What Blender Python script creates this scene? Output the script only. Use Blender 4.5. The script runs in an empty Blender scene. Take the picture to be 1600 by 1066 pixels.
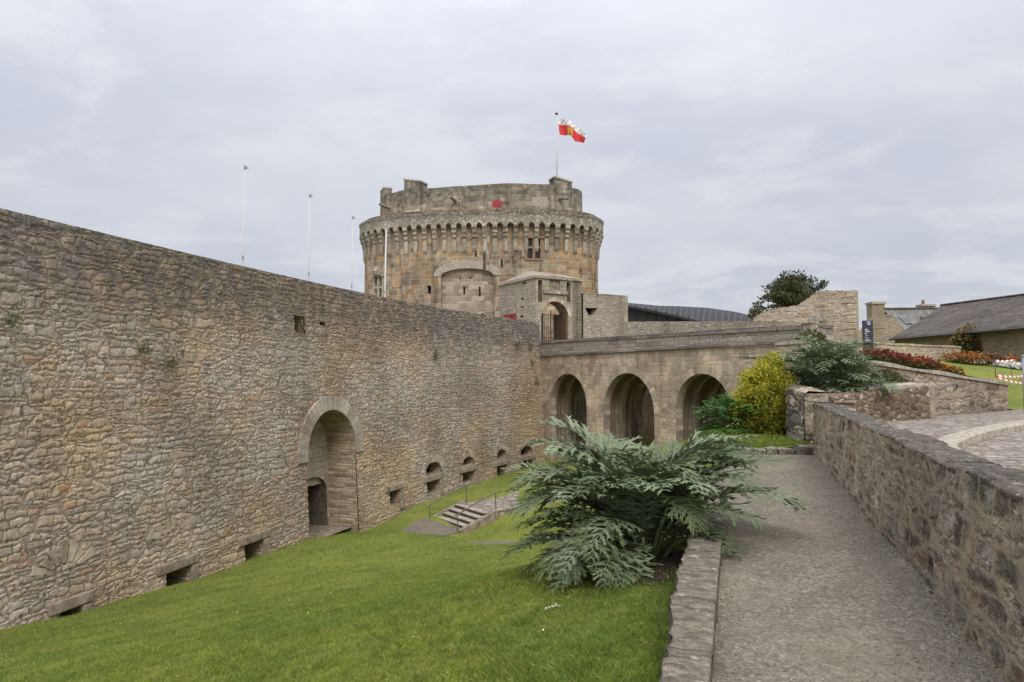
import bpy, math, random
import numpy as np
from mathutils import Vector
random.seed(7); RNG = np.random.default_rng(7)
scene = bpy.context.scene
COL = scene.collection
R = math.radians
# ------------------------------------------------------------------ camera model (metres; eye at the origin)
F = 1067.0; PITCH = math.atan(54.0 / F)
def ray(u, v):
    a, b = u - 800.0, 533.0 - v
    return np.array([a, F*math.cos(PITCH) - b*math.sin(PITCH), F*math.sin(PITCH) + b*math.cos(PITCH)])
def at_d(u, v, d): r = ray(u, v); return r * (d / r[1])
def at_z(u, v, z): r = ray(u, v); return r * (z / r[2])
def rx(u, v=587.0): r = ray(u, v); return r[0]/r[1]
# ------------------------------------------------------------------ objects
ORG = {}
def tag(o, label=None, cat=None, group=None, kind=None):
    if label: o['label'] = label
    if cat: o['category'] = cat
    if group: o['group'] = group
    if kind: o['kind'] = kind
    return o
def thing(name, label, cat, loc, group=None):
    o = bpy.data.objects.new(name, None); COL.objects.link(o)
    o.empty_display_size = .2
    o.location = tuple(float(c) for c in loc); ORG[o.name] = np.array(loc, float)
    return tag(o, label, cat, group)
def copy_tree(o, parent=None):
    c = o.copy(); COL.objects.link(c)
    if parent is not None: c.parent = parent
    for ch in list(o.children): copy_tree(ch, c)
    return c
class MB:
    def __init__(s): s.v = []; s.f = []; s.uv = []; s.n = 0; s.mi = []
    def add(s, verts, faces, uvs=None, mi=0):
        verts = np.asarray(verts, float); o = s.n
        s.v.append(verts); s.n += len(verts)
        for k, fc in enumerate(faces):
            s.f.append([i + o for i in fc]); s.mi.append(mi)
            s.uv.append(None if uvs is None else [uvs[i] for i in fc])
    def box(s, c, size, yaw=0.0, jit=0.0):
        sx, sy, sz = [q/2 for q in size]
        p = np.array([(x, y, z) for z in (-sz, sz) for y in (-sy, sy) for x in (-sx, sx)], float)
        if jit: p += RNG.uniform(-jit, jit, p.shape)
        ca, sa = math.cos(yaw), math.sin(yaw)
        q = p.copy(); q[:,0] = p[:,0]*ca - p[:,1]*sa; q[:,1] = p[:,0]*sa + p[:,1]*ca
        q += np.array(c, float)
        s.add(q, [(0,2,3,1),(4,5,7,6),(0,1,5,4),(2,6,7,3),(0,4,6,2),(1,3,7,5)])
    def prism(s, poly, z0, z1):
        n = len(poly)
        a = 0.5*sum(poly[i][0]*poly[(i+1)%n][1]-poly[(i+1)%n][0]*poly[i][1] for i in range(n))
        if a < 0: poly = poly[::-1]
        zb = z0 if hasattr(z0, '__len__') else [z0]*n; zt = z1 if hasattr(z1, '__len__') else [z1]*n
        if a < 0: zb = zb[::-1]; zt = zt[::-1]
        v = [(p[0], p[1], zb[i]) for i, p in enumerate(poly)] + [(p[0], p[1], zt[i]) for i, p in enumerate(poly)]
        f = [tuple(range(n))[::-1], tuple(range(n, 2*n))] + [(i, (i+1)%n, n+(i+1)%n, n+i) for i in range(n)]
        s.add(v, f)
    def slab(s, poly3, thick):
        """poly3: planar polygon in space, thickened by vector thick"""
        n = len(poly3); p = np.array(poly3, float); t = np.array(thick, float)
        v = np.vstack([p, p + t])
        nn = np.cross(p[1]-p[0], p[2]-p[1])
        f = [tuple(range(n)), tuple(range(n, 2*n))[::-1]] + [((i+1)%n, i, n+i, n+(i+1)%n) for i in range(n)]
        if np.dot(nn, t) > 0: f = [q[::-1] for q in f]
        s.add(v, f)
    def tube(s, pts, r, n=8, cap=True):
        pts = np.asarray(pts, float); m = len(pts)
        r = [r]*m if not hasattr(r, '__len__') else r
        T = np.gradient(pts, axis=0); V = []; up = np.array([0.3, 0.2, 1.0])
        for i in range(m):
            t = T[i]/(np.linalg.norm(T[i])+1e-9)
            a = np.cross(t, up)
            if np.linalg.norm(a) < .2: a = np.cross(t, [1, 0, 0])
            a /= np.linalg.norm(a); b = np.cross(t, a)
            for k in range(n):
                w = 2*math.pi*k/n; V.append(pts[i] + r[i]*(math.cos(w)*a + math.sin(w)*b))
        f = [(i*n+k, (i+1)*n+k, (i+1)*n+(k+1)%n, i*n+(k+1)%n) for i in range(m-1) for k in range(n)]
        if cap: f += [tuple(range(n)), tuple(range((m-1)*n, m*n))[::-1]]
        s.add(V, f)
    def grid(s, Pg, flip=False, uv=None, mask=None):
        """Pg (m,n,3)"""
        m, n = Pg.shape[:2]
        f = []
        for i in range(m-1):
            for j in range(n-1):
                if mask is not None and not mask[i, j]: continue
                q = (i*n+j, i*n+j+1, (i+1)*n+j+1, (i+1)*n+j)
                f.append(q[::-1] if flip else q)
        s.add(Pg.reshape(-1, 3), f, None if uv is None else uv.reshape(-1, 2))
    def build(s, name, mat, parent=None, smooth=False, org=None):
        me = bpy.data.meshes.new(name)
        V = np.vstack(s.v) if s.v else np.zeros((0, 3))
        if parent is not None: o0 = ORG[parent.name]
        elif org is not None: o0 = np.array(org, float)
        else:
            lo, hi = V.min(0), V.max(0); o0 = np.array([(lo[0]+hi[0])/2, (lo[1]+hi[1])/2, lo[2]])
        V0 = V; V = V - o0
        nl = sum(len(f) for f in s.f)
        me.vertices.add(len(V)); me.vertices.foreach_set('co', V.astype(np.float32).ravel())
        me.loops.add(nl); me.polygons.add(len(s.f))
        lens = np.array([len(f) for f in s.f], np.int32)
        st = np.concatenate([[0], np.cumsum(lens)[:-1]]).astype(np.int32)
        li = np.fromiter((i for f in s.f for i in f), np.int32, nl)
        me.loops.foreach_set('vertex_index', li); me.polygons.foreach_set('loop_start', st)
        try: me.polygons.foreach_set('loop_total', lens)
        except Exception: pass
        me.update(calc_edges=True)
        uvl = me.uv_layers.new(name='UVMap')
        uv = np.zeros((nl, 2), np.float32); k = 0
        for f, u in zip(s.f, s.uv):
            if u is not None: uv[k:k+len(f)] = u
            else:
                P = V0[f]; nn = np.zeros(3)
                for i in range(len(f)): nn += np.cross(P[i], P[(i+1) % len(f)])
                nn /= (np.linalg.norm(nn)+1e-12)
                if abs(nn[2]) > .8: uv[k:k+len(f)] = P[:, :2]
                else:
                    h = math.hypot(nn[0], nn[1])+1e-9
                    sl = math.sqrt(max(1e-6, 1-nn[2]**2))
                    uv[k:k+len(f), 0] = P[:, 0]*(-nn[1]/h) + P[:, 1]*(nn[0]/h)
                    uv[k:k+len(f), 1] = P[:, 2]/sl
            k += len(f)
        uvl.data.foreach_set('uv', uv.ravel())
        ms = mat if isinstance(mat, (list, tuple)) else [mat]
        for q in ms: me.materials.append(q)
        me.polygons.foreach_set('material_index', np.array(s.mi, np.int32))
        me.polygons.foreach_set('use_smooth', np.full(len(s.f), bool(smooth)))
        me.validate()
        o = bpy.data.objects.new(name, me); COL.objects.link(o)
        if parent is not None: o.parent = parent; ORG[o.name] = o0
        else: o.location = tuple(o0); ORG[o.name] = o0
        return o
def bevel(o, w=.02, seg=2):
    m = o.modifiers.new('bevel', 'BEVEL'); m.width = w; m.segments = seg; m.limit_method = 'ANGLE'; m.angle_limit = R(40)
    return o
# ------------------------------------------------------------------ node helper
class NT:
    def __init__(s, name, disp='BUMP'):
        s.mat = bpy.data.materials.new(name); s.mat.use_nodes = True
        s.nt = s.mat.node_tree; s.nt.nodes.clear()
        s.out = s.nt.nodes.new('ShaderNodeOutputMaterial')
        s.mat.displacement_method = disp
    def node(s, t, ins=None, **kw):
        n = s.nt.nodes.new(t)
        for k, v in kw.items(): setattr(n, k, v)
        for k, v in (ins or {}).items(): s.set(n.inputs[k], v)
        return n
    def set(s, sock, v):
        if isinstance(v, bpy.types.NodeSocket): s.nt.links.new(v, sock)
        elif v is not None:
            try: sock.default_value = v
            except Exception: sock.default_value = tuple(v) + (1.0,) if len(v) == 3 else v
    def m(s, op, a, b=None, c=None, clamp=False):
        n = s.node('ShaderNodeMath', operation=op, use_clamp=clamp)
        for i, x in enumerate((a, b, c)):
            if x is not None: s.set(n.inputs[i], x)
        return n.outputs[0]
    def vm(s, op, a, b=None):
        n = s.node('ShaderNodeVectorMath', operation=op); s.set(n.inputs[0], a)
        if b is not None: s.set(n.inputs['Scale' if op == 'SCALE' else 1], b)
        return n.outputs[0]
    def mix(s, f, a, b, blend='MIX'):
        n = s.node('ShaderNodeMix', data_type='RGBA', blend_type=blend)
        s.set(n.inputs[0], f)
        for i, x in ((6, a), (7, b)):
            if not isinstance(x, bpy.types.NodeSocket): x = tuple(x) + (1.0,) if len(x) == 3 else x
            s.set(n.inputs[i], x)
        return n.outputs[2]
    def noise(s, vec, scale, detail=3, rough=.55, dim='3D', out=0):
        n = s.node('ShaderNodeTexNoise', noise_dimensions=dim)
        s.set(n.inputs['Vector'], vec); n.inputs['Scale'].default_value = scale
        n.inputs['Detail'].default_value = detail; n.inputs['Roughness'].default_value = rough
        return n.outputs[out]
    def vor(s, vec, scale=1, feature='F1', rand=1.0, dim='2D'):
        n = s.node('ShaderNodeTexVoronoi', voronoi_dimensions=dim, feature=feature)
        s.set(n.inputs['Vector'], vec); n.inputs['Scale'].default_value = scale
        n.inputs['Randomness'].default_value = rand
        return n
    def ramp(s, f, stops, interp='LINEAR'):
        n = s.node('ShaderNodeValToRGB'); cr = n.color_ramp; cr.interpolation = interp
        while len(cr.elements) < len(stops): cr.elements.new(.5)
        for e, (p, c) in zip(cr.elements, stops):
            e.position = p; e.color = tuple(c) + (1.0,) if len(c) == 3 else c
        s.set(n.inputs[0], f); return n.outputs[0]
    def mr(s, v, a, b, c=0.0, d=1.0, smooth=True):
        n = s.node('ShaderNodeMapRange', interpolation_type='SMOOTHSTEP' if smooth else 'LINEAR')
        for k, x in zip(('Value', 'From Min', 'From Max', 'To Min', 'To Max'), (v, a, b, c, d)): s.set(n.inputs[k], x)
        return n.outputs[0]
    def pos(s): return s.node('ShaderNodeNewGeometry').outputs['Position']
    def uvn(s): return s.node('ShaderNodeUVMap', uv_map='UVMap').outputs[0]
    def xyz(s, v):
        n = s.node('ShaderNodeSeparateXYZ'); s.set(n.inputs[0], v); return n.outputs
    def cmb(s, x, y, z=0.0):
        n = s.node('ShaderNodeCombineXYZ')
        for i, q in enumerate((x, y, z)): s.set(n.inputs[i], q)
        return n.outputs[0]
    def wn(s, vec, dim='2D', out=0):
        n = s.node('ShaderNodeTexWhiteNoise', noise_dimensions=dim)
        s.set(n.inputs['W' if dim == '1D' else 'Vector'], vec); return n.outputs[out]
    def scale(s, col, f):
        return s.mix(1.0, col, s.cmb(f, f, f), 'MULTIPLY')
    def finish(s, color, rough=.9, height=None, dscale=.03, mid=0.0, spec=.25, extra=None):
        b = s.node('ShaderNodeBsdfPrincipled')
        s.set(b.inputs['Base Color'], color if isinstance(color, bpy.types.NodeSocket) else tuple(color)+(1.0,))
        s.set(b.inputs['Roughness'], rough); b.inputs['Specular IOR Level'].default_value = spec
        sh = b.outputs[0]
        if extra: sh = extra(b)
        s.nt.links.new(sh, s.out.inputs['Surface'])
        if height is not None:
            d = s.node('ShaderNodeDisplacement'); s.set(d.inputs['Height'], height)
            d.inputs['Midlevel'].default_value = mid; d.inputs['Scale'].default_value = dscale
            s.nt.links.new(d.outputs[0], s.out.inputs['Displacement'])
        return s.mat
def plain(name, col, rough=.6, spec=.3, metal=0.0, var=.15, scale=6.0, bump=0.0):
    t = NT(name); p = t.pos(); n = t.noise(p, scale, 4)
    c = t.scale(col, t.mr(n, .25, .75, 1-var, 1+var)) if var else col
    m = t.finish(c, rough, n if bump else None, bump, .5, spec)
    if metal: [x for x in t.nt.nodes if x.type == 'BSDF_PRINCIPLED'][0].inputs['Metallic'].default_value = metal
    return m
def rubble(name, sx=2.6, sz=5.5, pal=None, joint=(.02, .09), jcol=(.2, .17, .13), dscale=.06, disp='BUMP', warp=.16,
           topz=None, lichen=.5, rand=.85, grain=.35, streak=None, small=True, tint=None, moss=0.0, orange=0.0, rounded=.25, dark=.55, cellvar=.35):
    """random rubble masonry; sx, sz = stones per metre along and up; heights in metres through dscale"""
    t = NT(name, disp); uv = t.uvn(); p = t.pos()
    w1 = t.noise(uv, 2.3, 2, out=1, dim='2D'); w2 = t.noise(uv, 9.0, 2, out=1, dim='2D')
    wv = t.vm('ADD', t.vm('SCALE', t.vm('SUBTRACT', w1, (.5, .5, .5)), warp*2.0), t.vm('SCALE', t.vm('SUBTRACT', w2, (.5, .5, .5)), warp*.22))
    q = t.vm('ADD', uv, wv); sc = t.vm('MULTIPLY', q, (sx, sz, 1))
    def layer(sv):
        a = t.vor(sv, 1, 'F1', rand); e = t.vor(sv, 1, 'DISTANCE_TO_EDGE', rand)
        return a.outputs['Color'], e.outputs['Distance']
    c1, e1 = layer(sc)
    if small:
        c2, e2 = layer(t.vm('ADD', t.vm('MULTIPLY', sc, (1.9, 1.75, 1)), (37.3, 11.7, 0)))
        sel = t.m('GREATER_THAN', t.noise(uv, .8, 3, .6, dim='2D'), .52)
        r2 = t.m('GREATER_THAN', t.xyz(c1)[1], .72)
        sel = t.m('MAXIMUM', sel, r2)
        c1 = t.mix(sel, c1, c2)
        ee = t.node('ShaderNodeMix', data_type='FLOAT'); t.set(ee.inputs[0], sel); t.set(ee.inputs[2], e1); t.set(ee.inputs[3], t.m('MULTIPLY', e2, .62)); e1 = ee.outputs[0]
    rs = t.xyz(c1)
    g1 = t.noise(p, 11.0, 6, .65); g2 = t.noise(p, 55.0, 4, .7)
    stone = t.mr(t.m('ADD', e1, t.m('MULTIPLY', t.m('SUBTRACT', g1, .5), .07)), joint[0], joint[1])
    pal = pal or [(.20, .17, .13), (.27, .23, .17), (.33, .28, .21), (.24, .19, .13), (.30, .22, .15), (.18, .165, .15)]
    col = t.ramp(rs[0], [(i/len(pal), c) for i, c in enumerate(pal)], 'CONSTANT')
    col = t.scale(col, t.mr(rs[1], 0, 1, 1-cellvar, 1+cellvar, False))
    col = t.scale(col, t.mr(g1, .3, .72, 1-grain, 1+grain, False))
    col = t.scale(col, t.mr(g2, .3, .7, 1-grain*.6, 1+grain*.6, False))
    if orange:
        o1 = t.mr(rs[2], .90-orange, .92); col = t.mix(t.m('MULTIPLY', o1, .55), col, (.34, .215, .12))
    jc = t.scale(jcol, t.mr(g1, .25, .75, .6, 1.3, False))
    col = t.mix(stone, jc, col)
    big = t.noise(p, .33, 4, .6)
    col = t.scale(col, t.mr(big, .3, .7, .8, 1.18))
    if tint:   # slow drift between two stone beds
        col = t.mix(t.mr(t.noise(p, .21, 3), .42, .6), col, t.mix(1.0, col, tint, 'MULTIPLY'))
    if topz is not None:   # weathered dark band along the wall head
        z = t.xyz(p)[2]
        k = t.mr(t.m('ADD', z, t.m('MULTIPLY', t.noise(p, 1.3, 4), topz[2])), topz[0], topz[1])
        k = t.m('MULTIPLY', k, t.mr(t.noise(p, 3.5, 5, .65), .35, .62, .25, 1.0))
        gcol = t.mix(1.0, col, (.62, .62, .66), 'MULTIPLY')
        col = t.mix(k, col, t.mix(.55, gcol, (.085, .082, .078)))
    if lichen:
        l = t.m('MULTIPLY', t.mr(t.noise(p, 7.0, 5, .7), .63, .69), t.mr(t.noise(p, .5, 2), .4, .6))
        col = t.mix(t.m('MULTIPLY', l, lichen), col, (.48, .46, .42))
        d = t.mr(t.noise(p, 4.1, 6, .72), .58, .72); col = t.mix(t.m('MULTIPLY', d, dark), col, (.06, .052, .045))
    if moss:
        l = t.m('MULTIPLY', t.mr(t.noise(p, 3.3, 5, .7), .60, .66), t.m('SUBTRACT', 1.0, t.m('MULTIPLY', stone, .6)))
        col = t.mix(t.m('MULTIPLY', l, moss), col, (.07, .085, .02))
    if streak:
        sv = t.noise(t.vm('MULTIPLY', uv, (streak[0], .18, 1)), 1.0, 5, .65, dim='2D')
        col = t.mix(t.mr(sv, .45, .62), col, streak[1])
    h = t.m('POWER', t.mr(e1, joint[0]*.5, joint[1]+rounded, 0, 1), .55)
    h = t.m('ADD', t.m('MULTIPLY', h, .55), t.m('MULTIPLY', t.m('MULTIPLY', rs[1], stone), .3))
    h = t.m('ADD', h, t.m('MULTIPLY', g1, .42)); h = t.m('ADD', h, t.m('MULTIPLY', g2, .12))
    return t.finish(col, .93, h, dscale, .0 if disp != 'BUMP' else .5, .15)
def ashlar(name, w=.55, h=.27, pal=None, joint=.018, jcol=(.33, .27, .2), dscale=.02, warp=.03, grain=.25, lichen=.3, drift=None, topz=None, disp='BUMP', vary=.3, streak=None, runs=0.0):
    t = NT(name, disp); uv = t.uvn(); p = t.pos()
    wv = t.vm('SCALE', t.vm('SUBTRACT', t.noise(uv, 3.0, 3, out=1, dim='2D'), (.5, .5, .5)), warp*2)
    X = t.xyz(t.vm('ADD', uv, wv))
    vv = t.m('DIVIDE', X[1], h); row0 = t.m('FLOOR', vv)
    # uneven course heights: move the course line inside each pair
    rr = t.wn(row0, '1D'); fv0 = t.m('FRACT', vv)
    cut = t.mr(rr, 0, 1, .0, .42, False)
    up = t.m('GREATER_THAN', fv0, t.m('SUBTRACT', 1.0, cut))
    row = t.m('ADD', row0, up)
    # distance to bed joints (joint lies at 1-cut inside each cell)
    rrp = t.wn(t.m('SUBTRACT', row0, 1.0), '1D')
    dj = t.m('ABSOLUTE', t.m('SUBTRACT', fv0, t.m('SUBTRACT', 1.0, cut)))
    djp = t.m('ADD', fv0, t.mr(rrp, 0, 1, .0, .42, False)); djn = t.m('SUBTRACT', t.m('SUBTRACT', 2.0, fv0), t.mr(t.wn(t.m('ADD', row0, 1.0), '1D'), 0, 1, 0, .42, False))
    ev = t.m('MULTIPLY', t.m('MINIMUM', t.m('MINIMUM', dj, djp), djn), h)
    r2 = t.wn(row, '1D')
    xx = t.m('ADD', t.m('MULTIPLY', t.m('DIVIDE', X[0], w), t.mr(r2, 0, 1, .75, 1.35, False)), t.m('MULTIPLY', r2, 17.3))
    xx = t.m('ADD', xx, t.m('MULTIPLY', t.noise(t.cmb(t.m('MULTIPLY', xx, .6), row), 1.0, 1, dim='2D'), .9))
    cell = t.m('FLOOR', xx); fx = t.m('FRACT', xx)
    eh = t.m('MULTIPLY', t.m('MINIMUM', fx, t.m('SUBTRACT', 1.0, fx)), w)
    e = t.m('MINIMUM', ev, eh)
    rc = t.xyz(t.wn(t.cmb(cell, row), '2D', 1))
    g1 = t.noise(p, 9.0, 6, .65); g2 = t.noise(p, 40.0, 4, .7)
    stone = t.mr(t.m('ADD', e, t.m('MULTIPLY', t.m('SUBTRACT', g1, .5), joint*1.6)), joint*.4, joint*1.3)
    pal = pal or [(.30, .20, .12), (.26, .19, .13), (.34, .25, .16), (.23, .17, .12), (.33, .19, .10), (.27, .22, .16)]
    col = t.ramp(rc[0], [(i/len(pal), c) for i, c in enumerate(pal)], 'CONSTANT')
    col = t.scale(col, t.mr(rc[1], 0, 1, 1-vary, 1+vary, False))
    col = t.scale(col, t.mr(g1, .3, .72, 1-grain, 1+grain, False))
    col = t.mix(stone, t.scale(jcol, t.mr(g1, .25, .75, .7, 1.25, False)), col)
    if drift: col = t.mix(t.mr(t.noise(p, drift[1], 4, .6), .44, .60), col, t.mix(1.0, col, drift[0], 'MULTIPLY'))
    if topz:
        z = t.xyz(p)[2]; k = t.mr(t.m('ADD', z, t.m('MULTIPLY', t.noise(p, 1.0, 4), topz[2])), topz[0], topz[1])
        k = t.m('MULTIPLY', k, t.mr(t.noise(p, 2.2, 5, .65), .35, .62, .35, 1.0))
        col = t.mix(k, col, t.mix(.6, t.mix(1.0, col, (.6, .6, .64), 'MULTIPLY'), (.10, .096, .09)))
    if lichen:
        l = t.mr(t.noise(p, 5.0, 6, .72), .62, .69); col = t.mix(t.m('MULTIPLY', l, lichen), col, (.46, .43, .37))
        d = t.mr(t.noise(p, 2.6, 6, .72), .56, .72); col = t.mix(t.m('MULTIPLY', d, .6), col, (.075, .065, .055))
    if runs:
        sv = t.noise(t.vm('MULTIPLY', uv, (.9, .10, 1)), 1.0, 6, .68, dim='2D'); col = t.mix(t.m('MULTIPLY', t.mr(sv, .52, .66), runs), col, t.mix(1.0, col, (.50, .49, .50), 'MULTIPLY'))
        bl = t.noise(p, .5, 6, .66); col = t.scale(col, t.mr(bl, .32, .68, .72, 1.22))
    if streak:
        sv = t.noise(t.vm('MULTIPLY', uv, (streak[0], .14, 1)), 1.0, 5, .65, dim='2D')
        col = t.mix(t.mr(sv, .42, .60), col, streak[1])
        if len(streak) > 2:
            sv = t.noise(t.vm('ADD', t.vm('MULTIPLY', uv, (streak[0]*1.3, .1, 1)), (31., 0, 0)), 1.0, 5, .65, dim='2D')
            col = t.mix(t.mr(sv, .52, .64, 0, .8), col, streak[2])
    hh = t.m('ADD', t.m('MULTIPLY', stone, .5), t.m('MULTIPLY', rc[2], .25)); hh = t.m('ADD', hh, t.m('MULTIPLY', g1, .55)); hh = t.m('ADD', hh, t.m('MULTIPLY', g2, .15))
    return t.finish(col, .92, hh, dscale, .5 if disp == 'BUMP' else 0.0, .15)
def coursed(name, w=.5, h=.21, pal=None, joint=.022, jcol=(.2, .165, .12), dscale=.08, disp='BUMP', warp=(.10, .035), cellvar=.18, grain=.3, topz=None, lichen=.5, moss=0.0,
            orange=.03, tint=None, dark=.25, small=.5, jvis=.75, pillow=.09, mortar_light=False, stain=.5):
    """roughly coursed rubble: uneven beds, stones of mixed length and height, thin broken joints"""
    t = NT(name, disp); uv = t.uvn(); p = t.pos()
    half = (.5, .5, .5)
    wv = t.vm('SCALE', t.vm('SUBTRACT', t.noise(uv, .9, 2, out=1, dim='2D'), half), warp[0]*2.0)
    wv = t.vm('ADD', wv, t.vm('SCALE', t.vm('SUBTRACT', t.noise(uv, 4.2, 3, out=1, dim='2D'), half), warp[0]*1.5))
    wv = t.vm('ADD', wv, t.vm('SCALE', t.vm('SUBTRACT', t.noise(uv, 16.0, 3, .6, out=1, dim='2D'), half), warp[1]*2))
    ch = t.vm('MULTIPLY', t.vm('ADD', uv, wv), (1/(2.5*w), 1/(2.7*h), 1))
    chc = t.vor(ch, 1, 'F1', .9).outputs['Color']; che = t.m('MULTIPLY', t.vor(ch, 1, 'DISTANCE_TO_EDGE', .9).outputs['Distance'], 2.2*h)
    wv = t.vm('ADD', wv, t.vm('MULTIPLY', t.vm('SUBTRACT', chc, half), (w*3, h*3.1, 0)))      # every patch of wall keeps its own beds
    Q = t.xyz(t.vm('ADD', uv, wv))
    def layer(w, h, seed):
        vv = t.m('ADD', t.m('DIVIDE', Q[1], h), seed); row0 = t.m('FLOOR', vv); f0 = t.m('FRACT', vv)
        cut = t.mr(t.wn(row0, '1D'), 0, 1, .25, .75, False)
        up = t.m('GREATER_THAN', f0, cut); row = t.m('ADD', t.m('MULTIPLY', row0, 2.0), up)
        inv = t.m('SUBTRACT', 1.0, cut)
        # extent of the sub-course this point is in
        lo = t.m('MULTIPLY', up, cut); sz = t.m('ADD', t.m('MULTIPLY', up, inv), t.m('MULTIPLY', t.m('SUBTRACT', 1.0, up), cut))
        fv = t.m('SUBTRACT', f0, lo); ev = t.m('MULTIPLY', t.m('MINIMUM', fv, t.m('SUBTRACT', sz, fv)), h)
        r2 = t.wn(t.m('ADD', row, 91.7), '1D')
        X = t.m('ADD', t.m('MULTIPLY', t.m('DIVIDE', Q[0], w), t.mr(r2, 0, 1, .7, 1.5, False)), t.m('MULTIPLY', r2, 23.1))
        # uneven stone lengths
        X = t.m('ADD', X, t.m('MULTIPLY', t.noise(t.cmb(t.m('MULTIPLY', X, .7), t.m('MULTIPLY', row, 3.7)), 1.0, 1, dim='2D'), 1.4))
        cell = t.m('FLOOR', X); fx = t.m('FRACT', X); eh = t.m('MULTIPLY', t.m('MINIMUM', fx, t.m('SUBTRACT', 1.0, fx)), w*.8)
        # rounded corners
        k = .03
        a = t.m('MAXIMUM', t.m('SUBTRACT', k, ev), 0.0); b = t.m('MAXIMUM', t.m('SUBTRACT', k, eh), 0.0)
        e = t.m('SUBTRACT', t.m('MAXIMUM', t.m('MINIMUM', ev, eh), k), t.m('SQRT', t.m('ADD', t.m('MULTIPLY', a, a), t.m('MULTIPLY', b, b))))
        e = t.m('MINIMUM', e, t.m('MINIMUM', ev, eh))
        return e, t.wn(t.cmb(cell, t.m('ADD', row, seed)), '2D', 1)
    e1, c1 = layer(w, h*2, 0.0)
    if small:
        e2, c2 = layer(w*.62, h*1.38, 7.3)
        sel = t.m('GREATER_THAN', t.m('ADD', t.noise(uv, .7, 4, .65, dim='2D'), t.m('MULTIPLY', t.m('SUBTRACT', t.xyz(c1)[1], .5), .22)), 1.0-small)
        c1 = t.mix(sel, c1, c2); e1 = t.m('ADD', t.m('MULTIPLY', sel, e2), t.m('MULTIPLY', t.m('SUBTRACT', 1.0, sel), e1))
    e1 = t.m('MINIMUM', e1, che)
    rs = t.xyz(c1)
    g1 = t.noise(p, 10.0, 6, .68); g2 = t.noise(p, 48.0, 4, .7)
    en = t.m('ADD', e1, t.m('MULTIPLY', t.m('SUBTRACT', g1, .5), joint*1.5))
    stone = t.mr(en, 0.0, joint)
    col = t.ramp(rs[0], [(i/len(pal), c) for i, c in enumerate(pal)], 'CONSTANT')
    col = t.scale(col, t.mr(rs[1], 0, 1, 1-cellvar, 1+cellvar, False))
    if orange: col = t.mix(t.m('MULTIPLY', t.m('GREATER_THAN', rs[2], 1-orange), .6), col, (.36, .21, .12))
    col = t.scale(col, t.mr(g1, .3, .72, 1-grain, 1+grain, False)); col = t.scale(col, t.mr(g2, .3, .7, 1-grain*.7, 1+grain*.7, False))
    brk = t.mr(t.noise(p, 2.6, 5, .65), .36, .60, .25, 1.0)           # joints come and go
    jm = t.m('MULTIPLY', t.m('MULTIPLY', t.m('SUBTRACT', 1.0, stone), brk), jvis)
    if mortar_light: jm = t.m('MULTIPLY', t.m('SUBTRACT', 1.0, stone), jvis)
    col = t.mix(jm, col, t.scale(jcol, t.mr(g1, .25, .75, .65, 1.3, False)))
    big = t.noise(p, .27, 5, .62); col = t.scale(col, t.mr(big, .3, .7, .78, 1.2))
    if tint: col = t.mix(t.mr(t.noise(p, .19, 4, .6), .40, .62), col, t.mix(1.0, col, tint, 'MULTIPLY'))
    z = t.xyz(p)[2]
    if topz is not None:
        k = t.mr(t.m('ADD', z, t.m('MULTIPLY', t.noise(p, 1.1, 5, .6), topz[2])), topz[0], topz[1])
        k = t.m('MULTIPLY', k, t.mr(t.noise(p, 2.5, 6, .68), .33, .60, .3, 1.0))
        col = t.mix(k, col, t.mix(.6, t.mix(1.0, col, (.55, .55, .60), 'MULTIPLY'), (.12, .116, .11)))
    if stain:   # long pale and dark runs under the wall head
        sv = t.noise(t.vm('MULTIPLY', uv, (1.3, .12, 1)), 1.0, 5, .65, dim='2D')
        col = t.mix(t.m('MULTIPLY', t.mr(sv, .54, .70), stain*.6), col, t.mix(1.0, col, (.62, .60, .60), 'MULTIPLY'))
    if lichen:
        l = t.m('MULTIPLY', t.mr(t.noise(p, 7.0, 6, .72), .61, .67), t.mr(t.noise(p, .45, 2), .38, .58)); col = t.mix(t.m('MULTIPLY', l, lichen), col, (.50, .48, .44))
    if dark:
        d = t.mr(t.noise(p, 4.3, 6, .72), .59, .70); col = t.mix(t.m('MULTIPLY', d, dark), col, (.075, .065, .055))
    if moss:
        l = t.m('MULTIPLY', t.mr(t.noise(p, 3.3, 5, .7), .585, .65), t.mr(t.noise(p, .3, 2), .42, .6)); col = t.mix(t.m('MULTIPLY', l, moss), col, (.11, .115, .03))
    hh = t.m('MULTIPLY', t.mr(en, 0.0, pillow), .5); hh = t.m('ADD', hh, t.m('MULTIPLY', t.m('MULTIPLY', rs[1], stone), .35))
    hh = t.m('ADD', hh, t.m('MULTIPLY', g1, .45)); hh = t.m('ADD', hh, t.m('MULTIPLY', g2, .14))
    return t.finish(col, .93, hh, dscale, 0.0 if disp != 'BUMP' else .5, .12)
def leafmat(name, cols, rough=.55, trans=.25, var=.3, spec=.3):
    t = NT(name); g = t.node('ShaderNodeNewGeometry'); r = g.outputs['Random Per Island']
    c = t.ramp(r, [(i/(max(1, len(cols)-1)), q) for i, q in enumerate(cols)])
    c = t.scale(c, t.mr(t.noise(g.outputs['Position'], 2.2, 3), .3, .7, 1-var, 1+var, False))
    def ex(b):
        tr = t.node('ShaderNodeBsdfTranslucent'); t.set(tr.inputs['Color'], c)
        mx = t.node('ShaderNodeMixShader'); mx.inputs[0].default_value = trans
        t.nt.links.new(b.outputs[0], mx.inputs[1]); t.nt.links.new(tr.outputs[0], mx.inputs[2]); return mx.outputs[0]
    return t.finish(c, rough, None, spec=spec, extra=ex)
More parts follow.
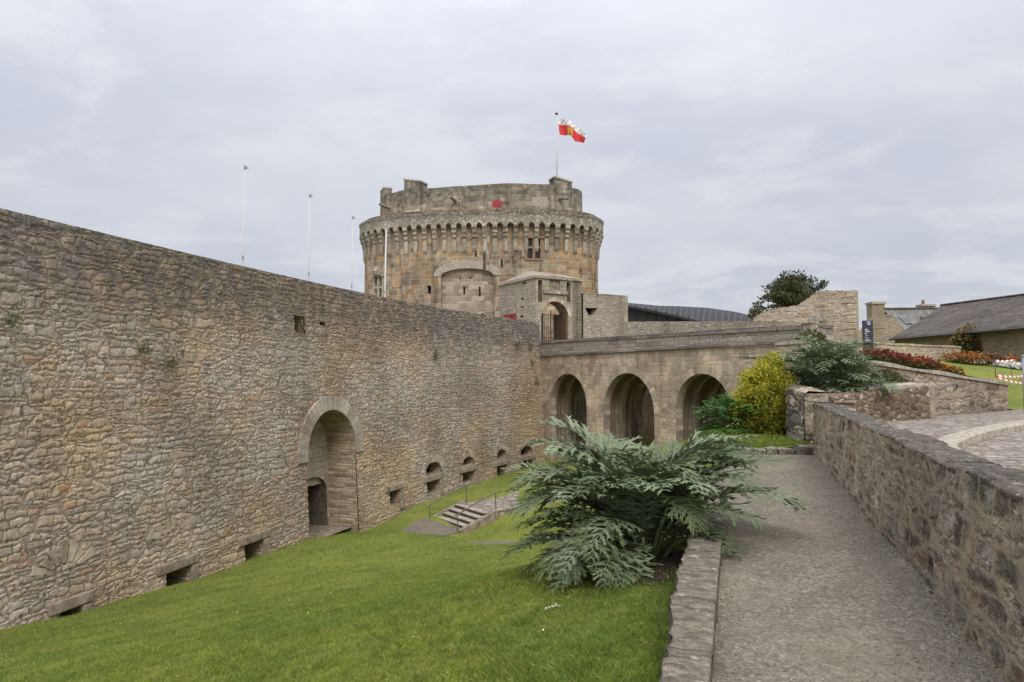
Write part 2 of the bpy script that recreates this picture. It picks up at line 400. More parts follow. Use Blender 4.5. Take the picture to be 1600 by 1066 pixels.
# ------------------------------------------------------------------ panels with openings
def pip(x, y, poly):
    ins = np.zeros(np.shape(x), bool); n = len(poly)
    for i in range(n):
        x0, y0 = poly[i]; x1, y1 = poly[(i+1) % n]
        if y0 == y1: continue
        c = ((y0 > y) != (y1 > y)) & (x < (x1-x0)*(y-y0)/(y1-y0)+x0)
        ins ^= c
    return ins
def snap(pts, poly):
    n = len(poly); best = np.full(len(pts), 1e9); out = pts.copy(); tt = np.zeros(len(pts)); acc = 0
    for i in range(n):
        a = np.array(poly[i]); b = np.array(poly[(i+1) % n]); d = b-a; L2 = d@d
        if L2 < 1e-12: continue
        k = np.clip(((pts-a)@d)/L2, 0, 1); q = a + k[:, None]*d
        dd = ((pts-q)**2).sum(1); m = dd < best
        best[m] = dd[m]; out[m] = q[m]; tt[m] = acc + k[m]*math.sqrt(L2); acc += math.sqrt(L2)
    return out, tt
def panel(P, N, S, Z, openings, off=None):
    """P(s)->xy (n,2); N(s)->outward xy; returns MB front and list of (MB reveal, MB cap) per opening"""
    off = off or (lambda z: 0*z)
    SS, ZZ = np.meshgrid(S, Z, indexing='ij'); m, n = SS.shape
    sc = (SS[:-1, :-1]+SS[1:, 1:])/2; zc = (ZZ[:-1, :-1]+ZZ[1:, 1:])/2
    keep = np.ones(sc.shape, bool); own = np.full(sc.shape, -1)
    for k, o in enumerate(openings):
        i = pip(sc, zc, o['poly']); keep &= ~i; own[i] = k
    pt = np.zeros((m, n)) ; touched = np.full((m, n), -1)
    for k, o in enumerate(openings):
        rem = np.zeros((m, n), bool); kp = np.zeros((m, n), bool)
        r = own == k
        for a in (0, 1):
            for b in (0, 1):
                rem[a:m-1+a, b:n-1+b] |= r; kp[a:m-1+a, b:n-1+b] |= keep
        bd = rem & kp
        ii = np.argwhere(bd)
        if len(ii) == 0: continue
        q, tt = snap(np.stack([SS[bd], ZZ[bd]], 1), o['poly'])
        SS[bd] = q[:, 0]; ZZ[bd] = q[:, 1]; pt[bd] = tt; touched[bd] = k
    def W(s, z, d=0.0):
        s = np.asarray(s, float); z = np.asarray(z, float)
        xy = P(s.ravel()) + N(s.ravel())*(np.broadcast_to(off(z), z.shape).ravel() - np.broadcast_to(d, z.shape).ravel())[:, None]
        return np.concatenate([xy, z.ravel()[:, None]], 1)
    G = W(SS, ZZ); mb = MB()
    idx = np.arange(m*n).reshape(m, n)
    A, B, C, D = idx[:-1, :-1][keep], idx[1:, :-1][keep], idx[1:, 1:][keep], idx[:-1, 1:][keep]
    mb.add(G, np.stack([A, B, C, D], 1).tolist(), np.stack([SS.ravel(), ZZ.ravel()], 1))
    res = []
    for k, o in enumerate(openings):
        rv, cp = MB(), MB(); dp = o.get('depth', .5)
        r = own == k
        edges = []
        ks = np.argwhere(r)
        for i, j in ks:
            for (di, dj, e) in ((-1, 0, ((i, j), (i, j+1))), (1, 0, ((i+1, j+1), (i+1, j))), (0, -1, ((i+1, j), (i, j))), (0, 1, ((i, j+1), (i+1, j+1)))):
                a, b = i+di, j+dj
                if 0 <= a < r.shape[0] and 0 <= b < r.shape[1] and keep[a, b]: edges.append(e)
        nd = max(1, int(dp/.5))
        ds = np.linspace(0, dp, nd+1)
        for (e0, e1) in edges:
            s0, z0, t0 = SS[e0], ZZ[e0], pt[e0]; s1, z1, t1 = SS[e1], ZZ[e1], pt[e1]
            if abs(t0-t1) > 1.0: t1 = t0
            pa = W(np.full(nd+1, s0), np.full(nd+1, z0), ds); pb = W(np.full(nd+1, s1), np.full(nd+1, z1), ds)
            V = np.vstack([pa, pb]); uv = [(d, t0) for d in ds] + [(d, t1) for d in ds]
            rv.add(V, [(q, q+1, nd+2+q, nd+1+q) for q in range(nd)], uv)
        pl = np.array(o['poly'])
        if o.get('cap', True):
            V = W(pl[:, 0], pl[:, 1], np.full(len(pl), dp))
            ar = 0.5*np.sum(pl[:, 0]*np.roll(pl[:, 1], -1)-np.roll(pl[:, 0], -1)*pl[:, 1])
            f = list(range(len(pl)));
            cp.add(V, [f if ar > 0 else f[::-1]], pl)
        res.append((rv, cp))
    return mb, res, W
def archpoly(c, hw, z0, spring, top, n=14, pointed=1.0):
    """polygon of an arched opening in (s, z)"""
    p = [(c-hw, z0), (c-hw, spring)]
    for i in range(1, 2*n):
        a = math.pi*(1 - i/(2*n)); x = math.cos(a); y = math.sin(a)
        p.append((c + hw*x, spring + (top-spring)*abs(y)**pointed))
    p += [(c+hw, spring), (c+hw, z0)]
    return p[::-1]
def rectpoly(s0, s1, z0, z1): return [(s0, z0), (s1, z0), (s1, z1), (s0, z1)]
def hit(P, N, S, off, u, v):
    r = ray(u, v); t = r[0]/r[1]; z = 0.0; s = S[0]
    for _ in range(8):
        xy = P(S) + N(S)*(off(np.full(len(S), z)))[:, None]
        g = xy[:, 0] - t*xy[:, 1]
        i = np.where(np.sign(g[:-1]) != np.sign(g[1:]))[0]
        if len(i) == 0: return None
        i = i[0]; k = g[i]/(g[i]-g[i+1]); s = S[i]+k*(S[i+1]-S[i]); y = xy[i, 1]+k*(xy[i+1, 1]-xy[i, 1])
        z = r[2]/r[1]*y
    return s, z, y
def linefn(A, B):
    A = np.array(A[:2], float); B = np.array(B[:2], float); d = (B-A)/np.linalg.norm(B-A); n = np.array([d[1], -d[0]])
    L = np.linalg.norm(B-A)
    return (lambda s: A + np.outer(np.atleast_1d(s), d)), (lambda s: np.tile(n, (len(np.atleast_1d(s)), 1))), L, d, n
def rbf(pts):
    p = np.array(pts, float); X = p[:, :2]; y = p[:, 2]; n = len(p)
    r = np.linalg.norm(X[:, None]-X[None], axis=2); K = -r + 1e-4*np.eye(n)
    Q = np.hstack([np.ones((n, 1)), X]); M = np.block([[K, Q], [Q.T, np.zeros((3, 3))]])
    w = np.linalg.solve(M, np.concatenate([y, np.zeros(3)]))
    def f(x, yy):
        sh = np.shape(x); q = np.stack([np.ravel(x), np.ravel(yy)], 1).astype(float); out = np.empty(len(q))
        for i in range(0, len(q), 20000):
            c = q[i:i+20000]; d = np.linalg.norm(c[:, None]-X[None], axis=2)
            out[i:i+20000] = (-d)@w[:n] + w[n] + c@w[n+1:]
        return out.reshape(sh)
    return f
# ================================================================== materials
M = {}
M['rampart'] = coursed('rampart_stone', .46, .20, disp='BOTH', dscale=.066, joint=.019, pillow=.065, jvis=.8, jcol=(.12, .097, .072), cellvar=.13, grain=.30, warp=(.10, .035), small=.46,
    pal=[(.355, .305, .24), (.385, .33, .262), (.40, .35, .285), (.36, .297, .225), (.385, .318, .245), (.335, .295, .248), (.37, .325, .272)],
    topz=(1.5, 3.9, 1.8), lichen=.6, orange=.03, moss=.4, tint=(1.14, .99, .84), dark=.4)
M['bridge'] = ashlar('bridge_stone', .62, .30, pal=[(.47, .38, .28), (.44, .355, .265), (.50, .41, .31), (.415, .335, .245), (.48, .365, .27), (.45, .385, .30)],
    jcol=(.40, .335, .26), dscale=.03, warp=.06, grain=.3, drift=((.98, .92, .9), .25), lichen=.25, vary=.2, runs=.6)
M['parapet'] = ashlar('parapet_stone', .95, .30, pal=[(.29, .255, .21), (.32, .28, .23), (.26, .23, .19), (.30, .27, .235)], jcol=(.19, .165, .14), dscale=.03, warp=.05, grain=.42, lichen=.8, vary=.22)
M['coping'] = ashlar('coping_stone', 1.5, .9, pal=[(.20, .18, .155), (.24, .215, .185), (.175, .155, .135), (.22, .185, .165)], jcol=(.10, .085, .07), dscale=.04, warp=.04, grain=.5, lichen=.6)
M['vault'] = ashlar('vault_stone', .6, .32, pal=[(.29, .24, .19), (.25, .205, .16), (.32, .27, .22)], jcol=(.26, .22, .18), dscale=.02, lichen=.2, streak=(1.9, (.13, .092, .07), (.36, .31, .25)))  # palette darkened to carry shade under the arches; the streaks are stains
M['dressed'] = ashlar('dressed_granite', .34, 2.0, pal=[(.345, .295, .235), (.37, .32, .255), (.32, .27, .21), (.355, .305, .245)], jcol=(.25, .21, .165), dscale=.02, lichen=.3, vary=.14, runs=.6, grain=.35)
M['ring'] = ashlar('arch_ring_stone', .32, 2.0, pal=[(.44, .36, .265), (.41, .335, .245), (.465, .385, .29)], jcol=(.36, .30, .225), dscale=.02, lichen=.2, vary=.2, runs=.6, grain=.35)
M['niche'] = ashlar('niche_ashlar', .62, .30, pal=[(.40, .345, .27), (.37, .315, .24), (.43, .375, .30)], jcol=(.28, .24, .18), dscale=.02, lichen=.2)
M['jamb'] = ashlar('jamb_stone', .8, .13, pal=[(.34, .255, .17), (.31, .235, .165), (.38, .30, .21), (.28, .22, .16)], jcol=(.27, .215, .155), dscale=.03, warp=.05, grain=.35)
M['tower'] = ashlar('tower_stone', .72, .44, pal=[(.35, .22, .125), (.32, .22, .135), (.39, .275, .165), (.29, .205, .13), (.36, .215, .105), (.34, .26, .17), (.31, .235, .165)],
    jcol=(.46, .37, .26), joint=.022, dscale=.03, warp=.05, drift=((.90, .97, 1.06), .10), runs=.85, grain=.4, lichen=.35, vary=.28, topz=(12.5, 16.5, 2.0))
M['tower_fill'] = ashlar('tower_blocking', .66, .36, pal=[(.29, .23, .165), (.32, .26, .19), (.26, .21, .155), (.35, .29, .22)], jcol=(.36, .31, .24), joint=.025, dscale=.03, warp=.06)
M['drum'] = ashlar('drum_stone', .62, .36, pal=[(.33, .28, .21), (.29, .245, .185), (.37, .32, .25), (.25, .20, .155), (.35, .28, .21)], jcol=(.38, .33, .26), joint=.022, dscale=.03, warp=.06, lichen=.35, vary=.32, runs=.8, grain=.4, topz=(16.5, 19.5, 2.0))
M['corbel'] = rubble('corbel_stone', .9, .6, pal=[(.30, .265, .21), (.34, .30, .235), (.27, .23, .18)], grain=.5, dark=.8, joint=(.0, .02), dscale=.03, lichen=.6, small=False, jcol=(.2, .17, .13))
M['machi'] = rubble('machicolation_stone', 1.5, 2.6, pal=[(.37, .33, .27), (.41, .37, .30), (.33, .29, .235)], joint=(.01, .07), dscale=.04, lichen=.8, jcol=(.16, .135, .11), topz=(14.6, 16.0, .8))
M['gate'] = coursed('gatehouse_stone', .5, .17, pal=[(.34, .30, .245), (.37, .33, .265), (.31, .27, .22), (.40, .35, .275), (.36, .29, .21)], joint=.03, dscale=.05, lichen=.95, jcol=(.30, .26, .205), grain=.42, cellvar=.2, dark=.6, small=.5, stain=.9)
M['garden_rubble'] = coursed('garden_wall_stone', .38, .13, pal=[(.40, .335, .25), (.36, .285, .205), (.44, .38, .295), (.32, .25, .18), (.40, .30, .21)], joint=.03, dscale=.05, jcol=(.45, .385, .295), lichen=.3, cellvar=.22, mortar_light=True, dark=.5, stain=.5, warp=(.05, .03))
M['old_wall'] = coursed('old_building_stone', .4, .14, pal=[(.27, .22, .165), (.31, .255, .19), (.23, .185, .14), (.29, .225, .16)], joint=.03, dscale=.05, jcol=(.30, .25, .19), lichen=.3, cellvar=.25, mortar_light=True, dark=.7, warp=(.05, .03))
M['moat'] = coursed('moat_wall_stone', .5, .2, joint=.03, dscale=.05, pal=[(.42, .35, .26), (.46, .39, .29), (.38, .31, .23)], jcol=(.30, .25, .18))
M['planter'] = rubble('planter_stone', 3.2, 5.0, pal=[(.17, .115, .075), (.21, .14, .09), (.24, .18, .125), (.13, .088, .06), (.30, .24, .175)], joint=(.02, .16), dscale=.04, jcol=(.15, .12, .09), lichen=.55, disp='BOTH', dark=.7, cellvar=.35, warp=.09)
M['planter2'] = coursed('flank_wall_stone', .42, .15, pal=[(.25, .195, .14), (.30, .24, .175), (.20, .155, .115), (.33, .275, .205)], joint=.03, dscale=.045, jcol=(.33, .27, .2), lichen=.35, dark=.6, cellvar=.3, mortar_light=True, jvis=.8, small=.35)
M['walk_wall'] = coursed('walk_wall_stone', .36, .16, pal=[(.27, .238, .185), (.32, .285, .222), (.18, .15, .118), (.36, .32, .255), (.30, .22, .15), (.28, .252, .205)], joint=.055, dscale=.05, disp='BOTH',
    jcol=(.315, .265, .19), lichen=.5, grain=.5, cellvar=.5, mortar_light=True, jvis=.9, dark=.6, warp=(.07, .03), small=.35, pillow=.08, orange=.06, stain=.7)
def layered(name, a, b, c, dscale=.03, su=16.0, sv=3.0, jf=1.35, jd=.55):
    t = NT(name, 'BOTH'); uv = t.uvn(); p = t.pos(); X = t.xyz(t.vm('ADD', uv, t.vm('SCALE', t.vm('SUBTRACT', t.noise(uv, 4.0, 4, out=1, dim='2D'), (.5, .5, .5)), .12)))
    st = t.noise(t.cmb(t.m('MULTIPLY', X[0], su), t.m('MULTIPLY', X[1], sv)), 1.0, 5, .65, dim='2D')
    xx = t.m('ADD', t.m('MULTIPLY', X[0], jf), t.m('MULTIPLY', t.noise(t.cmb(t.m('MULTIPLY', X[0], 1.3), 0.0), 1.0, 1, dim='2D'), 1.2))
    fx = t.m('FRACT', xx); ej = t.m('MINIMUM', fx, t.m('SUBTRACT', 1.0, fx)); jn = t.mr(t.m('ADD', ej, t.m('MULTIPLY', t.m('SUBTRACT', t.noise(p, 14., 4, .7), .5), .05)), .0, .035)
    rc = t.wn(t.m('FLOOR', xx), '1D'); g1 = t.noise(p, 13., 6, .7); g2 = t.noise(p, 70., 4, .7)
    col = t.ramp(rc, [(0, a), (.5, b), (1, c)]); col = t.scale(col, t.mr(st, .3, .7, .62, 1.25)); col = t.scale(col, t.mr(g1, .3, .7, .72, 1.25)); col = t.scale(col, t.mr(g2, .3, .7, .7, 1.3))
    col = t.mix(t.m('MULTIPLY', t.mr(t.noise(p, 8., 5, .7), .58, .66), .6), col, (.47, .44, .39)); col = t.mix(t.m('MULTIPLY', t.mr(t.noise(p, 6., 6, .72), .56, .68), .75), col, (.075, .062, .05))
    col = t.mix(t.m('SUBTRACT', 1.0, t.m('MULTIPLY', t.m('SUBTRACT', 1.0, jn), jd)), (.09, .075, .06), col)
    h = t.m('ADD', t.m('MULTIPLY', jn, .35), t.m('MULTIPLY', st, .6)); h = t.m('ADD', h, t.m('MULTIPLY', rc, .2)); h = t.m('ADD', h, t.m('MULTIPLY', g1, .5)); h = t.m('ADD', h, t.m('MULTIPLY', g2, .15))
    return t.finish(col, .93, h, dscale, 0.0, .15)
M['kerb_wall'] = layered('low_wall_stone', (.15, .128, .098), (.175, .15, .116), (.135, .115, .09), .028)
M['walk_top'] = layered('walk_wall_top', (.105, .091, .073), (.125, .109, .088), (.09, .078, .063), .035, 3.2, 20.0, .8, .3)
M['kerbstone'] = plain('kerb_granite', (.20, .172, .132), .9, .1, var=.5, scale=14, bump=.008)
M['slab'] = plain('smooth_stone', (.34, .30, .245), .9, .1, var=.4, scale=9, bump=.006)
M['lintel'] = plain('lintel_stone', (.24, .195, .145), .9, .1, var=.4, scale=4, bump=.03)
M['dark'] = plain('dark_void', (.012, .011, .010), 1, 0, var=0)  # near-black sheets closing openings: shade of the depth painted as colour
M['iron'] = plain('wrought_iron', (.035, .033, .032), .6, .4, var=.3)
M['rail'] = plain('weathered_rail', (.12, .105, .09), .6, .4, var=.3)
M['white_pole'] = plain('white_pole_paint', (.50, .50, .49), .4, .4, var=.05)
M['red_paint'] = plain('red_painted_wood', (.32, .03, .035), .6, .3, var=.15)
M['timber'] = plain('brown_timber', (.13, .08, .055), .7, .2, var=.3)
M['glass'] = plain('dark_glass', (.02, .022, .025), .12, .5, var=0)
M['navy'] = plain('navy_panel', (.028, .032, .055), .45, .4, var=.05)
M['white_mark'] = plain('white_lettering', (.55, .55, .58), .6, .3, var=0)
M['grey_metal'] = plain('grey_metal', (.30, .31, .33), .5, .4, var=.1)
M['zinc_dark'] = plain('dark_cladding', (.035, .033, .034), .55, .35, var=.2)
M['flag_white'] = plain('white_cloth', (.74, .74, .76), .8, .1, var=.03)
M['flag_red'] = plain('red_cloth', (.58, .06, .06), .8, .1, var=.08)
M['flag_gold'] = plain('gold_cloth', (.60, .36, .06), .8, .1, var=.25, scale=12)
M['flag_black'] = plain('black_cloth', (.02, .02, .025), .8, .1, var=0)
M['tape_red'] = plain('red_tape', (.55, .05, .03), .5, .3, var=0)
M['tape_white'] = plain('white_tape', (.75, .75, .73), .5, .3, var=0)
M['pot'] = plain('terracotta', (.22, .10, .065), .8, .2)
M['bark'] = plain('bark', (.09, .065, .045), .95, .1, var=.4, bump=.03)
M['stalk'] = plain('pale_stalk', (.22, .26, .12), .6, .3, var=.2)
def slate(name, a, b, c, lic=.4):
    t = NT(name); uv = t.uvn(); p = t.pos(); X = t.xyz(uv)
    row = t.m('FLOOR', t.m('DIVIDE', X[1], .16)); fx = t.m('ADD', t.m('DIVIDE', X[0], .24), t.m('MULTIPLY', row, .5))
    rc = t.xyz(t.wn(t.cmb(t.m('FLOOR', fx), row), '2D', 1)); fv = t.m('FRACT', t.m('DIVIDE', X[1], .16))
    col = t.ramp(rc[0], [(0, a), (.5, b), (1, c)]); n = t.noise(t.vm('MULTIPLY', p, (1, 1, .5)), .55, 5, .65)
    col = t.scale(col, t.mr(n, .3, .7, .7, 1.3)); col = t.mix(t.m('MULTIPLY', t.mr(t.noise(p, 1.6, 6, .7), .5, .66), lic), col, (.20, .175, .14))
    col = t.scale(col, t.mr(fv, 0, .2, .6, 1.0))
    return t.finish(col, .9, t.m('ADD', t.m('SUBTRACT', 1.0, fv), rc[1]), .02, .5, .08)
M['slate'] = slate('slate_roof', (.085, .072, .064), (.105, .09, .079), (.066, .056, .051))
M['slate_pale'] = slate('pale_slate_roof', (.17, .165, .16), (.20, .19, .18), (.14, .135, .132), .5)
def zinc():
    t = NT('zinc_roof'); uv = t.uvn(); X = t.xyz(uv); f = t.m('FRACT', t.m('DIVIDE', X[0], .55))
    seam = t.m('LESS_THAN', t.m('ABSOLUTE', t.m('SUBTRACT', f, .5)), .07)
    c = t.scale((.024, .024, .026), t.mr(t.noise(t.pos(), .6, 4), .3, .7, .8, 1.2)); c = t.mix(seam, c, (.075, .078, .085))
    return t.finish(c, .6, seam, .03, .5, .15)
M['zinc'] = zinc()
def lawnmat(name, a, b, c, d):
    t = NT(name); p = t.pos()
    n1 = t.noise(p, .35, 4, .6); n2 = t.noise(p, 2.1, 5, .65); n3 = t.noise(p, 30., 4, .7); n4 = t.noise(t.vm('MULTIPLY', p, (90, 90, 40)), 1.0, 2, .7)
    col = t.mix(t.mr(n1, .38, .62), a, b); col = t.mix(t.mr(n2, .5, .68, 0, .75), col, c)
    col = t.mix(t.mr(t.noise(p, 1.1, 5, .7), .60, .70, 0, .7), col, d)
    col = t.scale(col, t.mr(n3, .25, .75, .55, 1.4)); col = t.scale(col, t.mr(n4, .3, .7, .72, 1.25))
    return t.finish(col, .9, t.m('ADD', t.m('MULTIPLY', n3, .6), n4), .035, .5, .1)
M['lawn'] = lawnmat('lawn_turf', (.175, .20, .042), (.23, .25, .054), (.125, .17, .036), (.28, .23, .10))
M['soil'] = rubble('bare_soil', 9, 9, pal=[(.055, .038, .027), (.075, .05, .034), (.04, .028, .02)], joint=(0, .2), jcol=(.045, .032, .023), dscale=.03, lichen=0)
def gravel():
    t = NT('gravel_path', 'BUMP'); p = t.pos(); q = t.vm('MULTIPLY', p, (1, 1, 0))
    v1 = t.vor(q, 42, 'F1', 1, '2D'); v2 = t.vor(t.vm('ADD', q, (3.3, 1.7, 0)), 95, 'F1', 1, '2D')
    r1 = t.xyz(v1.outputs['Color']); r2 = t.xyz(v2.outputs['Color'])
    col = t.ramp(r1[0], [(0, (.045, .04, .034)), (.25, (.165, .148, .12)), (.5, (.225, .20, .16)), (.72, (.09, .08, .068)), (.88, (.36, .32, .26)), (1, (.19, .15, .11))], 'CONSTANT')
    col = t.mix(.40, col, t.ramp(r2[0], [(0, (.09, .08, .068)), (.5, (.22, .195, .162)), (1, (.31, .275, .225))]))
    n = t.noise(p, .7, 5, .65); sand = t.mr(n, .46, .62)
    col = t.mix(t.m('MULTIPLY', t.mr(n, .42, .62), .6), col, (.215, .182, .136))
    col = t.scale(col, t.mr(t.noise(p, 3.0, 5, .65), .3, .7, .75, 1.18)); col = t.scale(col, t.mr(t.noise(p, 45.0, 3, .6), .3, .7, .8, 1.2))
    h = t.m('SUBTRACT', 1.0, v1.outputs['Distance']); h = t.m('ADD', t.m('MULTIPLY', h, t.m('SUBTRACT', 1.0, t.m('MULTIPLY', sand, .65))), t.m('MULTIPLY', t.noise(p, 6, 4), .9))
    col = t.mix(.42, col, t.scale((.145, .125, .089), t.mr(t.noise(p, 14.0, 5, .7), .3, .7, .72, 1.28)))
    return t.finish(col, .95, h, .008, .5, .1)
M['gravel'] = gravel()
M['pebble'] = leafmat('loose_pebble', [(.06, .053, .043), (.18, .158, .125), (.115, .10, .08), (.27, .24, .19), (.09, .08, .064)], .9, 0.0, .2)
M['cobble'] = ashlar('granite_setts', .24, .145, pal=[(.29, .25, .21), (.26, .225, .19), (.32, .275, .235), (.225, .192, .162), (.34, .295, .245)], joint=.016, jcol=(.12, .10, .08), dscale=.045, warp=.05, lichen=0, vary=.2)
M['paving'] = ashlar('paved_landing', .42, .22, pal=[(.30, .26, .215), (.27, .23, .19), (.33, .29, .245)], joint=.03, jcol=(.13, .115, .085), dscale=.02, warp=.04, lichen=.1)
M['step'] = plain('worn_step_stone', (.34, .30, .25), .9, .1, var=.3, scale=4, bump=.015)
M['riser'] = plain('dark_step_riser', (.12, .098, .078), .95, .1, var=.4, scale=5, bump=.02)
M['cardoon'] = leafmat('cardoon_leaf', [(.125, .165, .075), (.16, .20, .10), (.14, .18, .085)], .7, .2, .25, .12)
M['cardoon_silver'] = leafmat('cardoon_silver_leaf', [(.165, .21, .115), (.22, .26, .16), (.19, .23, .13)], .75, .15, .2, .12)
M['cardoon_dark'] = leafmat('cardoon_dark_leaf', [(.11, .15, .075), (.14, .18, .10), (.12, .16, .08)], .7, .2, .25, .12)
M['cardoon2'] = leafmat('cardoon_leaf_far', [(.15, .195, .11), (.19, .235, .145)], .75, .18, .3, .12)
M['acanthus'] = leafmat('dark_green_leaf', [(.045, .11, .018), (.075, .16, .03), (.055, .13, .022)], .6, .2, .3, .15)
M['euonymus'] = leafmat('golden_leaf', [(.13, .17, .02), (.42, .38, .035), (.56, .50, .055), (.24, .26, .03), (.64, .57, .11)], .45, .25, .25)
M['yew'] = leafmat('yew_leaf', [(.035, .046, .018), (.06, .07, .024), (.085, .075, .03)], .6, .1, .3)
M['weed'] = leafmat('wall_weed_leaf', [(.085, .10, .03), (.12, .135, .045), (.075, .08, .03)], .6, .2, .3)
M['shrub'] = leafmat('shrub_leaf', [(.03, .065, .02), (.05, .09, .025), (.10, .10, .03)], .5, .2, .3)
M['shrub_top'] = leafmat('shrub_tip_leaf', [(.16, .13, .03), (.20, .12, .04), (.10, .11, .03)], .5, .2, .3)
M['low_herb'] = leafmat('herb_leaf', [(.07, .09, .03), (.12, .13, .05), (.12, .085, .05)], .6, .2, .3)
M['flower_orange'] = leafmat('orange_petals', [(.36, .10, .018), (.44, .17, .03), (.28, .06, .015)], .6, .25, .1)
M['flower_red'] = leafmat('dark_red_petals', [(.17, .014, .014), (.24, .022, .016), (.10, .016, .01)], .6, .2, .1)
M['flower_white'] = leafmat('white_petals', [(.65, .65, .58), (.72, .72, .68)], .6, .25, .1)
M['flower_purple'] = leafmat('purple_leaves', [(.06, .02, .025), (.09, .03, .03), (.05, .04, .02)], .6, .2, .1)
def blademat():
    t = NT('grass_blade'); g = t.node('ShaderNodeNewGeometry'); r = g.outputs['Random Per Island']; p = g.outputs['Position']
    c = t.ramp(r, [(0, (.178, .238, .044)), (.3, (.226, .285, .052)), (.6, (.275, .325, .062)), (.85, (.16, .223, .044)), (.93, (.33, .30, .115)), (1, (.39, .33, .15))])
    a = t.noise(p, .55, 4, .6); b = t.noise(p, 1.9, 5, .65); d = t.noise(p, 5.5, 4, .65)
    c = t.mix(t.mr(a, .42, .60), t.mix(1.0, c, (.80, .92, .85), 'MULTIPLY'), t.mix(1.0, c, (1.10, 1.06, .95), 'MULTIPLY'))
    c = t.mix(t.mr(b, .54, .68, 0, .8), c, t.mix(1.0, c, (.62, .78, .72), 'MULTIPLY'))
    c = t.mix(t.mr(t.noise(p, 1.3, 5, .68), .60, .72, 0, .65), c, (.27, .215, .085))
    c = t.scale(c, t.mr(d, .3, .7, .72, 1.2))
    def ex(bs):
        tr = t.node('ShaderNodeBsdfTranslucent'); t.set(tr.inputs['Color'], c); mx = t.node('ShaderNodeMixShader'); mx.inputs[0].default_value = .35
        t.nt.links.new(bs.outputs[0], mx.inputs[1]); t.nt.links.new(tr.outputs[0], mx.inputs[2]); return mx.outputs[0]
    return t.finish(c, .55, None, spec=.25, extra=ex)
M['blade'] = blademat()
M['daisy'] = leafmat('daisy_petal', [(.7, .7, .66), (.75, .74, .7)], .6, .2, 0)
# ================================================================== world, sun, camera
w = bpy.data.worlds.new('World'); scene.world = w; w.use_nodes = True
nt = w.node_tree; nt.nodes.clear()
SUN_EL, SUN_AZ = R(42), R(172)     # azimuth clockwise from +Y
def wn_(t, **k):
    n = nt.nodes.new(t)
    for a, b in k.items(): setattr(n, a, b)
    return n
def wm(op, a, b=None, c=None, clamp=False):
    n = wn_('ShaderNodeMath', operation=op, use_clamp=clamp)
    for i, x in enumerate((a, b, c)):
        if x is None: continue
        if isinstance(x, bpy.types.NodeSocket): nt.links.new(x, n.inputs[i])
        else: n.inputs[i].default_value = x
    return n.outputs[0]
def wmix(f, a, b, mode='MIX'):
    n = wn_('ShaderNodeMix', data_type='RGBA', blend_type=mode)
    for i, x in ((0, f), (6, a), (7, b)):
        if isinstance(x, bpy.types.NodeSocket): nt.links.new(x, n.inputs[i])
        else: n.inputs[i].default_value = x if i == 0 else tuple(x)+(1,)
    return n.outputs[2]
sky = wn_('ShaderNodeTexSky', sky_type='NISHITA', sun_disc=False, sun_elevation=SUN_EL, sun_rotation=SUN_AZ, air_density=1.0, dust_density=2.0)
tc = wn_('ShaderNodeTexCoord'); sep = wn_('ShaderNodeSeparateXYZ'); nt.links.new(tc.outputs['Generated'], sep.inputs[0])
zc = wm('MAXIMUM', sep.outputs[2], 0.0)
den = wm('ADD', zc, .16)
cv = wn_('ShaderNodeCombineXYZ'); nt.links.new(wm('DIVIDE', sep.outputs[0], den), cv.inputs[0]); nt.links.new(wm('DIVIDE', sep.outputs[1], den), cv.inputs[1])
def wnoise(scale, detail, rough, off, sx=1.0):
    mp = wn_('ShaderNodeMapping'); nt.links.new(cv.outputs[0], mp.inputs[0]); mp.inputs['Location'].default_value = off; mp.inputs['Scale'].default_value = (sx, 1, 1)
    mp.inputs['Rotation'].default_value = (0, 0, .35)
    n = wn_('ShaderNodeTexNoise'); n.inputs['Scale'].default_value = scale; n.inputs['Detail'].default_value = detail; n.inputs['Roughness'].default_value = rough
    n.inputs['Distortion'].default_value = .25
    nt.links.new(mp.outputs[0], n.inputs['Vector']); return n.outputs[0]
def wmr(v, a, b, c, d):
    n = wn_('ShaderNodeMapRange', interpolation_type='SMOOTHSTEP'); nt.links.new(v, n.inputs[0])
    for i, x in enumerate((a, b, c, d)): n.inputs[i+1].default_value = x
    return n.outputs[0]
n1 = wnoise(.75, 7, .6, (3.1, 1.2, 0), .85); n2 = wnoise(2.1, 7, .6, (7.7, 4.2, 0), .8)
cl = wmix(wmr(n1, .38, .62, 0, 1), (4.02, 4.20, 4.72), (4.72, 4.82, 5.18))
cl = wmix(wmr(n2, .46, .64, 0, .8), cl, (5.15, 5.21, 5.45))
grad = wm('ADD', wm('MULTIPLY', wm('POWER', zc, 3.0), 3.7), 1.0)     # an overcast sky is brighter overhead
gcol = wn_('ShaderNodeCombineXYZ')
for i in range(3): nt.links.new(grad, gcol.inputs[i])
cl = wmix(1.0, cl, gcol.outputs[0], 'MULTIPLY')
mixed = wmix(.90, sky.outputs[0], cl)
bg = wn_('ShaderNodeBackground'); nt.links.new(mixed, bg.inputs[0]); bg.inputs[1].default_value = .1
wo = wn_('ShaderNodeOutputWorld'); nt.links.new(bg.outputs[0], wo.inputs[0])
sl = bpy.data.lights.new('sun', 'SUN'); sl.energy = 1.5; sl.angle = R(25); sl.color = (1, .965, .92)
so = bpy.data.objects.new('sun', sl); COL.objects.link(so)
sd = Vector((math.cos(SUN_EL)*math.sin(SUN_AZ), math.cos(SUN_EL)*math.cos(SUN_AZ), math.sin(SUN_EL)))
so.rotation_euler = sd.to_track_quat('Z', 'Y').to_euler(); so.location = (20, -30, 40)
cam = bpy.data.cameras.new('camera'); cam.sensor_width = 36; cam.lens = 36*F/1600; cam.clip_end = 6000; cam.clip_start = .05
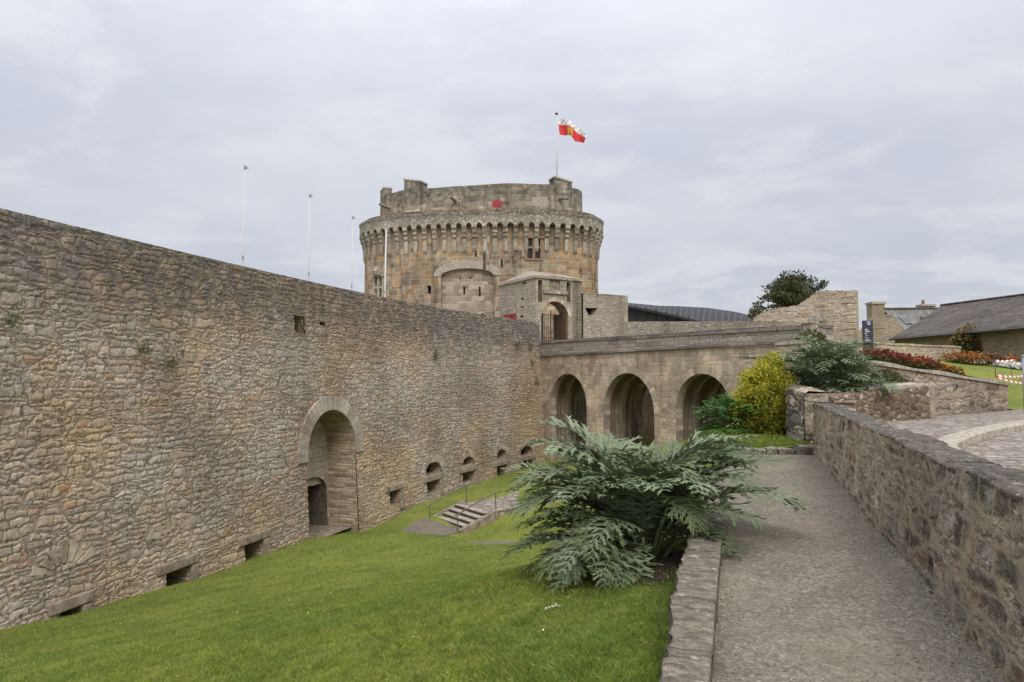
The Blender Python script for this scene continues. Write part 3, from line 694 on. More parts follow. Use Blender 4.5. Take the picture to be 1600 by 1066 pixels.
co = bpy.data.objects.new('camera', cam); COL.objects.link(co); co.rotation_euler = (math.pi/2 + PITCH, 0, 0); scene.camera = co
scene.view_settings.view_transform = 'Standard'; scene.view_settings.look = 'None'; scene.view_settings.exposure = 0.5; scene.view_settings.gamma = 1
# ================================================================== RAMPART (long wall)
T = 4.0
tp = [(0, 327), (130, 358), (260, 387.5), (380, 415), (475, 438), (568, 460), (660, 476.5), (750, 490.5), (840, 504)]
pts = np.array([at_z(u, v, T)[:2] for u, v in tp])
cf = np.polyfit(pts[:, 1], pts[:, 0], 3)
yy = np.linspace(17.0, pts[-1, 1], 400); xx = np.polyval(cf, yy)
# carry the wall straight on to the left, out of the frame
d0 = np.array([xx[1]-xx[0], yy[1]-yy[0]]); d0 /= np.linalg.norm(d0)
pre = np.array([[xx[0], yy[0]] - d0*k for k in np.linspace(14, .1, 60)])
RC = np.vstack([pre, np.stack([xx, yy], 1)])
RS = np.concatenate([[0], np.cumsum(np.linalg.norm(np.diff(RC, axis=0), axis=1))])
TG = np.gradient(RC, axis=0); TG /= np.linalg.norm(TG, axis=1)[:, None]
def RP(s): s = np.atleast_1d(s); return np.stack([np.interp(s, RS, RC[:, 0]), np.interp(s, RS, RC[:, 1])], 1)
def RN(s):
    s = np.atleast_1d(s); tx = np.interp(s, RS, TG[:, 0]); ty = np.interp(s, RS, TG[:, 1]); return np.stack([ty, -tx], 1)
Roff = lambda z: (T - np.asarray(z, float))*.055
RSd = np.linspace(0, RS[-1], 4000)
def rh(u, v):
    h = hit(RP, RN, RSd, Roff, u, v); return h
def pxpoly(fn, pp): return [fn(u, v)[:2] for u, v in pp]
def gbase(u, v): s, z, y = rh(u, v); return (*(RP(s) + RN(s)*Roff(z))[0], z)
ops = []
# niche
a = rh(478, 838); b = rh(555.5, 833); ap = rh(520, 640); spz = rh(478, 722)[1]
sL, sR = rh(478, 722)[0], rh(555.5, 716)[0]
niche_c, niche_hw = (sL+sR)/2, (sR-sL)/2
niche = archpoly(niche_c, niche_hw, a[1]-1.2, spz, ap[1], 16, .92)
ops.append(dict(poly=niche, depth=1.15*1.3, kind='niche'))
rects = [(608, 624, 766, 789), (666, 686, 751, 770), (722, 740.5, 737, 753), (776, 791.5, 727, 746), (813, 832, 719, 738),
         (381, 410, 846.5, 885), (258, 296, 889, 930), (92, 124, 951, 975)]
def rpoly(u0, u1, v0, v1):
    s0, zt0, _ = rh(u0, (v0+v1)/2); s1, zt1, _ = rh(u1, (v0+v1)/2); um = (u0+u1)/2
    zt = rh(um, v0)[1]; zb = rh(um, v1)[1]
    return s0, s1, zb, zt
rp = [rpoly(*r) for r in rects]
ztop = np.median([q[3] for q in rp]); EMB = []
for r, q in zip(rects, rp):
    EMB.append((q[0], q[1], q[2], q[3])); ops.append(dict(poly=rectpoly(*q), depth=.9, kind='emb'))
archs = [(665, 689, 741, 722), (722, 740, 726.5, 714), (776, 791, 716.5, 702.5), (813, 832, 711.5, 697)]
ARC = []
for (u0, u1, vb, vt) in archs:
    s0 = rh(u0, vb)[0]; s1 = rh(u1, vb)[0]; um = (u0+u1)/2; zb = rh(um, vb)[1]; zt = rh(um, vt)[1]
    ARC.append((s0, s1, zb, zt)); ops.append(dict(poly=archpoly((s0+s1)/2, (s1-s0)/2, zb, zb+.12, zt, 8, .85), depth=.75, kind='emb'))
for (u0, u1, v0, v1) in [(459, 474, 494, 521), (498, 506.5, 503.5, 509)]:
    ops.append(dict(poly=rectpoly(*rpoly(u0, u1, v0, v1)), depth=.55, kind='hole'))
yd = RP(RSd)[:, 1]; S = [0.0]
while S[-1] < RS[-1]-.05:
    S.append(min(RS[-1], S[-1] + max(.04, .0024*np.interp(S[-1], RSd, yd))))
S = np.array(S); Z = np.arange(-9.2, T+.001, .052); Z[-1] = T
mb, res, RW = panel(RP, RN, S, Z, ops, Roff)
rampart = thing('rampart_wall', 'long tall rubble rampart rising from the lawn on the left, pierced by an arched niche', 'rampart', (RP(20.)[0][0], RP(20.)[0][1], -8))
mb.build('wall_face', M['rampart'], rampart, smooth=True)
# wall head and back
mb = MB(); ss = S[::6]; f0 = RW(ss, np.full(len(ss), T), .03); f1 = RW(ss, np.full(len(ss), T), 1.2); G = np.stack([f0, f1 + [0, 0, .02], f1 - [0, 0, 9]], 1)
f0b = f0 - [0, 0, .16]; G = np.stack([f0b, f0 + [0, 0, .02], f1 + [0, 0, .06], f1 - [0, 0, 9]], 1)
mb.grid(G, True); mb.build('wall_head', M['gate'], rampart)
names = {'niche': 'niche', 'emb': 'embrasure', 'hole': 'putlog_hole'}
for o, (rv, cp) in zip(ops, res):
    if o['kind'] == 'niche':
        nr = rv.build('niche', M['jamb'], rampart)
        pc = np.array(o['poly'])
        # back wall of the niche with a doorway in it
        dl, dr = rh(470, 800)[0], None
        nb = MB()
        S2 = np.linspace(niche_c-niche_hw, niche_c+niche_hw, 80); 
        # doorway position on the recessed plane
        RPn = lambda s: RP(s) + RN(s)*(-o['depth']); 
        h0 = hit(RPn, RN, RSd, Roff, 479, 800); h1 = hit(RPn, RN, RSd, Roff, 511.5, 800); ht = hit(RPn, RN, RSd, Roff, 494, 745); hs = hit(RPn, RN, RSd, Roff, 511, 768)
        dleft = max(h0[0]-.5, niche_c-niche_hw+.05)
        door = archpoly((dleft+h1[0])/2, (h1[0]-dleft)/2, a[1]-1.2, hs[1], ht[1], 8, .75)
        m2, r2, W2 = panel(RPn, RN, S2, np.linspace(a[1]-1.2, ap[1]+.3, 140), [dict(poly=door, depth=4.0, cap=True)], Roff)
        m2.build('niche_back', M['niche'], rampart)
        r2[0][0].build('doorway', M['riser'], rampart); r2[0][1].build('doorway_shadow', M['dark'], rampart)  # reveal in the dark riser stone: passage shade put into its colour
        fl = MB(); q = np.linspace(niche_c-niche_hw-.1, niche_c+niche_hw+.1, 6); zf = rh(500, 842)[1]-.14
        fl.grid(np.stack([RW(q, np.full(6, zf), .3), RW(q, np.full(6, zf), 2.9)], 1), True); fl.build('niche_floor', M['lintel'], rampart)
    else:
        rv.build(names[o['kind']], M['jamb'], rampart)
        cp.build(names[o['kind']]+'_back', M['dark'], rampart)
def ring(W, inner, width, proud, closed=False, zmin=None, n=1, depth=.05, off=0.0):
    """band of voussoirs round an opening polygon (bottom edge skipped)"""
    p = np.array(inner); mb = MB(); c = p.mean(0); t = 0
    pr = []
    for i in range(len(p)):
        a_, b_ = p[i-1], p[(i+1) % len(p)]
        tg = (b_-a_)/np.linalg.norm(b_-a_); nn = np.array([tg[1], -tg[0]]); pr.append(nn)
    sgn = 1 if np.sum([(q-c)@k for q, k in zip(p, pr)]) > 0 else -1
    I = [p[i] for i in range(len(p)) if zmin is None or p[i][1] >= zmin-1e-6]; Nn = [pr[i]*sgn for i in range(len(p)) if zmin is None or p[i][1] >= zmin-1e-6]
    I = np.array(I); O = I + np.array(Nn)*width
    if zmin is not None: O[0][1] = I[0][1]; O[-1][1] = I[-1][1]; O[0][0] = I[0][0]+np.sign(I[0][0]-c[0])*width; O[-1][0] = I[-1][0]+np.sign(I[-1][0]-c[0])*width
    L = np.concatenate([[0], np.cumsum(np.linalg.norm(np.diff(I+O, axis=0)/2, axis=1))])
    A0 = W(I[:, 0], I[:, 1], np.full(len(I), depth)); A = W(I[:, 0], I[:, 1], np.full(len(I), -proud)); B = W(O[:, 0], O[:, 1], np.full(len(I), -proud)); B0 = W(O[:, 0], O[:, 1], np.full(len(I), .1))
    G = np.stack([A0, A, B, B0], 1); U = np.stack([np.stack([L, np.full(len(L), k)], 1) for k in (-.1, 0, width, width+.1)], 1)
    mb.grid(G, False, U); return mb
zc0 = rh(478, 724)[1]
ring(RW, niche, .62, .11, zmin=zc0, depth=.3).build('arch_surround', M['dressed'], rampart)
# relieving fans of stones over the embrasures and their lintels
def fan(s0, s1, zb, zt, W, n, ln, mat, parent, proud=.06):
    mb = MB(); c = (s0+s1)/2; hw = (s1-s0)/2+.04
    for k in range(n):
        a0 = math.pi*(.06 + .88*k/n); a1 = math.pi*(.06 + .88*(k+.82)/n); l = ln*random.uniform(.75, 1.15)
        q = [(c-math.cos(a0)*hw, zb+math.sin(a0)*(zt-zb+.03)), (c-math.cos(a1)*hw, zb+math.sin(a1)*(zt-zb+.03)), (c-math.cos(a1)*(hw+l), zb+math.sin(a1)*(zt-zb+.03+l)), (c-math.cos(a0)*(hw+l), zb+math.sin(a0)*(zt-zb+.03+l))]
        q = np.array(q); pr = proud*random.uniform(.75, 1.25); mm = q.mean(0); q2 = mm+(q-mm)*.9
        f = W(q2[:, 0], q2[:, 1], np.full(4, -pr)); bk = W(q[:, 0], q[:, 1], np.full(4, .05))
        mb.add(np.vstack([f, bk]), [(3, 2, 1, 0), (0, 1, 5, 4), (1, 2, 6, 5), (2, 3, 7, 6), (3, 0, 4, 7)])
    return mb.build('relieving_arch', mat, parent)
M['fan'] = leafmat('fan_stone', [(.33, .27, .20), (.37, .31, .235), (.35, .285, .21), (.31, .25, .185)], .95, 0, .45, .1)
for q in ARC: fan(q[0], q[1], q[2]+.1, q[3], RW, 13, .42, M['fan'], rampart)
for (uc, vc, hw, hh) in [(98, 893, 20, 18), (272, 838, 18, 13)]:
    s0 = rh(uc-hw, vc)[0]; s1 = rh(uc+hw, vc)[0]; zb = rh(uc, vc)[1]; zt = rh(uc, vc-hh)[1]
    fan(s0, s1, zb, zb+(zt-zb)*.6, RW, 7, .55, M['fan'], rampart)
for q in EMB:
    mb = MB(); e = .35; p0 = RW([q[0]-e, q[1]+e, q[1]+e, q[0]-e], [q[3]]*2+[q[3]+.3]*2, [-.125]*4); p1 = RW([q[0]-e, q[1]+e, q[1]+e, q[0]-e], [q[3]]*2+[q[3]+.3]*2, [.3]*4)
    mb.add(np.vstack([p0, p1]), [(0, 1, 2, 3), (0, 4, 5, 1), (1, 5, 6, 2), (2, 6, 7, 3), (3, 7, 4, 0)]); bevel(mb.build('lintel', M['lintel'], rampart), .04)
    mb = MB()
    zb_ = q[2]-.3; e = .3
    p0 = RW([q[1]+.02, q[1]+e, q[1]+e, q[1]+.02], [zb_]*2+[q[3]-.02]*2, [-.125]*4); p1 = RW([q[1]+.02, q[1]+e, q[1]+e, q[1]+.02], [zb_]*2+[q[3]-.02]*2, [.3]*4)
    mb.add(np.vstack([p0, p1]), [(0, 1, 2, 3), (0, 4, 5, 1), (1, 5, 6, 2), (2, 6, 7, 3), (3, 7, 4, 0)]); bevel(mb.build('jamb_stone', M['lintel'], rampart), .04)
# ================================================================== BRIDGE
W_B = 3.3
Cn = RP(RS[-1])[0] + RN(RS[-1])[0]*Roff(1.5) + np.array([.0, 0])
Cn = at_d(837, 530, 52.0)[:2]
En = at_d(1251, 530, 31.9)[:2]
BP, BN, BL, BD, BNn = linefn(Cn, En)
BPx, _, _, _, _ = linefn(Cn, En)
zero = lambda z: 0*np.asarray(z, float)
BSd = np.linspace(-2, BL+2, 800)
bh = lambda u, v: hit(BP, BN, BSd, zero, u, v)
zb0 = bh(850, 556)[1]; zt0 = bh(850, 532.5)[1]; zb1 = bh(1225, 535.5)[1]; zt1 = bh(1240, 509)[1]
BARCH = []
bops = []
for (ul, ur, vt, vs, zbot) in [(860, 916.5, 584, 620, -9), (943, 1022, 583, 624, -9), (1056, 1143, 584, 629, -9)]:
    s0 = bh(ul, vs)[0]; s1 = bh(ur, vs)[0]; zt = bh((ul+ur)/2, vt)[1]; zs = min(bh(ul, vs)[1], zt-(s1-s0)/2)
    p = archpoly((s0+s1)/2, (s1-s0)/2, zbot, zs, zt, 16, 1.0); BARCH.append((p, zs)); bops.append(dict(poly=p, depth=W_B, cap=False))
deckz = (zb0+zb1)/2
Sb = np.arange(-.6, BL+.01, .075); Zb = np.arange(-8.8, deckz+.001, .075)
mb, res, BW = panel(BP, BN, Sb, Zb, bops)
bridge = thing('stone_bridge', 'stone bridge with three round arches crossing the moat to the gatehouse', 'bridge', (*BP(BL/2)[0], -6))
mb.build('arcade_face', M['bridge'], bridge)
for (rv, cp), (p, zs) in zip(res, BARCH):
    rv.build('vault', M['vault'], bridge, smooth=True)
    ring(BW, p, .42, .012, zmin=zs).build('arch_ring', M['ring'], bridge)
# far face
BP2 = lambda s: BP(s) - BN(s)*W_B
mb, _, _ = panel(BP2, BN, Sb[::3], Zb[::3], [dict(poly=o['poly'], depth=.1, cap=False) for o in bops]); mb.build('far_face', M['bridge'], bridge)
mb = MB(); q = np.linspace(-.6, BL+2, 20); zz = np.full(20, deckz-.05); mb.grid(np.stack([BW(q, zz, .0), BW(q, zz, W_B)], 1), True); mb.build('deck', M['cobble'], bridge)
# parapet with string course and coping
def strip(W, s0, s1, z0a, z0b, z1a, z1b, d0, d1, n=40):
    s = np.linspace(s0, s1, n); k = (s-s0)/(s1-s0); za = z0a+(z0b-z0a)*k; zt = z1a+(z1b-z1a)*k
    a_ = W(s, za, np.full(n, d0)); b_ = W(s, zt, np.full(n, d0)); c_ = W(s, zt, np.full(n, d1)); d_ = W(s, za, np.full(n, d1))
    mb = MB(); G = np.stack([a_, b_, c_, d_, a_], 1); mb.grid(G, True)
    mb.add([a_[0], b_[0], c_[0], d_[0]], [(0, 1, 2, 3)]); mb.add([a_[-1], b_[-1], c_[-1], d_[-1]], [(3, 2, 1, 0)]); return mb
strip(BW, 0, BL+.1, zb0-.04, zb1-.04, zb0+.10, zb1+.10, -.13, .4).build('string_course', M['coping'], bridge)
strip(BW, 0, BL+.1, zb0+.10, zb1+.10, zt0-.2, zt1-.2, -.06, .4).build('parapet', M['parapet'], bridge)
strip(BW, 0, BL+.1, zt0-.2, zt1-.2, zt0, zt1, -.11, .46).build('parapet_coping', M['coping'], bridge)
pe = BW([BL+.38], [zt1], [.2])[0]; zt1 -= .12
mb = MB(); mb.box((pe[0], pe[1], zt1-.55), (.5, .5, 1.4), math.atan2(BD[1], BD[0])); mb.box((pe[0], pe[1], zt1+.2), (.58, .58, .12), math.atan2(BD[1], BD[0])); bevel(mb.build('end_pier', M['dressed'], bridge), .03)
# far parapet (taller curtain)
FPt = BP2
FW = lambda s, z, d=0.0: BW(s, z, np.asarray(d)+W_B+.15)
def fh(u, v): return hit(lambda s: BP(s) - BN(s)*(W_B+.15), BN, BSd, zero, u, v)
sE = fh(979, 505)[0]; zE = fh(985, 501.5)[1]; sF = fh(1243, 503)[0]; zF = fh(1240, 502.5)[1]
fw = thing('far_parapet_wall', 'weathered rubble parapet on the far side of the bridge, behind the nearer dark coping', 'parapet wall', FW([(sE+sF)/2], [0.])[0])
strip(FW, sE-.3, sF, deckz-.6, deckz-.6, zE-.0, zF, 0, .5).build('wall_body', M['gate'], fw)
# moat wall seen through the arches
mw = thing('moat_back_wall', 'rough pale rubble wall seen through the bridge arches', 'wall', BW([BL/2], [-5.], [W_B+4])[0])
strip(BW, -1, BL+6, -9, -9, .2, .2, W_B+3.4, W_B+4).build('wall_body', M['moat'], mw)
# ================================================================== GATEHOUSE
GA = Cn + BNn*.0
gd = -BNn                       # along the gate front, to the right
GB = GA + gd*9.0
GP, GN, GL, GD, GNn = linefn(GA, GB)
GSd = np.linspace(-1, 9, 600); gh = lambda u, v: hit(GP, GN, GSd, zero, u, v)
sR = gh(909, 470)[0]; ztg = gh(870, 433)[1]
ga_l, ga_r = gh(845.5, 510)[0], gh(888, 510)[0]; gtop = gh(866, 471)[1]; gsp = gtop - (ga_r-ga_l)/2*.95
gate = thing('gatehouse', 'weathered stone gatehouse with low slab roof and arched gate at the end of the bridge', 'gatehouse', (*GP(sR/2)[0], 1.3))
gops = [dict(poly=archpoly((ga_l+ga_r)/2, (ga_r-ga_l)/2, .2, gsp, gtop, 10, 1.0), depth=1.2, cap=False),
        dict(poly=rectpoly(gh(841, 460)[0], gh(847.5, 460)[0], gh(844, 472)[1], gh(844, 438)[1]), depth=.55),
        dict(poly=rectpoly(gh(885.5, 460)[0], gh(891.5, 460)[0], gh(888, 472)[1], gh(888, 441)[1]), depth=.55),
        dict(poly=rectpoly(gh(859, 445)[0], gh(875, 445)[0], gh(867, 452)[1], gh(867, 437.5)[1]), depth=.12)]
zg = np.arange(.0, ztg+.001, .06); zg[-1] = ztg
mb, res, GW = panel(GP, GN, np.arange(0, sR+.001, .06), zg, gops)
mb.build('front_wall', M['gate'], gate)
res[0][0].build('gate_passage', M['jamb'], gate)
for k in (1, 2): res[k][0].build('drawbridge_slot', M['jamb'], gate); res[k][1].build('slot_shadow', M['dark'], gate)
res[3][0].build('panel_recess', M['jamb'], gate); res[3][1].build('carved_panel', M['lintel'], gate)
ring(GW, gops[0]['poly'], .3, .04, zmin=gsp).build('gate_arch', M['ring'], gate)
s0, s1 = gh(848, 456)[0], gh(886, 456)[0]; z0, z1 = gh(866, 459.5)[1], gh(866, 454.5)[1]
strip(GW, s0, s1, z0, z0, z1, z1, -.14, .1, 4).build('moulding', M['dressed'], gate)
# left flank
FL = GA + (-BD)*7.0
LP, LN, LL, _, _ = linefn(FL, GA)
lh = lambda u, v: hit(LP, LN, np.linspace(-2, LL+1, 600), zero, u, v)
sl0 = lh(779.5, 470)[0]
lops = []
for (u, v, du, dv) in [(819, 442.5, 3.2, 1.6), (816, 467, 2.2, 1.6), (815.5, 480, 2, 1.2), (815, 495, 2, 2), (808, 440, 1, 1)]:
    c = lh(u, v); e = lh(u+du, v)[0]; zt = lh(u, v-dv)[1]
    lops.append(dict(poly=rectpoly(c[0]-(e-c[0]), e, c[1]-(zt-c[1]), zt), depth=.4))
mb, res, LW = panel(LP, LN, np.arange(sl0, LL+.001, .06), zg, lops); mb.build('side_wall', M['gate'], gate)
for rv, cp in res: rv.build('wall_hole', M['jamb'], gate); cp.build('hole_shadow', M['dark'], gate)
c = lh(796.5, 493); s0, s1 = lh(787.5, 493)[0], lh(806.5, 493)[0]; z1 = lh(797, 491.5)[1]
strip(LW, s0, s1, z1-1.6, z1-1.6, z1, z1, -.04, .1, 3).build('red_shutter', M['red_paint'], gate)
mb = strip(LW, s0-.05, s1+.05, z1, z1, z1+.42, z1+.42, -.08, .1, 3); mb.build('shutter_lintel', M['dressed'], gate)
# iron crest on the shutter
q = LW([(s0+s1)/2+.35], [z1-.18], [-.06])[0]; rr = [LW([(s0+s1)/2+.35+.16*math.cos(a)], [z1-.28+.16*math.sin(a)], [-.07])[0] for a in np.linspace(0, 2*math.pi, 13)]
mb = MB(); mb.tube(rr, .025, 5, False); mb.build('shutter_ring', M['iron'], gate)
# walls at the back and right, then the low stone-slab roof
BKs = LL-sl0
c0, c1 = GA, GA + gd*sR; c2 = c1 - BD*BKs; c3 = GA - BD*BKs
mb = MB()
mb.prism([c1-gd*.05, c1-gd*.9, c1-BD*1.3-gd*.9, c1-BD*1.3-gd*.05], .2, ztg-.02); mb.build('right_wall', M['gate'], gate)
e = .12; zl = ztg+.02
cor = [c0 + BD*e - gd*e, c1 + BD*e + gd*e, c2 - BD*e + gd*e, c3 - BD*e - gd*e]
mid0 = (c0+c1)/2 - BD*(BKs*.45); zr = ztg+.75
V = [(*p, zl-.22) for p in cor] + [(*p, zl) for p in cor] + [(*(mid0 - gd*sR*.22), zr), (*(mid0 + gd*sR*.22), zr)]
mb = MB(); mb.add(V, [(0, 1, 5, 4), (1, 2, 6, 5), (2, 3, 7, 6), (3, 0, 4, 7), (4, 5, 9, 8), (5, 6, 9), (6, 7, 8, 9), (7, 4, 8), (3, 2, 1, 0)])
mb.build('slab_roof', M['gate'], gate)
# iron gate leaf
ig = thing('iron_gate', 'black wrought iron railing gate half closing the gatehouse arch', 'gate', GW([ga_l+.2], [1.3], [.5])[0])
mb = MB(); sg0, sg1 = ga_l+.12, ga_l + (ga_r-ga_l)*.74; zg0, zg1 = 1.2, gh(860, 489)[1]
for k in range(11):
    s = sg0+(sg1-sg0)*k/10; top = zg1 + .12 + (.12 if k % 2 else 0)
    mb.tube(GW([s, s, s], [zg0, (zg0+top)/2, top], [.5]*3), [.022, .022, .008], 5)
mb.build('bars', M['iron'], ig)
mb = MB()
for zz in (zg0+.15, (zg0+zg1)/2-.1, zg1-.1): mb.tube(GW([sg0, sg1], [zz, zz], [.5, .5]), .03, 5)
for s in (sg0, sg0+(sg1-sg0)*.62): mb.tube(GW([s, s], [zg0, zg1+.3], [.5, .5]), .045, 6)
mb.build('rails', M['iron'], ig)
# sheet plate on the gate's left edge
mb = MB(); mb.slab(GW([sg0-.05, sg0+.38, sg0+.38, sg0-.05], [zg0+1.4, zg0+1.4, zg1-.0, zg1-.0], [.46]*4), tuple(-0.02*np.array([*GNn, 0]))); mb.build('side_plate', M['iron'], ig)
# wooden door leaf folded against the right reveal
dl_ = thing('gate_door_leaf', 'dark timber door leaf folded back inside the gatehouse arch', 'door', GW([ga_r-.1], [1.3], [.6])[0])
mb = MB(); mb.slab(GW([ga_r-.05]*4, [1.1, 1.1, gsp+.4, gsp+.1], [.15, 1.9, 1.9, .15]), tuple(-.09*np.array([*gd, 0]))); mb.build('leaf', M['timber'], dl_)
# bastion wall with the splayed embrasure, right of the gate
wl = gh(978, 490)[0]; zt = gh(940, 460.5)[1]
eo = [(gh(911, 481)[0], gh(911, 481.5)[1]), (gh(917, 493)[0], gh(917, 493)[1]), (gh(926.5, 493)[0], gh(926.5, 493)[1]), (gh(931.5, 481)[0], gh(931.5, 481.5)[1])]
bw = thing('embrasure_wall', 'flat-topped rubble wall with one dark splayed embrasure, right of the gatehouse', 'wall', (*GP((sR+wl)/2)[0], 1.3))
WP = lambda s: GP(s) + GN(s)*.25
sq = np.arange(sR-.05, wl, .06); zq = np.arange(.5, zt+.001, .06); zq[-1] = zt
mb, res, WW = panel(WP, GN, sq, zq, [dict(poly=eo, depth=.9)]); mb.build('wall_face', M['gate'], bw)
res[0][0].build('embrasure', M['gate'], bw); res[0][1].build('embrasure_back', M['dark'], bw)
strip(WW, sR-.05, sq[-1], .4, .4, zt-.02, zt-.02, .95, 1.0, 4).build('wall_back', M['gate'], bw)
strip(WW, sR-.05, sq[-1], zt-.04, zt-.04, zt+.03, zt+.03, -.03, 1.02, 4).build('wall_head', M['gate'], bw)
strip(WW, sq[-1]-.5, sq[-1]+.02, .4, .4, zt+.01, zt+.01, -.04, .9, 3).build('quoin', M['dressed'], bw)
# ================================================================== TOWER
TC = np.array([-3.25, 70.2]); TA, TB, TE, TR = 12.05, 6.0, 2.45, R(-7)
th = np.linspace(0, 2*math.pi, 4000)
ex = TA*np.sign(np.cos(th))*np.abs(np.cos(th))**(2/TE); ey = TB*np.sign(np.sin(th))*np.abs(np.sin(th))**(2/TE)
i0 = 2000   # start at left end and go round by the front
ex = np.roll(ex[:-1], -i0+1); ey = np.roll(ey[:-1], -i0+1)
TX = TC[0] + ex*math.cos(TR) - ey*math.sin(TR); TY = TC[1] + ex*math.sin(TR) + ey*math.cos(TR)
TXY = np.stack([np.append(TX, TX[0]), np.append(TY, TY[0])], 1)
TSa = np.concatenate([[0], np.cumsum(np.linalg.norm(np.diff(TXY, axis=0), axis=1))]); TLEN = TSa[-1]
# resample evenly so that normals are smooth
TSe = np.linspace(0, TLEN, 1500); TXY = np.stack([np.interp(TSe, TSa, TXY[:, 0]), np.interp(TSe, TSa, TXY[:, 1])], 1)
tgx = np.gradient(np.concatenate([TXY[-8:-1], TXY, TXY[1:8]]), axis=0)[7:-7]
for _ in range(30): tgx = (np.roll(tgx, 1, 0) + tgx + np.roll(tgx, -1, 0))/3
tgx /= np.linalg.norm(tgx, axis=1)[:, None]
def TP(s): s = np.mod(np.atleast_1d(s), TLEN); return np.stack([np.interp(s, TSe, TXY[:, 0]), np.interp(s, TSe, TXY[:, 1])], 1)
def TN(s): s = np.mod(np.atleast_1d(s), TLEN); a_ = np.interp(s, TSe, tgx[:, 0]); b_ = np.interp(s, TSe, tgx[:, 1]); l = np.hypot(a_, b_); return np.stack([b_/l, -a_/l], 1)
HALF = TLEN/2
TSd = np.linspace(.3, HALF-.3, 2500); tth = lambda u, v: hit(TP, TN, TSd, zero, u, v)
tow = thing('castle_keep', 'great rounded tan stone keep with a machicolated crown rising behind the rampart', 'tower', (TC[0], TC[1], 0))
def trect(u0, u1, v0, v1): 
    um = (u0+u1)/2; vm_ = (v0+v1)/2; return tth(u0, vm_)[0], tth(u1, vm_)[0], tth(um, v1)[1], tth(um, v0)[1]
ztc = tth(760, 348)[1]
# recessed field below the broad arch
al, ar = tth(689, 432)[0], tth(771, 430)[0]; at_ = tth(729, 419.5)[1]; asp = tth(690, 432)[1]
cen = (al+ar)/2; hw = (ar-al)/2; rec = [(al, -1), (ar, -1), (ar, asp)] + [(cen+hw*math.cos(a), asp+(at_-asp)*math.sin(a)) for a in np.linspace(.12, math.pi-.12, 21)] + [(al, asp)]
win = trect(823.5, 844.5, 373, 404); winl = trect(585.5, 597, 433, 466)
tops = [dict(poly=rec, depth=.38, kind='recess', cap=False), dict(poly=rectpoly(*win), depth=.32, kind='window'), dict(poly=rectpoly(*winl), depth=.32, kind='window')]
for r in [(742, 744.8, 385, 402), (782.8, 785.6, 405, 418), (667.5, 673.5, 446, 459), (906.5, 909.5, 421, 425.5), (851, 852.2, 399, 401)]:
    tops.append(dict(poly=rectpoly(*trect(*r)), depth=.4, kind='slit'))
St = np.concatenate([np.arange(0, HALF+1.0, .11), np.arange(HALF+1.0, TLEN, .8), [TLEN]]); Zt = np.arange(-1, ztc+1.4, .11)
mb, res, TW = panel(TP, TN, St, Zt, tops); mb.build('round_wall', M['tower'], tow, smooth=True)
for o, (rv, cp) in zip(tops, res):
    if o['kind'] == 'recess': rv.build('arch_soffit', M['jamb'], tow)
    elif o['kind'] == 'slit': rv.build('slit_window', M['jamb'], tow); cp.build('slit_shadow', M['dark'], tow)
    else: rv.build('window_reveal', M['dressed'], tow); cp.build('window_pane', M['glass'], tow)
# blocked field, with two loops and beam holes
TPr = lambda s: TP(s) - TN(s)*.38
rop = []
for r in [(722.5, 725.5, 447, 459.5), (747, 750, 447, 463), (716.5, 719, 432.5, 435.5), (732.5, 735, 432, 435), (751.5, 755.5, 489, 495)]: rop.append(dict(poly=rectpoly(*trect(*r)), depth=.35))
mb, r2, _ = panel(TPr, TN, np.arange(al-.1, ar+.12, .1), np.arange(-1, at_+.15, .1), rop); mb.build('blocked_arch_field', M['tower_fill'], tow, smooth=True)
for rv, cp in r2: rv.build('slit_window', M['jamb'], tow); cp.build('slit_shadow', M['dark'], tow)
rg = ring(TW, rec, .72, .05, zmin=asp-.01); rg.build('relieving_arch', M['slab'], tow)
# mullioned windows
def mull(q, bars, lab):
    s0, s1, z0, z1 = q; mb = MB()
    def bar(a, b, c, d, dp=(-.05, .16)): 
        m_ = strip(TW, a, b, c, c, d, d, dp[0], dp[1], 3)
        for v_, f_ in zip(m_.v, [0]): pass
        off = mb.n
        for v_ in m_.v: mb.v.append(v_)
        for f_, u_, mi_ in zip(m_.f, m_.uv, m_.mi): mb.f.append([i+off for i in f_]); mb.uv.append(u_); mb.mi.append(mi_)
        mb.n += m_.n
    w_ = .13
    bar(s0-.2, s0+.02, z0-.1, z1+.1); bar(s1-.02, s1+.2, z0-.1, z1+.1)
    bar((s0+s1)/2-w_, (s0+s1)/2+w_, z0, z1); 
    for f in bars: zz = z0+(z1-z0)*f; bar(s0+.02, s1-.02, zz-w_*.8, zz+w_*.8, (-.04, .15))
    bar(s0-.35, s1+.35, z1+.02, z1+.22, (-.16, .1)); bar(s0-.25, s1+.25, z0-.2, z0, (-.10, .1))
    return mb.build('window_frame', M[lab], tow)
M['brown_stone'] = plain('brown_window_stone', (.24, .155, .105), .9, .1, var=.3, bump=.02)
mull(win, [.56], 'brown_stone'); mull(winl, [.5], 'slab')
q = winl; mb = MB(); mb.box((0, 0, 0), (.1, .1, .1)); 
sm = (q[0]+q[1])/2; cpt = TW([sm], [q[3]+.45], [-.1])[0]; 
mb = MB(); mb.tube([cpt-[0, 0, .3], cpt+[0, 0, .1], cpt+[0, 0, .5], cpt+[0, 0, .7]], [.5, .52, .35, .05], 10); mb.build('window_crown', M['corbel'], tow)
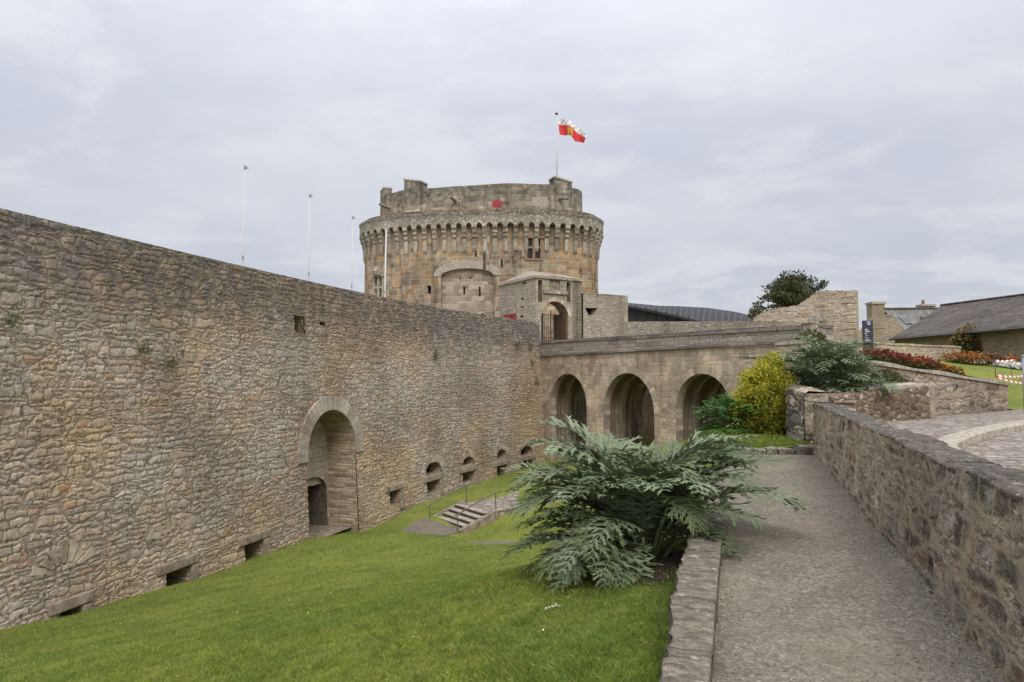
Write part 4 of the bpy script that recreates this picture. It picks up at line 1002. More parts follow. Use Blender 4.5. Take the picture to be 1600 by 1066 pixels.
# parapet on corbels
ZB, ZT_ = tth(760, 353.5)[1]*64.6/65.0, None
OV = .55
thp = lambda u, v: hit(lambda s: TP(s)+TN(s)*OV, TN, TSd, zero, u, v)
ZB = thp(752, 352)[1]; ZPT = thp(752, 330)[1]; ZC0 = tth(752, 393)[1]
NB = 62; BAY = TLEN/NB; NF = int(HALF/BAY)+2
sub = 10; Sp = np.array([ (i+ k/sub)*BAY for i in range(-2, NF+1) for k in range(sub)] + [(NF+1)*BAY])
ph = (Sp/BAY) % 1.0; head = np.clip(np.minimum(ph-.2, .8-ph)/.3, 0, 1); zl_ = ZB + .30*head**.6
rows = np.linspace(0, 1, 8)
wave = .06*np.sin(Sp*1.7)+.05*np.sin(Sp*.63+1)
def ringW(s, z, d): return TW(s, z, d)
G = [TW(Sp, zl_, np.full(len(Sp), -.30)), ]
lay = [TW(Sp, zl_ + (ZPT+wave-zl_)*k, np.full(len(Sp), -OV-(.06 if k > .75 else 0))) for k in rows]
top_in = TW(Sp, ZPT+wave+.05, np.full(len(Sp), -.25)); dn = TW(Sp, np.full(len(Sp), ZPT-1.2), np.full(len(Sp), -.25))
G = np.stack([TW(Sp, zl_, np.full(len(Sp), -.15))] + lay + [top_in, dn], 1)
U = np.stack([np.stack([Sp, np.full(len(Sp), k)], 1) for k in [-.5] + list(ZB+(ZPT-ZB)*rows) + [ZPT+.4, ZPT+1]], 1)
mb = MB(); mb.grid(G, True, U); mb.build('crown_parapet', M['machi'], tow)
# walk between parapet and drum
mb = MB(); mb.grid(np.stack([TW(Sp, np.full(len(Sp), ZPT-.9), np.full(len(Sp), -.3)), TW(Sp, np.full(len(Sp), ZPT-.9), np.full(len(Sp), 2.0))], 1), True); mb.build('wall_walk', M['slab'], tow)
HC = [tth(752, v)[1] for v in (352, 358.5, 365, 371, 393)]
for i in range(-1, NF+1):
    s = i*BAY; p = TP(s)[0]; n_ = TN(s)[0]; t_ = np.array([-n_[1], n_[0]]); yaw = math.atan2(t_[1], t_[0]); mb = MB()
    z = ZB+.06
    jz = random.uniform(-.14, .10)
    for k, pr in enumerate((.56, .43, .30)):
        zb_ = z-.42; 
        prof = [(-.1, z), (pr+random.uniform(-.06, .02), z), (pr+.02, z-.14), (pr-.03+random.uniform(-.05, .02), z-.28), (pr-.16, zb_+.02), (-.1, zb_+.02)]
        wd = .23 - .015*k + random.uniform(-.025, .025)
        V = [( *(p + n_*a_ - t_*wd), b_) for a_, b_ in prof] + [(*(p + n_*a_ + t_*wd), b_) for a_, b_ in prof]
        m_ = len(prof); mb.add(V, [tuple(range(m_)), tuple(range(m_, 2*m_))[::-1]] + [((q+1) % m_, q, m_+q, m_+(q+1) % m_) for q in range(m_)]); z = zb_
    zb_ = ZC0+jz; wd = .19
    prof = [(-.1, z), (.2, z), (.18, zb_+.3), (.13, zb_+.1), (.02, zb_-.06), (-.1, zb_-.06)]
    V = [(*(p + n_*a_ - t_*wd), b_) for a_, b_ in prof] + [(*(p + n_*a_ + t_*wd), b_) for a_, b_ in prof]
    mb.add(V, [tuple(range(6)), tuple(range(6, 12))[::-1]] + [((q+1) % 6, q, 6+q, 6+(q+1) % 6) for q in range(6)])
    mb.build('corbel', M['corbel'], tow)
# upper drum
DI = -1.55
TPd = lambda s: TP(s) + TN(s)*DI
def dh(u, v):
    for k in range(80):
        h = hit(TPd, TN, TSd, zero, u, v)
        if h: return h
        u += (750-u)*.006
prof_uv = [(589, 305), (612, 303), (634, 296), (680, 294), (720, 291), (760, 288), (800, 286.5), (830, 287.5), (870, 289), (893, 293), (909, 300)]
ps = []; 
for u, v in prof_uv:
    h = dh(u, v)
    if h: ps.append((h[0], h[1]))
ps = np.array(ps); 
Sdm = np.concatenate([np.arange(0, HALF+.5, .14), np.arange(HALF+.5, TLEN, .8), [TLEN]])
ps = ps[np.argsort(ps[:, 0])]; ztop_ = np.interp(Sdm, ps[:, 0], ps[:, 1]) + .03*np.sin(Sdm*1.1)
for _ in range(60): ztop_[1:-1] = (ztop_[:-2]+ztop_[1:-1]+ztop_[2:])/3
k = np.linspace(0, 1, 40); dW = lambda s, z, d: np.concatenate([TPd(s) - TN(s)*np.asarray(d)[:, None], np.asarray(z)[:, None]], 1)
G = np.stack([dW(Sdm, (ZPT-1.2) + (ztop_-(ZPT-1.2))*q, np.zeros(len(Sdm))) for q in k] + [dW(Sdm, ztop_+.04, np.full(len(Sdm), .9)), dW(Sdm, ztop_-2.5, np.full(len(Sdm), .9))], 1)
U = np.stack([np.stack([Sdm, (ZPT-1.2) + (ztop_-(ZPT-1.2))*q], 1) for q in list(k)+[1.2, 1.8]], 1)
mb = MB(); mb.grid(G, True, U); mb.build('upper_drum', M['drum'], tow)
def onDrum(u, v, d=0.0): h = dh(u, v); return h
# chimney stubs on the drum
for (u0, u1, vt, dep, lean) in [(632, 657, 283.5, 1.6, .35), (866.5, 893, 282, 1.6, .35), (588, 600, 303, .9, .0)]:
    h0 = dh(max(u0, 589.5), vt+12); h1 = dh(u1, vt+12); s0, s1 = h0[0], h1[0]; zt = dh((u0+u1)/2, vt)[1]*1.01
    A_ = dW(np.array([s0, s1]), np.array([ZPT]*2), np.array([-.06, -.06])); Bk = dW(np.array([s0, s1]), np.array([ZPT]*2), np.array([dep, dep]))
    mb = MB(); mb.prism([A_[0][:2], A_[1][:2], Bk[1][:2], Bk[0][:2]], ZPT-.5, [zt, zt-lean, zt-lean+.1, zt+.1]); mb.build('chimney_stub', M['drum'], tow)
    mb = MB(); c_ = np.mean([A_[0][:2], A_[1][:2], Bk[1][:2], Bk[0][:2]], 0); P4 = [c_+(np.array(q[:2])-c_)*1.08 for q in (A_[0], A_[1], Bk[1], Bk[0])]
    mb.prism(P4, [zt, zt-lean, zt-lean+.1, zt+.1], [zt+.16, zt-lean+.16, zt-lean+.26, zt+.26]); mb.build('stub_cap', M['slab'], tow)
# red hatch, plaster patch, spouts
h = dh(777, 323); s0, s1 = dh(769.5, 323)[0], dh(784.5, 323)[0]; zb_ = dh(777, 323.5)[1]; zs_ = dh(777, 317)[1]; zt = dh(777, 313)[1]
ap_ = archpoly((s0+s1)/2, (s1-s0)/2, zb_, zs_, zt, 6, .9)[::-1]
mb = MB(); V0 = dW(np.array([q[0] for q in ap_]), np.array([q[1] for q in ap_]), np.full(len(ap_), -.05)); mb.slab(V0[::-1], tuple(.15*np.array([*(-TN((s0+s1)/2)[0]), 0]))); mb.build('red_hatch', M['red_paint'], tow)
mb = MB()
hs0, hs1 = dh(830.5, 315)[0], dh(856, 315)[0]; z0_, z1_ = dh(843, 323)[1], dh(843, 308)[1]
mb.slab(dW(np.array([hs0, hs1, hs1, hs0]), np.array([z0_, z0_, z1_, z1_]), np.full(4, -.04)), tuple(.1*np.array([*(-TN((hs0+hs1)/2)[0]), 0]))); mb.build('smooth_patch', M['slab'], tow)
for (u, v, du) in [(608, 325, -5), (712, 315, -6), (874, 310, 10)]:
    h = dh(u, v); a_ = dW(np.array([h[0]]), np.array([h[1]]), np.array([-.0]))[0]; b_ = dW(np.array([h[0]+du*.05]), np.array([h[1]+.22*(1 if du < 0 else -1)]), np.array([-1.1]))[0]
    mb = MB(); mb.tube([a_, b_], [.17, .13], 6); mb.build('water_spout', M['coping'], tow)
# dark vertical stain channel (garderobe chute)
h0, h1 = tth(754.8, 380)[0], tth(759.4, 380)[0]
strip(TW, h1+.02, h1+.34, tth(757, 423)[1], tth(757, 423)[1], ztc, ztc, -.16, .1, 3).build('drain_shaft', M['drum'], tow)
M['stain'] = rubble('dark_stained_stone', 2, 1.2, pal=[(.075, .06, .048), (.095, .078, .06)], joint=(0, .05), dscale=.02, lichen=.2)
strip(TW, h0, h1+.02, tth(757, 424)[1], tth(757, 424)[1], tth(757, 353)[1], tth(757, 353)[1], -.06, .1, 3).build('stained_channel', M['stain'], tow)
# ------------------------------------------------------------------ poles and flag
pg = 'bare white flagpoles behind the rampart'
def pole(u0, v0, u1, v1, d, lab, r=.04):
    top = at_d(u1, v1, d); base = at_d(u0, v0, d); z0 = .8
    o = thing('flagpole', lab, 'flagpole', (base[0], d, z0), pg); mb = MB(); mb.tube([(base[0], d, z0), (base[0]*.5+top[0]*.5, d, (z0+top[2])/2), (top[0], d, top[2])], [r*1.3, r, r*.75], 8); mb.build('pole', M['white_pole'], o, True)
    mb = MB(); mb.tube([(top[0]-.05, d, top[2]), (top[0]+.10, d, top[2]+.03), (top[0]+.12, d, top[2]-.05)], .022, 6); mb.tube([(top[0], d, top[2]-.02), (top[0], d, top[2]+.1)], .06, 6); mb.build('pole_head', M['grey_metal'], o)
    mb = MB(); zc_ = z0+(top[2]-z0)*.52; mb.box((base[0]*.48+top[0]*.52, d-.07, zc_), (.06, .06, .12)); mb.build('cleat', M['grey_metal'], o)
pole(379.5, 417, 383, 263, 27.0, 'bare white flagpole nearest the left edge, the tallest above the rampart')
pole(482.5, 441, 484.5, 307, 31.5, 'bare white flagpole second from the left above the rampart')
pole(549, 456, 551.5, 341, 35.0, 'bare white flagpole just left of the round keep')
pole(600, 468, 603.5, 357, 37.6, 'white flagpole standing in front of the left edge of the keep', .055)
fd = 67.5
fb = at_d(870.3, 284, fd); ft = at_d(869.6, 180, fd)
fp = thing('keep_flagpole', 'thin white pole on the keep roof carrying the red and white flag', 'flagpole', (fb[0], fd, fb[2]-2))
mb = MB(); mb.tube([(fb[0], fd, fb[2]-2), (ft[0], fd, ft[2])], [.075, .05], 8); mb.build('pole', M['white_pole'], fp, True)
mb = MB(); mb.tube([ft, ft+[0, 0, .12], ft+[0, 0, .2], ft+[0, 0, .26]], [.06, .16, .14, .03], 8); mb.build('finial', M['iron'], fp)
# cloth: hoist edge a=0, fly a=1; b=0 at the bottom, 1 on top
TLx = np.interp([0, .2, .4, .6, .75, .88, 1.0], [0, .2, .4, .6, .75, .88, 1.0], [873.8, 881, 889, 899, 906.5, 912, 918.5])
def cloth(a, b):
    a = np.asarray(a, float); b = np.asarray(b, float)
    ks = [0, .18, .36, .55, .72, .87, 1.0]
    tu = np.interp(a, ks, [873.5, 881.5, 890, 900, 907, 912.5, 918.5]); tv = np.interp(a, ks, [179.5, 183.5, 186.5, 190, 196, 203.5, 210.5])
    bu = np.interp(a, ks, [875.5, 882.5, 890.5, 896, 901, 908, 914.5]); bv = np.interp(a, ks, [207.5, 207.8, 208.8, 214.5, 218.5, 218.3, 220.5])
    u = bu + (tu-bu)*b; v = bv + (tv-bv)*b
    s = fd/F; x = (u-800)*s; z = fb[2] + (284-v)*s
    y = fd + .28*np.sin(a*9.5 + b*1.7) + .10*np.sin(a*19+2)*a + .1*a
    return np.stack([x, y, z], -1)
flag = thing('flag', 'red and white flag with a gold castle emblem flying over the keep', 'flag', cloth(0., .5))
def clothpatch(a0, a1, b0, b1, mat, nm, n=24, m_=10, off=0.0):
    a, b = np.meshgrid(np.linspace(a0, a1, n), np.linspace(b0, b1, m_), indexing='ij'); G = cloth(a, b)
    for sg in (-1, 1):
        pass
    mb = MB(); mb.grid(G + [0, -.008, 0], True); mb.grid(G + [0, .008, 0], False)
    return mb.build(nm, mat, flag, True)
clothpatch(0, 1, 0, .64, M['flag_red'], 'red_field', 40, 14); clothpatch(0, 1, .64, 1, M['flag_white'], 'white_field', 40, 10)
def patch(poly, mat, nm, mb=None):
    own = mb is None; mb = mb or MB(); A = np.array(poly)
    for sg in (-1, 1):
        P = cloth(A[:, 0], A[:, 1]) + [0, sg*.03, 0]; mb.add(P, [tuple(range(len(A)))])
    return mb.build(nm, mat, flag) if own else mb
mb = MB()
for c, w_, b0, b1 in [(.345, .055, .06, .48), (.42, .06, .04, .58), (.495, .055, .06, .50)]:
    for q in range(6):
        x0 = b0+(b1-b0)*q/6; x1 = b0+(b1-b0)*(q+1)/6; patch([(c-w_*.62, x0), (c+w_*.62, x0), (c+w_*.62, x1), (c-w_*.62, x1)], None, '', mb)
    for m_ in (-1, 0, 1): patch([(c+m_*w_*.45-.008, b1), (c+m_*w_*.45+.012, b1), (c+m_*w_*.45+.012, b1+.05), (c+m_*w_*.45-.008, b1+.05)], None, '', mb)
for pl_ in ((.40, .06), None): pass
n_gold = len(mb.f)
patch([(.40, .06), (.44, .06), (.44, .2), (.42, .24), (.40, .2)], None, '', mb); patch([(.335, .25), (.355, .25), (.355, .33), (.335, .33)], None, '', mb); patch([(.475, .25), (.495, .25), (.495, .33), (.475, .33)], None, '', mb); mb.mi = [0]*n_gold + [1]*(len(mb.f)-n_gold); mb.build('gold_castle', [M['flag_gold'], M['flag_red']], flag)
for r_, b in enumerate((.74, .90)):
    for k in range(6):
        a = .1 + .15*k + (.07 if r_ else 0)
        if a > .95: continue
        mb = MB(); patch([(a, b-.06), (a+.018, b-.06), (a+.012, b+.0), (a+.03, b+.03), (a+.009, b+.06), (a-.012, b+.03), (a+.006, b)], None, '', mb); mb.build('ermine_spot', M['flag_black'], flag)
# ================================================================== DARK-ROOFED HALL behind the far parapet
hd = 58.0
hall = thing('zinc_roofed_hall', 'low modern hall with dark cladding and curved grey metal roof behind the far parapet', 'hall', (at_d(1080, 500, hd)[0], hd, 1))
p0 = at_d(960, 520, 62); p1 = at_d(1215, 520, 50)
HP, HN, HL, HDr, HNn = linefn(p0, p1)
hhit = lambda u, v: hit(HP, HN, np.linspace(-2, HL+2, 500), zero, u, v)
sh = np.linspace(0, HL, 60); ue = [(960, 479), (981, 480), (1020, 487), (1062, 496), (1080, 500.5), (1100, 506), (1215, 530)]
ev = np.array([hhit(u, v)[:2] for u, v in ue]); ez = np.interp(sh, ev[:, 0], ev[:, 1])
HW_ = lambda s, z, d=0.0: np.concatenate([HP(s) - HN(s)*np.broadcast_to(d, np.shape(s))[:, None], np.asarray(z)[:, None]], 1)
mb = MB(); mb.grid(np.stack([HW_(sh, np.full(60, .3)), HW_(sh, ez)], 1), True); 
mb.build('cladding', M['zinc_dark'], hall)
mb = MB()
for s in np.arange(.3, HL*.6, 1.1): m_ = HW_(np.array([s]), np.array([np.interp(s, sh, ez)]))[0]; mb.box((m_[0], m_[1], m_[2]/2+.3), (.07, .12, m_[2]-.1), math.atan2(HDr[1], HDr[0]))
mb.build('cladding_batten', M['iron'], hall)
ru = [(960, 476), (985, 477), (1060, 478.5), (1105, 481), (1150, 487.5), (1180, 495), (1215, 503)]
RPf = lambda s: HP(s) - HN(s)*7.0
rv_ = np.array([hit(RPf, HN, np.linspace(-8, HL+12, 600), zero, u, v)[:2] for u, v in ru]); sr = np.linspace(rv_[0, 0], rv_[-1, 0], 60); rz = np.interp(sr, rv_[:, 0], rv_[:, 1])
A_ = HW_(sh, ez+.12, -.35); B_ = np.concatenate([RPf(sr), rz[:, None]], 1); mid = (A_*.5+B_*.5) + [0, 0, .25]
mb = MB(); U = np.stack([np.stack([sh, np.full(60, 0.)], 1), np.stack([sh, np.full(60, 3.5)], 1), np.stack([sh, np.full(60, 7.)], 1), np.stack([sh, np.full(60, 9.)], 1)], 1)
mb.grid(np.stack([A_, mid, B_, B_-[0, 0, 4]], 1), True, U); mb.build('metal_roof', M['zinc'], hall, True)
mb = MB(); mb.grid(np.stack([A_-[0, 0, .18], A_+[0, 0, .02]], 1), True); mb.build('roof_fascia', M['zinc_dark'], hall)
# ================================================================== RUINED WALL
RA, RB = at_d(1176, 520, 41.5), at_d(1339, 520, 38.0)
UP, UN, UL, UD, UNn = linefn(RA, RB)
uh = lambda u, v: hit(UP, UN, np.linspace(-2, UL+2, 500), zero, u, v)
prof = np.array([uh(u, v)[:2] for u, v in [(1177, 497), (1195, 487), (1215, 481), (1245, 477.5), (1258, 470), (1268, 462), (1279, 455), (1287, 453.8), (1335.5, 454.5)]])
su = np.linspace(prof[0, 0], prof[-1, 0], 90); zu = np.interp(su, prof[:, 0], prof[:, 1]) + RNG.normal(0, .03, 90)
zu[-1] = zu[-2]
kk = np.linspace(0, 1, 30)
UWf = lambda s, z, d: np.concatenate([UP(s) - UN(s)*np.broadcast_to(d, np.shape(s))[:, None], np.asarray(z)[:, None]], 1)
ruin = thing('ruined_gable_wall', 'tall ruined tan rubble wall with stepped sloping left edge at the right end of the bridge', 'ruined wall', (*UP(UL/2)[0], .8))
lo = .2; G = np.stack([UWf(su, lo+(zu-lo)*q, 0.0) for q in kk] + [UWf(su, zu, .9), UWf(su, np.full(90, lo), .9)], 1)
U = np.stack([np.stack([su, lo+(zu-lo)*q], 1) for q in list(kk)+[1.2, 2]], 1)
mb = MB(); mb.grid(G, True, U)
mb.add([G[-1][0], G[-1][29], G[-1][30], G[-1][31]], [(0, 3, 2, 1)]); mb.build('wall_body', M['garden_rubble'], ruin)
# quoins down the right edge and a barred window
mb = MB(); s_e = su[-1]; zz = .6; k = 0
while zz < zu[-1]-.2:
    hq = random.uniform(.28, .42); wq = (.45 if k % 2 else .75)
    a_ = UWf(np.array([s_e-wq, s_e+.03]), np.array([zz, zz]), -.03); b_ = UWf(np.array([s_e-wq, s_e+.03]), np.array([zz, zz]), .5)
    mb.prism([a_[0][:2], a_[1][:2], b_[1][:2], b_[0][:2]], zz, zz+hq-.03); zz += hq; k += 1
mb.build('quoin', M['garden_rubble'], ruin)
w0, w1 = uh(1270.5, 505)[0], uh(1283, 505)[0]; wz0, wz1 = uh(1276, 509)[1], uh(1276, 502)[1]
strip(lambda s, z, d: UWf(s, z, d), w0, w1, wz0, wz0, wz1, wz1, -.02, .05, 3).build('window_opening', M['dark'], ruin)
strip(lambda s, z, d: UWf(s, z, d), w0-.2, w1+.3, wz1, wz1, wz1+.3, wz1+.3, -.06, .05, 3).build('window_lintel', M['slab'], ruin)
mb = MB()
for s in np.linspace(w0, w1, 6): mb.tube(UWf(np.array([s, s]), np.array([wz0, wz1]), -.06), .022, 5)
mb.build('window_bars', M['rail'], ruin)
# low walls where bridge parapet and ruined wall meet
def lowwall(nm, lab, pts2, z0, z1, th_, mat, cap=None, capm=None, cat='wall', n=None):
    A_, B_ = np.array(pts2[0][:2]), np.array(pts2[1][:2]); d_ = (B_-A_)/np.linalg.norm(B_-A_); nn = np.array([-d_[1], d_[0]])
    o = thing(nm, lab, cat, (*(A_+B_)/2, min(z0))); L_ = np.linalg.norm(B_-A_); n = n or max(4, int(L_/.25)); k = np.linspace(0, 1, n)
    P0 = A_ + np.outer(k*L_, d_); P1 = P0 + nn*th_; zb_ = z0[0]+(z0[1]-z0[0])*k; zt_ = z1[0]+(z1[1]-z1[0])*k
    ks = np.linspace(0, 1, 14); c = lambda P, z: np.concatenate([P, z[:, None]], 1)
    G = np.stack([c(P0, zb_+(zt_-zb_)*q) for q in ks] + [c(P1, zt_), c(P1, zb_)], 1); U = np.stack([np.stack([k*L_, zb_+(zt_-zb_)*q], 1) for q in list(ks)+[1.3, 1.8]], 1)
    mb = MB(); mb.grid(G, True, U)
    for e_ in (0, -1): q = [G[e_][0], G[e_][13], G[e_][14], G[e_][15]]; mb.add(q, [(0, 1, 2, 3) if e_ == 0 else (3, 2, 1, 0)])
    mb.build('wall_body', mat, o)
    if cap:
        Q0 = P0 - nn*.05; Q1 = P1 + nn*.05; wv = .02*np.sin(k*L_*2.3)
        G = np.stack([c(Q0, zt_-.005), c(Q0, zt_+cap+wv), c(Q1, zt_+cap+wv), c(Q1, zt_-.005)], 1); mb = MB(); mb.grid(G, True)
        for e_ in (0, -1): mb.add(list(G[e_]), [(0, 1, 2, 3) if e_ == 0 else (3, 2, 1, 0)])
        mb.build('coping', capm or M['coping'], o)
    return o
lowwall('abutment_wall', 'short dark-topped wall between the bridge end pier and the ruined wall', [at_d(1268, 525, 32.5), at_d(1302, 525, 33.5)], (.9, .9), (2.35, 2.3), .5, M['parapet'], .18)
bq = [at_d(1211, 545, 30.2), at_d(1266, 545, 29.4)]
lowwall('buttress_block', 'brown weathered stone block under the right end of the bridge parapet', bq, (-1.6, -1.6), (1.33, 1.42), .9, M['planter2'], .14)
# ================================================================== GARDEN TERRACE
ZPL = -1.0
w2a = at_d(1345, 600, 16.3); w2b = at_d(1574, 640, 20.3)
def z_at(u, v, d): return at_d(u, v, d)[2]
w2l = at_d(1357, 562.5, 16.4); w2r = at_d(1574.5, 597.5, 20.3)
lowwall('flank_wall', 'long sloping rubble flank wall with flat slate coping below the flower beds', [w2l, w2r], (-1.3, -1.3), (w2l[2]-.09, w2r[2]-.09), .45, M['planter2'], .08, M['slab'], n=150)
gp = []
def g(u, v, d): p = at_d(u, v, d); gp.append((p[0], p[1], p[2]))
for u, v, d in [(1362, 560, 17.2), (1450, 576, 18.6), (1540, 592, 20.2), (1500, 572, 30), (1440, 563, 33), (1580, 582, 29), (1600, 588, 27), (1365, 558, 36), (1500, 564, 40), (1590, 572, 37), (1250, 556, 40)]: g(u, v, d)
gp += [(15.6, 20.3, -1.0), (16.5, 20.6, -.97), (18., 21.3, -.95), (22, 21.5, -.98), (30, 22, -.95), (15.4, 21.6, -.62), (16.5, 23, -.5), (18, 25, -.3), (20, 16, -1.15), (40, 42, 1.6), (40, 60, 1.8), (20, 62, 1.6), (30, 30, .2)]
GH = rbf(gp)
gx = np.linspace(8, 48, 110); gy = np.linspace(15, 64, 120); GX, GY = np.meshgrid(gx, gy, indexing='ij'); GZ = GH(GX, GY)
dl = (w2r[:2]-w2l[:2])/np.linalg.norm(w2r[:2]-w2l[:2]); nl = np.array([-dl[1], dl[0]])
side = (GX-w2l[0])*nl[0] + (GY-w2l[1])*nl[1]; along = (GX-w2l[0])*dl[0] + (GY-w2l[1])*dl[1]; LW2 = np.linalg.norm(w2r[:2]-w2l[:2])
bs = (GX-Cn[0])*(-BNn[0]) + (GY-Cn[1])*(-BNn[1])
pl2 = -1.04 + .09*(GY-20.2); kk2 = np.clip((GY-22.5)/4, 0, 1); kk2 = np.where(along > LW2-.05, kk2, 1.0); GZ = pl2 + (GZ-pl2)*kk2
msk = ((side > .18) | ((along > LW2+.15) & (side > -1.2)))  & ((bs > 4.6) | ((GX-Cn[0])*BD[0]+(GY-Cn[1])*BD[1] > BL+1.6))
mb = MB(); mb.grid(np.stack([GX, GY, GZ], -1), True, mask=msk[:-1, :-1] & msk[1:, 1:]); ter = mb.build('garden_terrace_lawn', M['lawn'], None, True, org=(0, 0, 0)); tag(ter, kind='structure')
def leaf_quads(mb, P, Nn, size, aspect=.5, droop=0.0):
    """scatter of small pointed leaves at P with directions Nn"""
    n = len(P); d = Nn/(np.linalg.norm(Nn, axis=1)[:, None]+1e-9); r = RNG.normal(size=(n, 3)); a = np.cross(d, r); a /= np.linalg.norm(a, axis=1)[:, None]+1e-9
    L = (size*RNG.uniform(.6, 1.3, n))[:, None]; nr = np.cross(d, a)
    p0 = P; p1 = P + d*L*.45 + a*L*aspect*.5 + nr*L*.06; p2 = P + d*L - nr*L*droop; p3 = P + d*L*.45 - a*L*aspect*.5 + nr*L*.06
    V = np.stack([p0, p1, p2, p3], 1).reshape(-1, 3); o = np.arange(n)*4
    mb.add(V, np.stack([o, o+1, o+2, o+3], 1).tolist())
def clump(nm, lab, cat, base, rad, hgt, mats, n, size, group=None, stem=True, flat=.6):
    o = thing(nm, lab, cat, base, group); b = np.array(base, float)
    for m_, (key, frac, lo_, hi_) in enumerate(mats):
        k = int(n*frac); ang = RNG.uniform(0, 2*math.pi, k); rr = rad*np.sqrt(RNG.uniform(0, 1, k)); z = hgt*(lo_ + (hi_-lo_)*RNG.uniform(0, 1, k))*(1-flat*(rr/rad)**2)
        P = b + np.stack([rr*np.cos(ang), rr*np.sin(ang), z], 1); D = np.stack([np.cos(ang)*.8, np.sin(ang)*.8, RNG.uniform(-.1, .9, k)], 1) + RNG.normal(0, .5, (k, 3))
        mb = MB(); leaf_quads(mb, P, D, size, .75); mb.build('blossom' if key.startswith('flower') else 'foliage', M[key], o)
    return o
def gpos(u, v, d0=30.0):
    """point of the terrace lawn seen at a given place"""
    d = np.linspace(16.8, 48, 1500); P = np.array([at_d(u, v, q) for q in d]); g_ = P[:, 2]-GH(P[:, 0], P[:, 1]); i = np.where(g_ < 0)[0]
    k = i[0] if len(i) else int(np.argmin(np.abs(g_))); return np.array([P[k, 0], P[k, 1], GH(P[k, 0], P[k, 1])])
def onl(u, side_off):
    """point on the terrace just behind the flank wall coping"""
    r = rx(u); A2 = w2l[:2] + nl*side_off; den = dl[0]-r*dl[1]; k = (r*A2[1]-A2[0])/den; p = A2 + dl*k; return np.array([p[0], p[1], GH(p[0], p[1])])
LR = 'dark red bedding plant in the row behind the flank wall coping'; LO = 'orange marigold in the row behind the flank wall coping'
for k, u in enumerate(np.linspace(1357, 1412, 11)): clump('red_bedding_plant', LR, 'flower', onl(u, .75+.3*(k % 2)), .22, .36, [('shrub', .4, .0, .8), ('flower_red', .6, .35, 1)], 150, .085, 'dark red bedding plants')
for k, u in enumerate(np.linspace(1428, 1462, 6)): clump('red_bedding_plant', LR, 'flower', onl(u, .75+.3*(k % 2)), .22, .36, [('shrub', .4, .0, .8), ('flower_red', .6, .35, 1)], 150, .085, 'dark red bedding plants')
for k, u in enumerate([1409, 1416, 1421, 1427, 1450, 1468, 1474, 1480, 1486, 1492, 1497, 1471, 1483, 1386, 1399, 1433, 1440, 1446, 1456]): clump('orange_marigold', LO, 'flower', onl(u, .8+.35*(k % 3)), .21, .27, [('shrub', .5, .0, .8), ('flower_orange', .5, .4, 1)], 130, .085, 'orange marigolds behind the coping')
LB = 'orange flowering plant in the far bed below the slate roof'; LWh = 'low white flowering plant edging the far flower bed'
for k in range(26):
    u = random.uniform(1483, 1582); v = 562 + (u-1483)*.10 + random.uniform(-3, 5); clump('orange_bed_plant', LB, 'flower', gpos(u, v), .45, random.uniform(.35, .7), [('shrub', .6, .0, .85), ('flower_orange', .4, .4, 1)], 190, .12, 'orange plants in the far bed')
for k in range(8): u = 1505+k*3.3; clump('white_bed_plant', LWh, 'flower', gpos(u, 568.5+k*.35), .3, .25, [('weed', .3, 0, .7), ('flower_white', .7, .4, 1)], 90, .10, 'white edging plants')
for k in range(13): u = 1558+k*3.6; clump('white_bed_plant', LWh, 'flower', gpos(u, 573+k*.5), .3, .3, [('weed', .3, 0, .7), ('flower_white', .7, .4, 1)], 90, .10, 'white edging plants')
for k in range(6): u = 1532+k*4.; clump('purple_bed_plant', 'dark purple-leaved plant between the white and orange flowers', 'flower', gpos(u, 570+k*.3), .4, .5, [('flower_purple', 1, .1, 1)], 150, .14, 'purple-leaved bed plants')
clump('garden_shrub', 'rounded green shrub with reddish tips in front of the long slate-roofed building', 'shrub', gpos(1517, 560), 1.05, 1.9, [('shrub', .75, .0, .85), ('shrub_top', .35, .6, 1.15)], 2600, .17, flat=.5)
clump('garden_shrub', 'small olive green shrub right of the orange bed, under the building wall', 'shrub', gpos(1588, 562), .8, 1.0, [('shrub', .6, 0, .9), ('shrub_top', .5, .5, 1.1)], 700, .15)
# low wall at the back of the garden
gw0 = at_d(1338, 560, 39.2); gw1 = at_d(1502, 560, 40.5)
lowwall('back_garden_wall', 'low tan coursed stone wall behind the flower beds and the dark sign', [gw0, gw1], (.2, .2), (at_d(1365, 536, 39)[2], at_d(1500, 544, 40.5)[2]), .5, M['garden_rubble'], .1, M['garden_rubble'])
# ------------------------------------------------------------------ long slate-roofed building
lb = thing('long_slate_building', 'long low stone building with a big sweeping dark slate roof at the right edge', 'building', (28.5, 46, .8))
e0 = at_d(1398, 529, 50.0); e1 = at_d(1640, 508, 34.5); zE0 = e0[2]; zE1 = e0[2]
e1 = np.array([e1[0], e1[1], zE0]); 
# eaves keep their height: choose the near end so that the line rises as in the picture
k_ = zE0*F/(587-511.5); e1 = at_d(1600, 511.5, k_); dv = (e1-e0); e1 = e0 + dv*1.6
d2 = dv[:2]/np.linalg.norm(dv[:2]); nin = np.array([-d2[1], d2[0]]); nin = nin if nin[0] > 0 else -nin
rdg = at_d(1470, 478, 54.2); rdgz = rdg[2]
r1k = at_d(1600, 461.5, rdgz*F/(587-461.5)); rv2 = r1k - rdg; rdg1 = rdg + rv2*1.6
mb = MB(); m_ = 30; k = np.linspace(0, 1, m_)[:, None]; E = e0+(e1-e0)*k; Rg = rdg+(rdg1-rdg)*k
out = np.array([*(-nin), 0])*.35
rows = [E + out - [0, 0, .12]] + [E*(1-q)+Rg*q + (out*(1-q)) + np.array([0, 0, -.10*math.sin(math.pi*q)]) for q in np.linspace(0, 1, 10)]
G = np.stack(rows, 1); Ls = np.linalg.norm(e1-e0); slope = np.linalg.norm((rdg-e0))
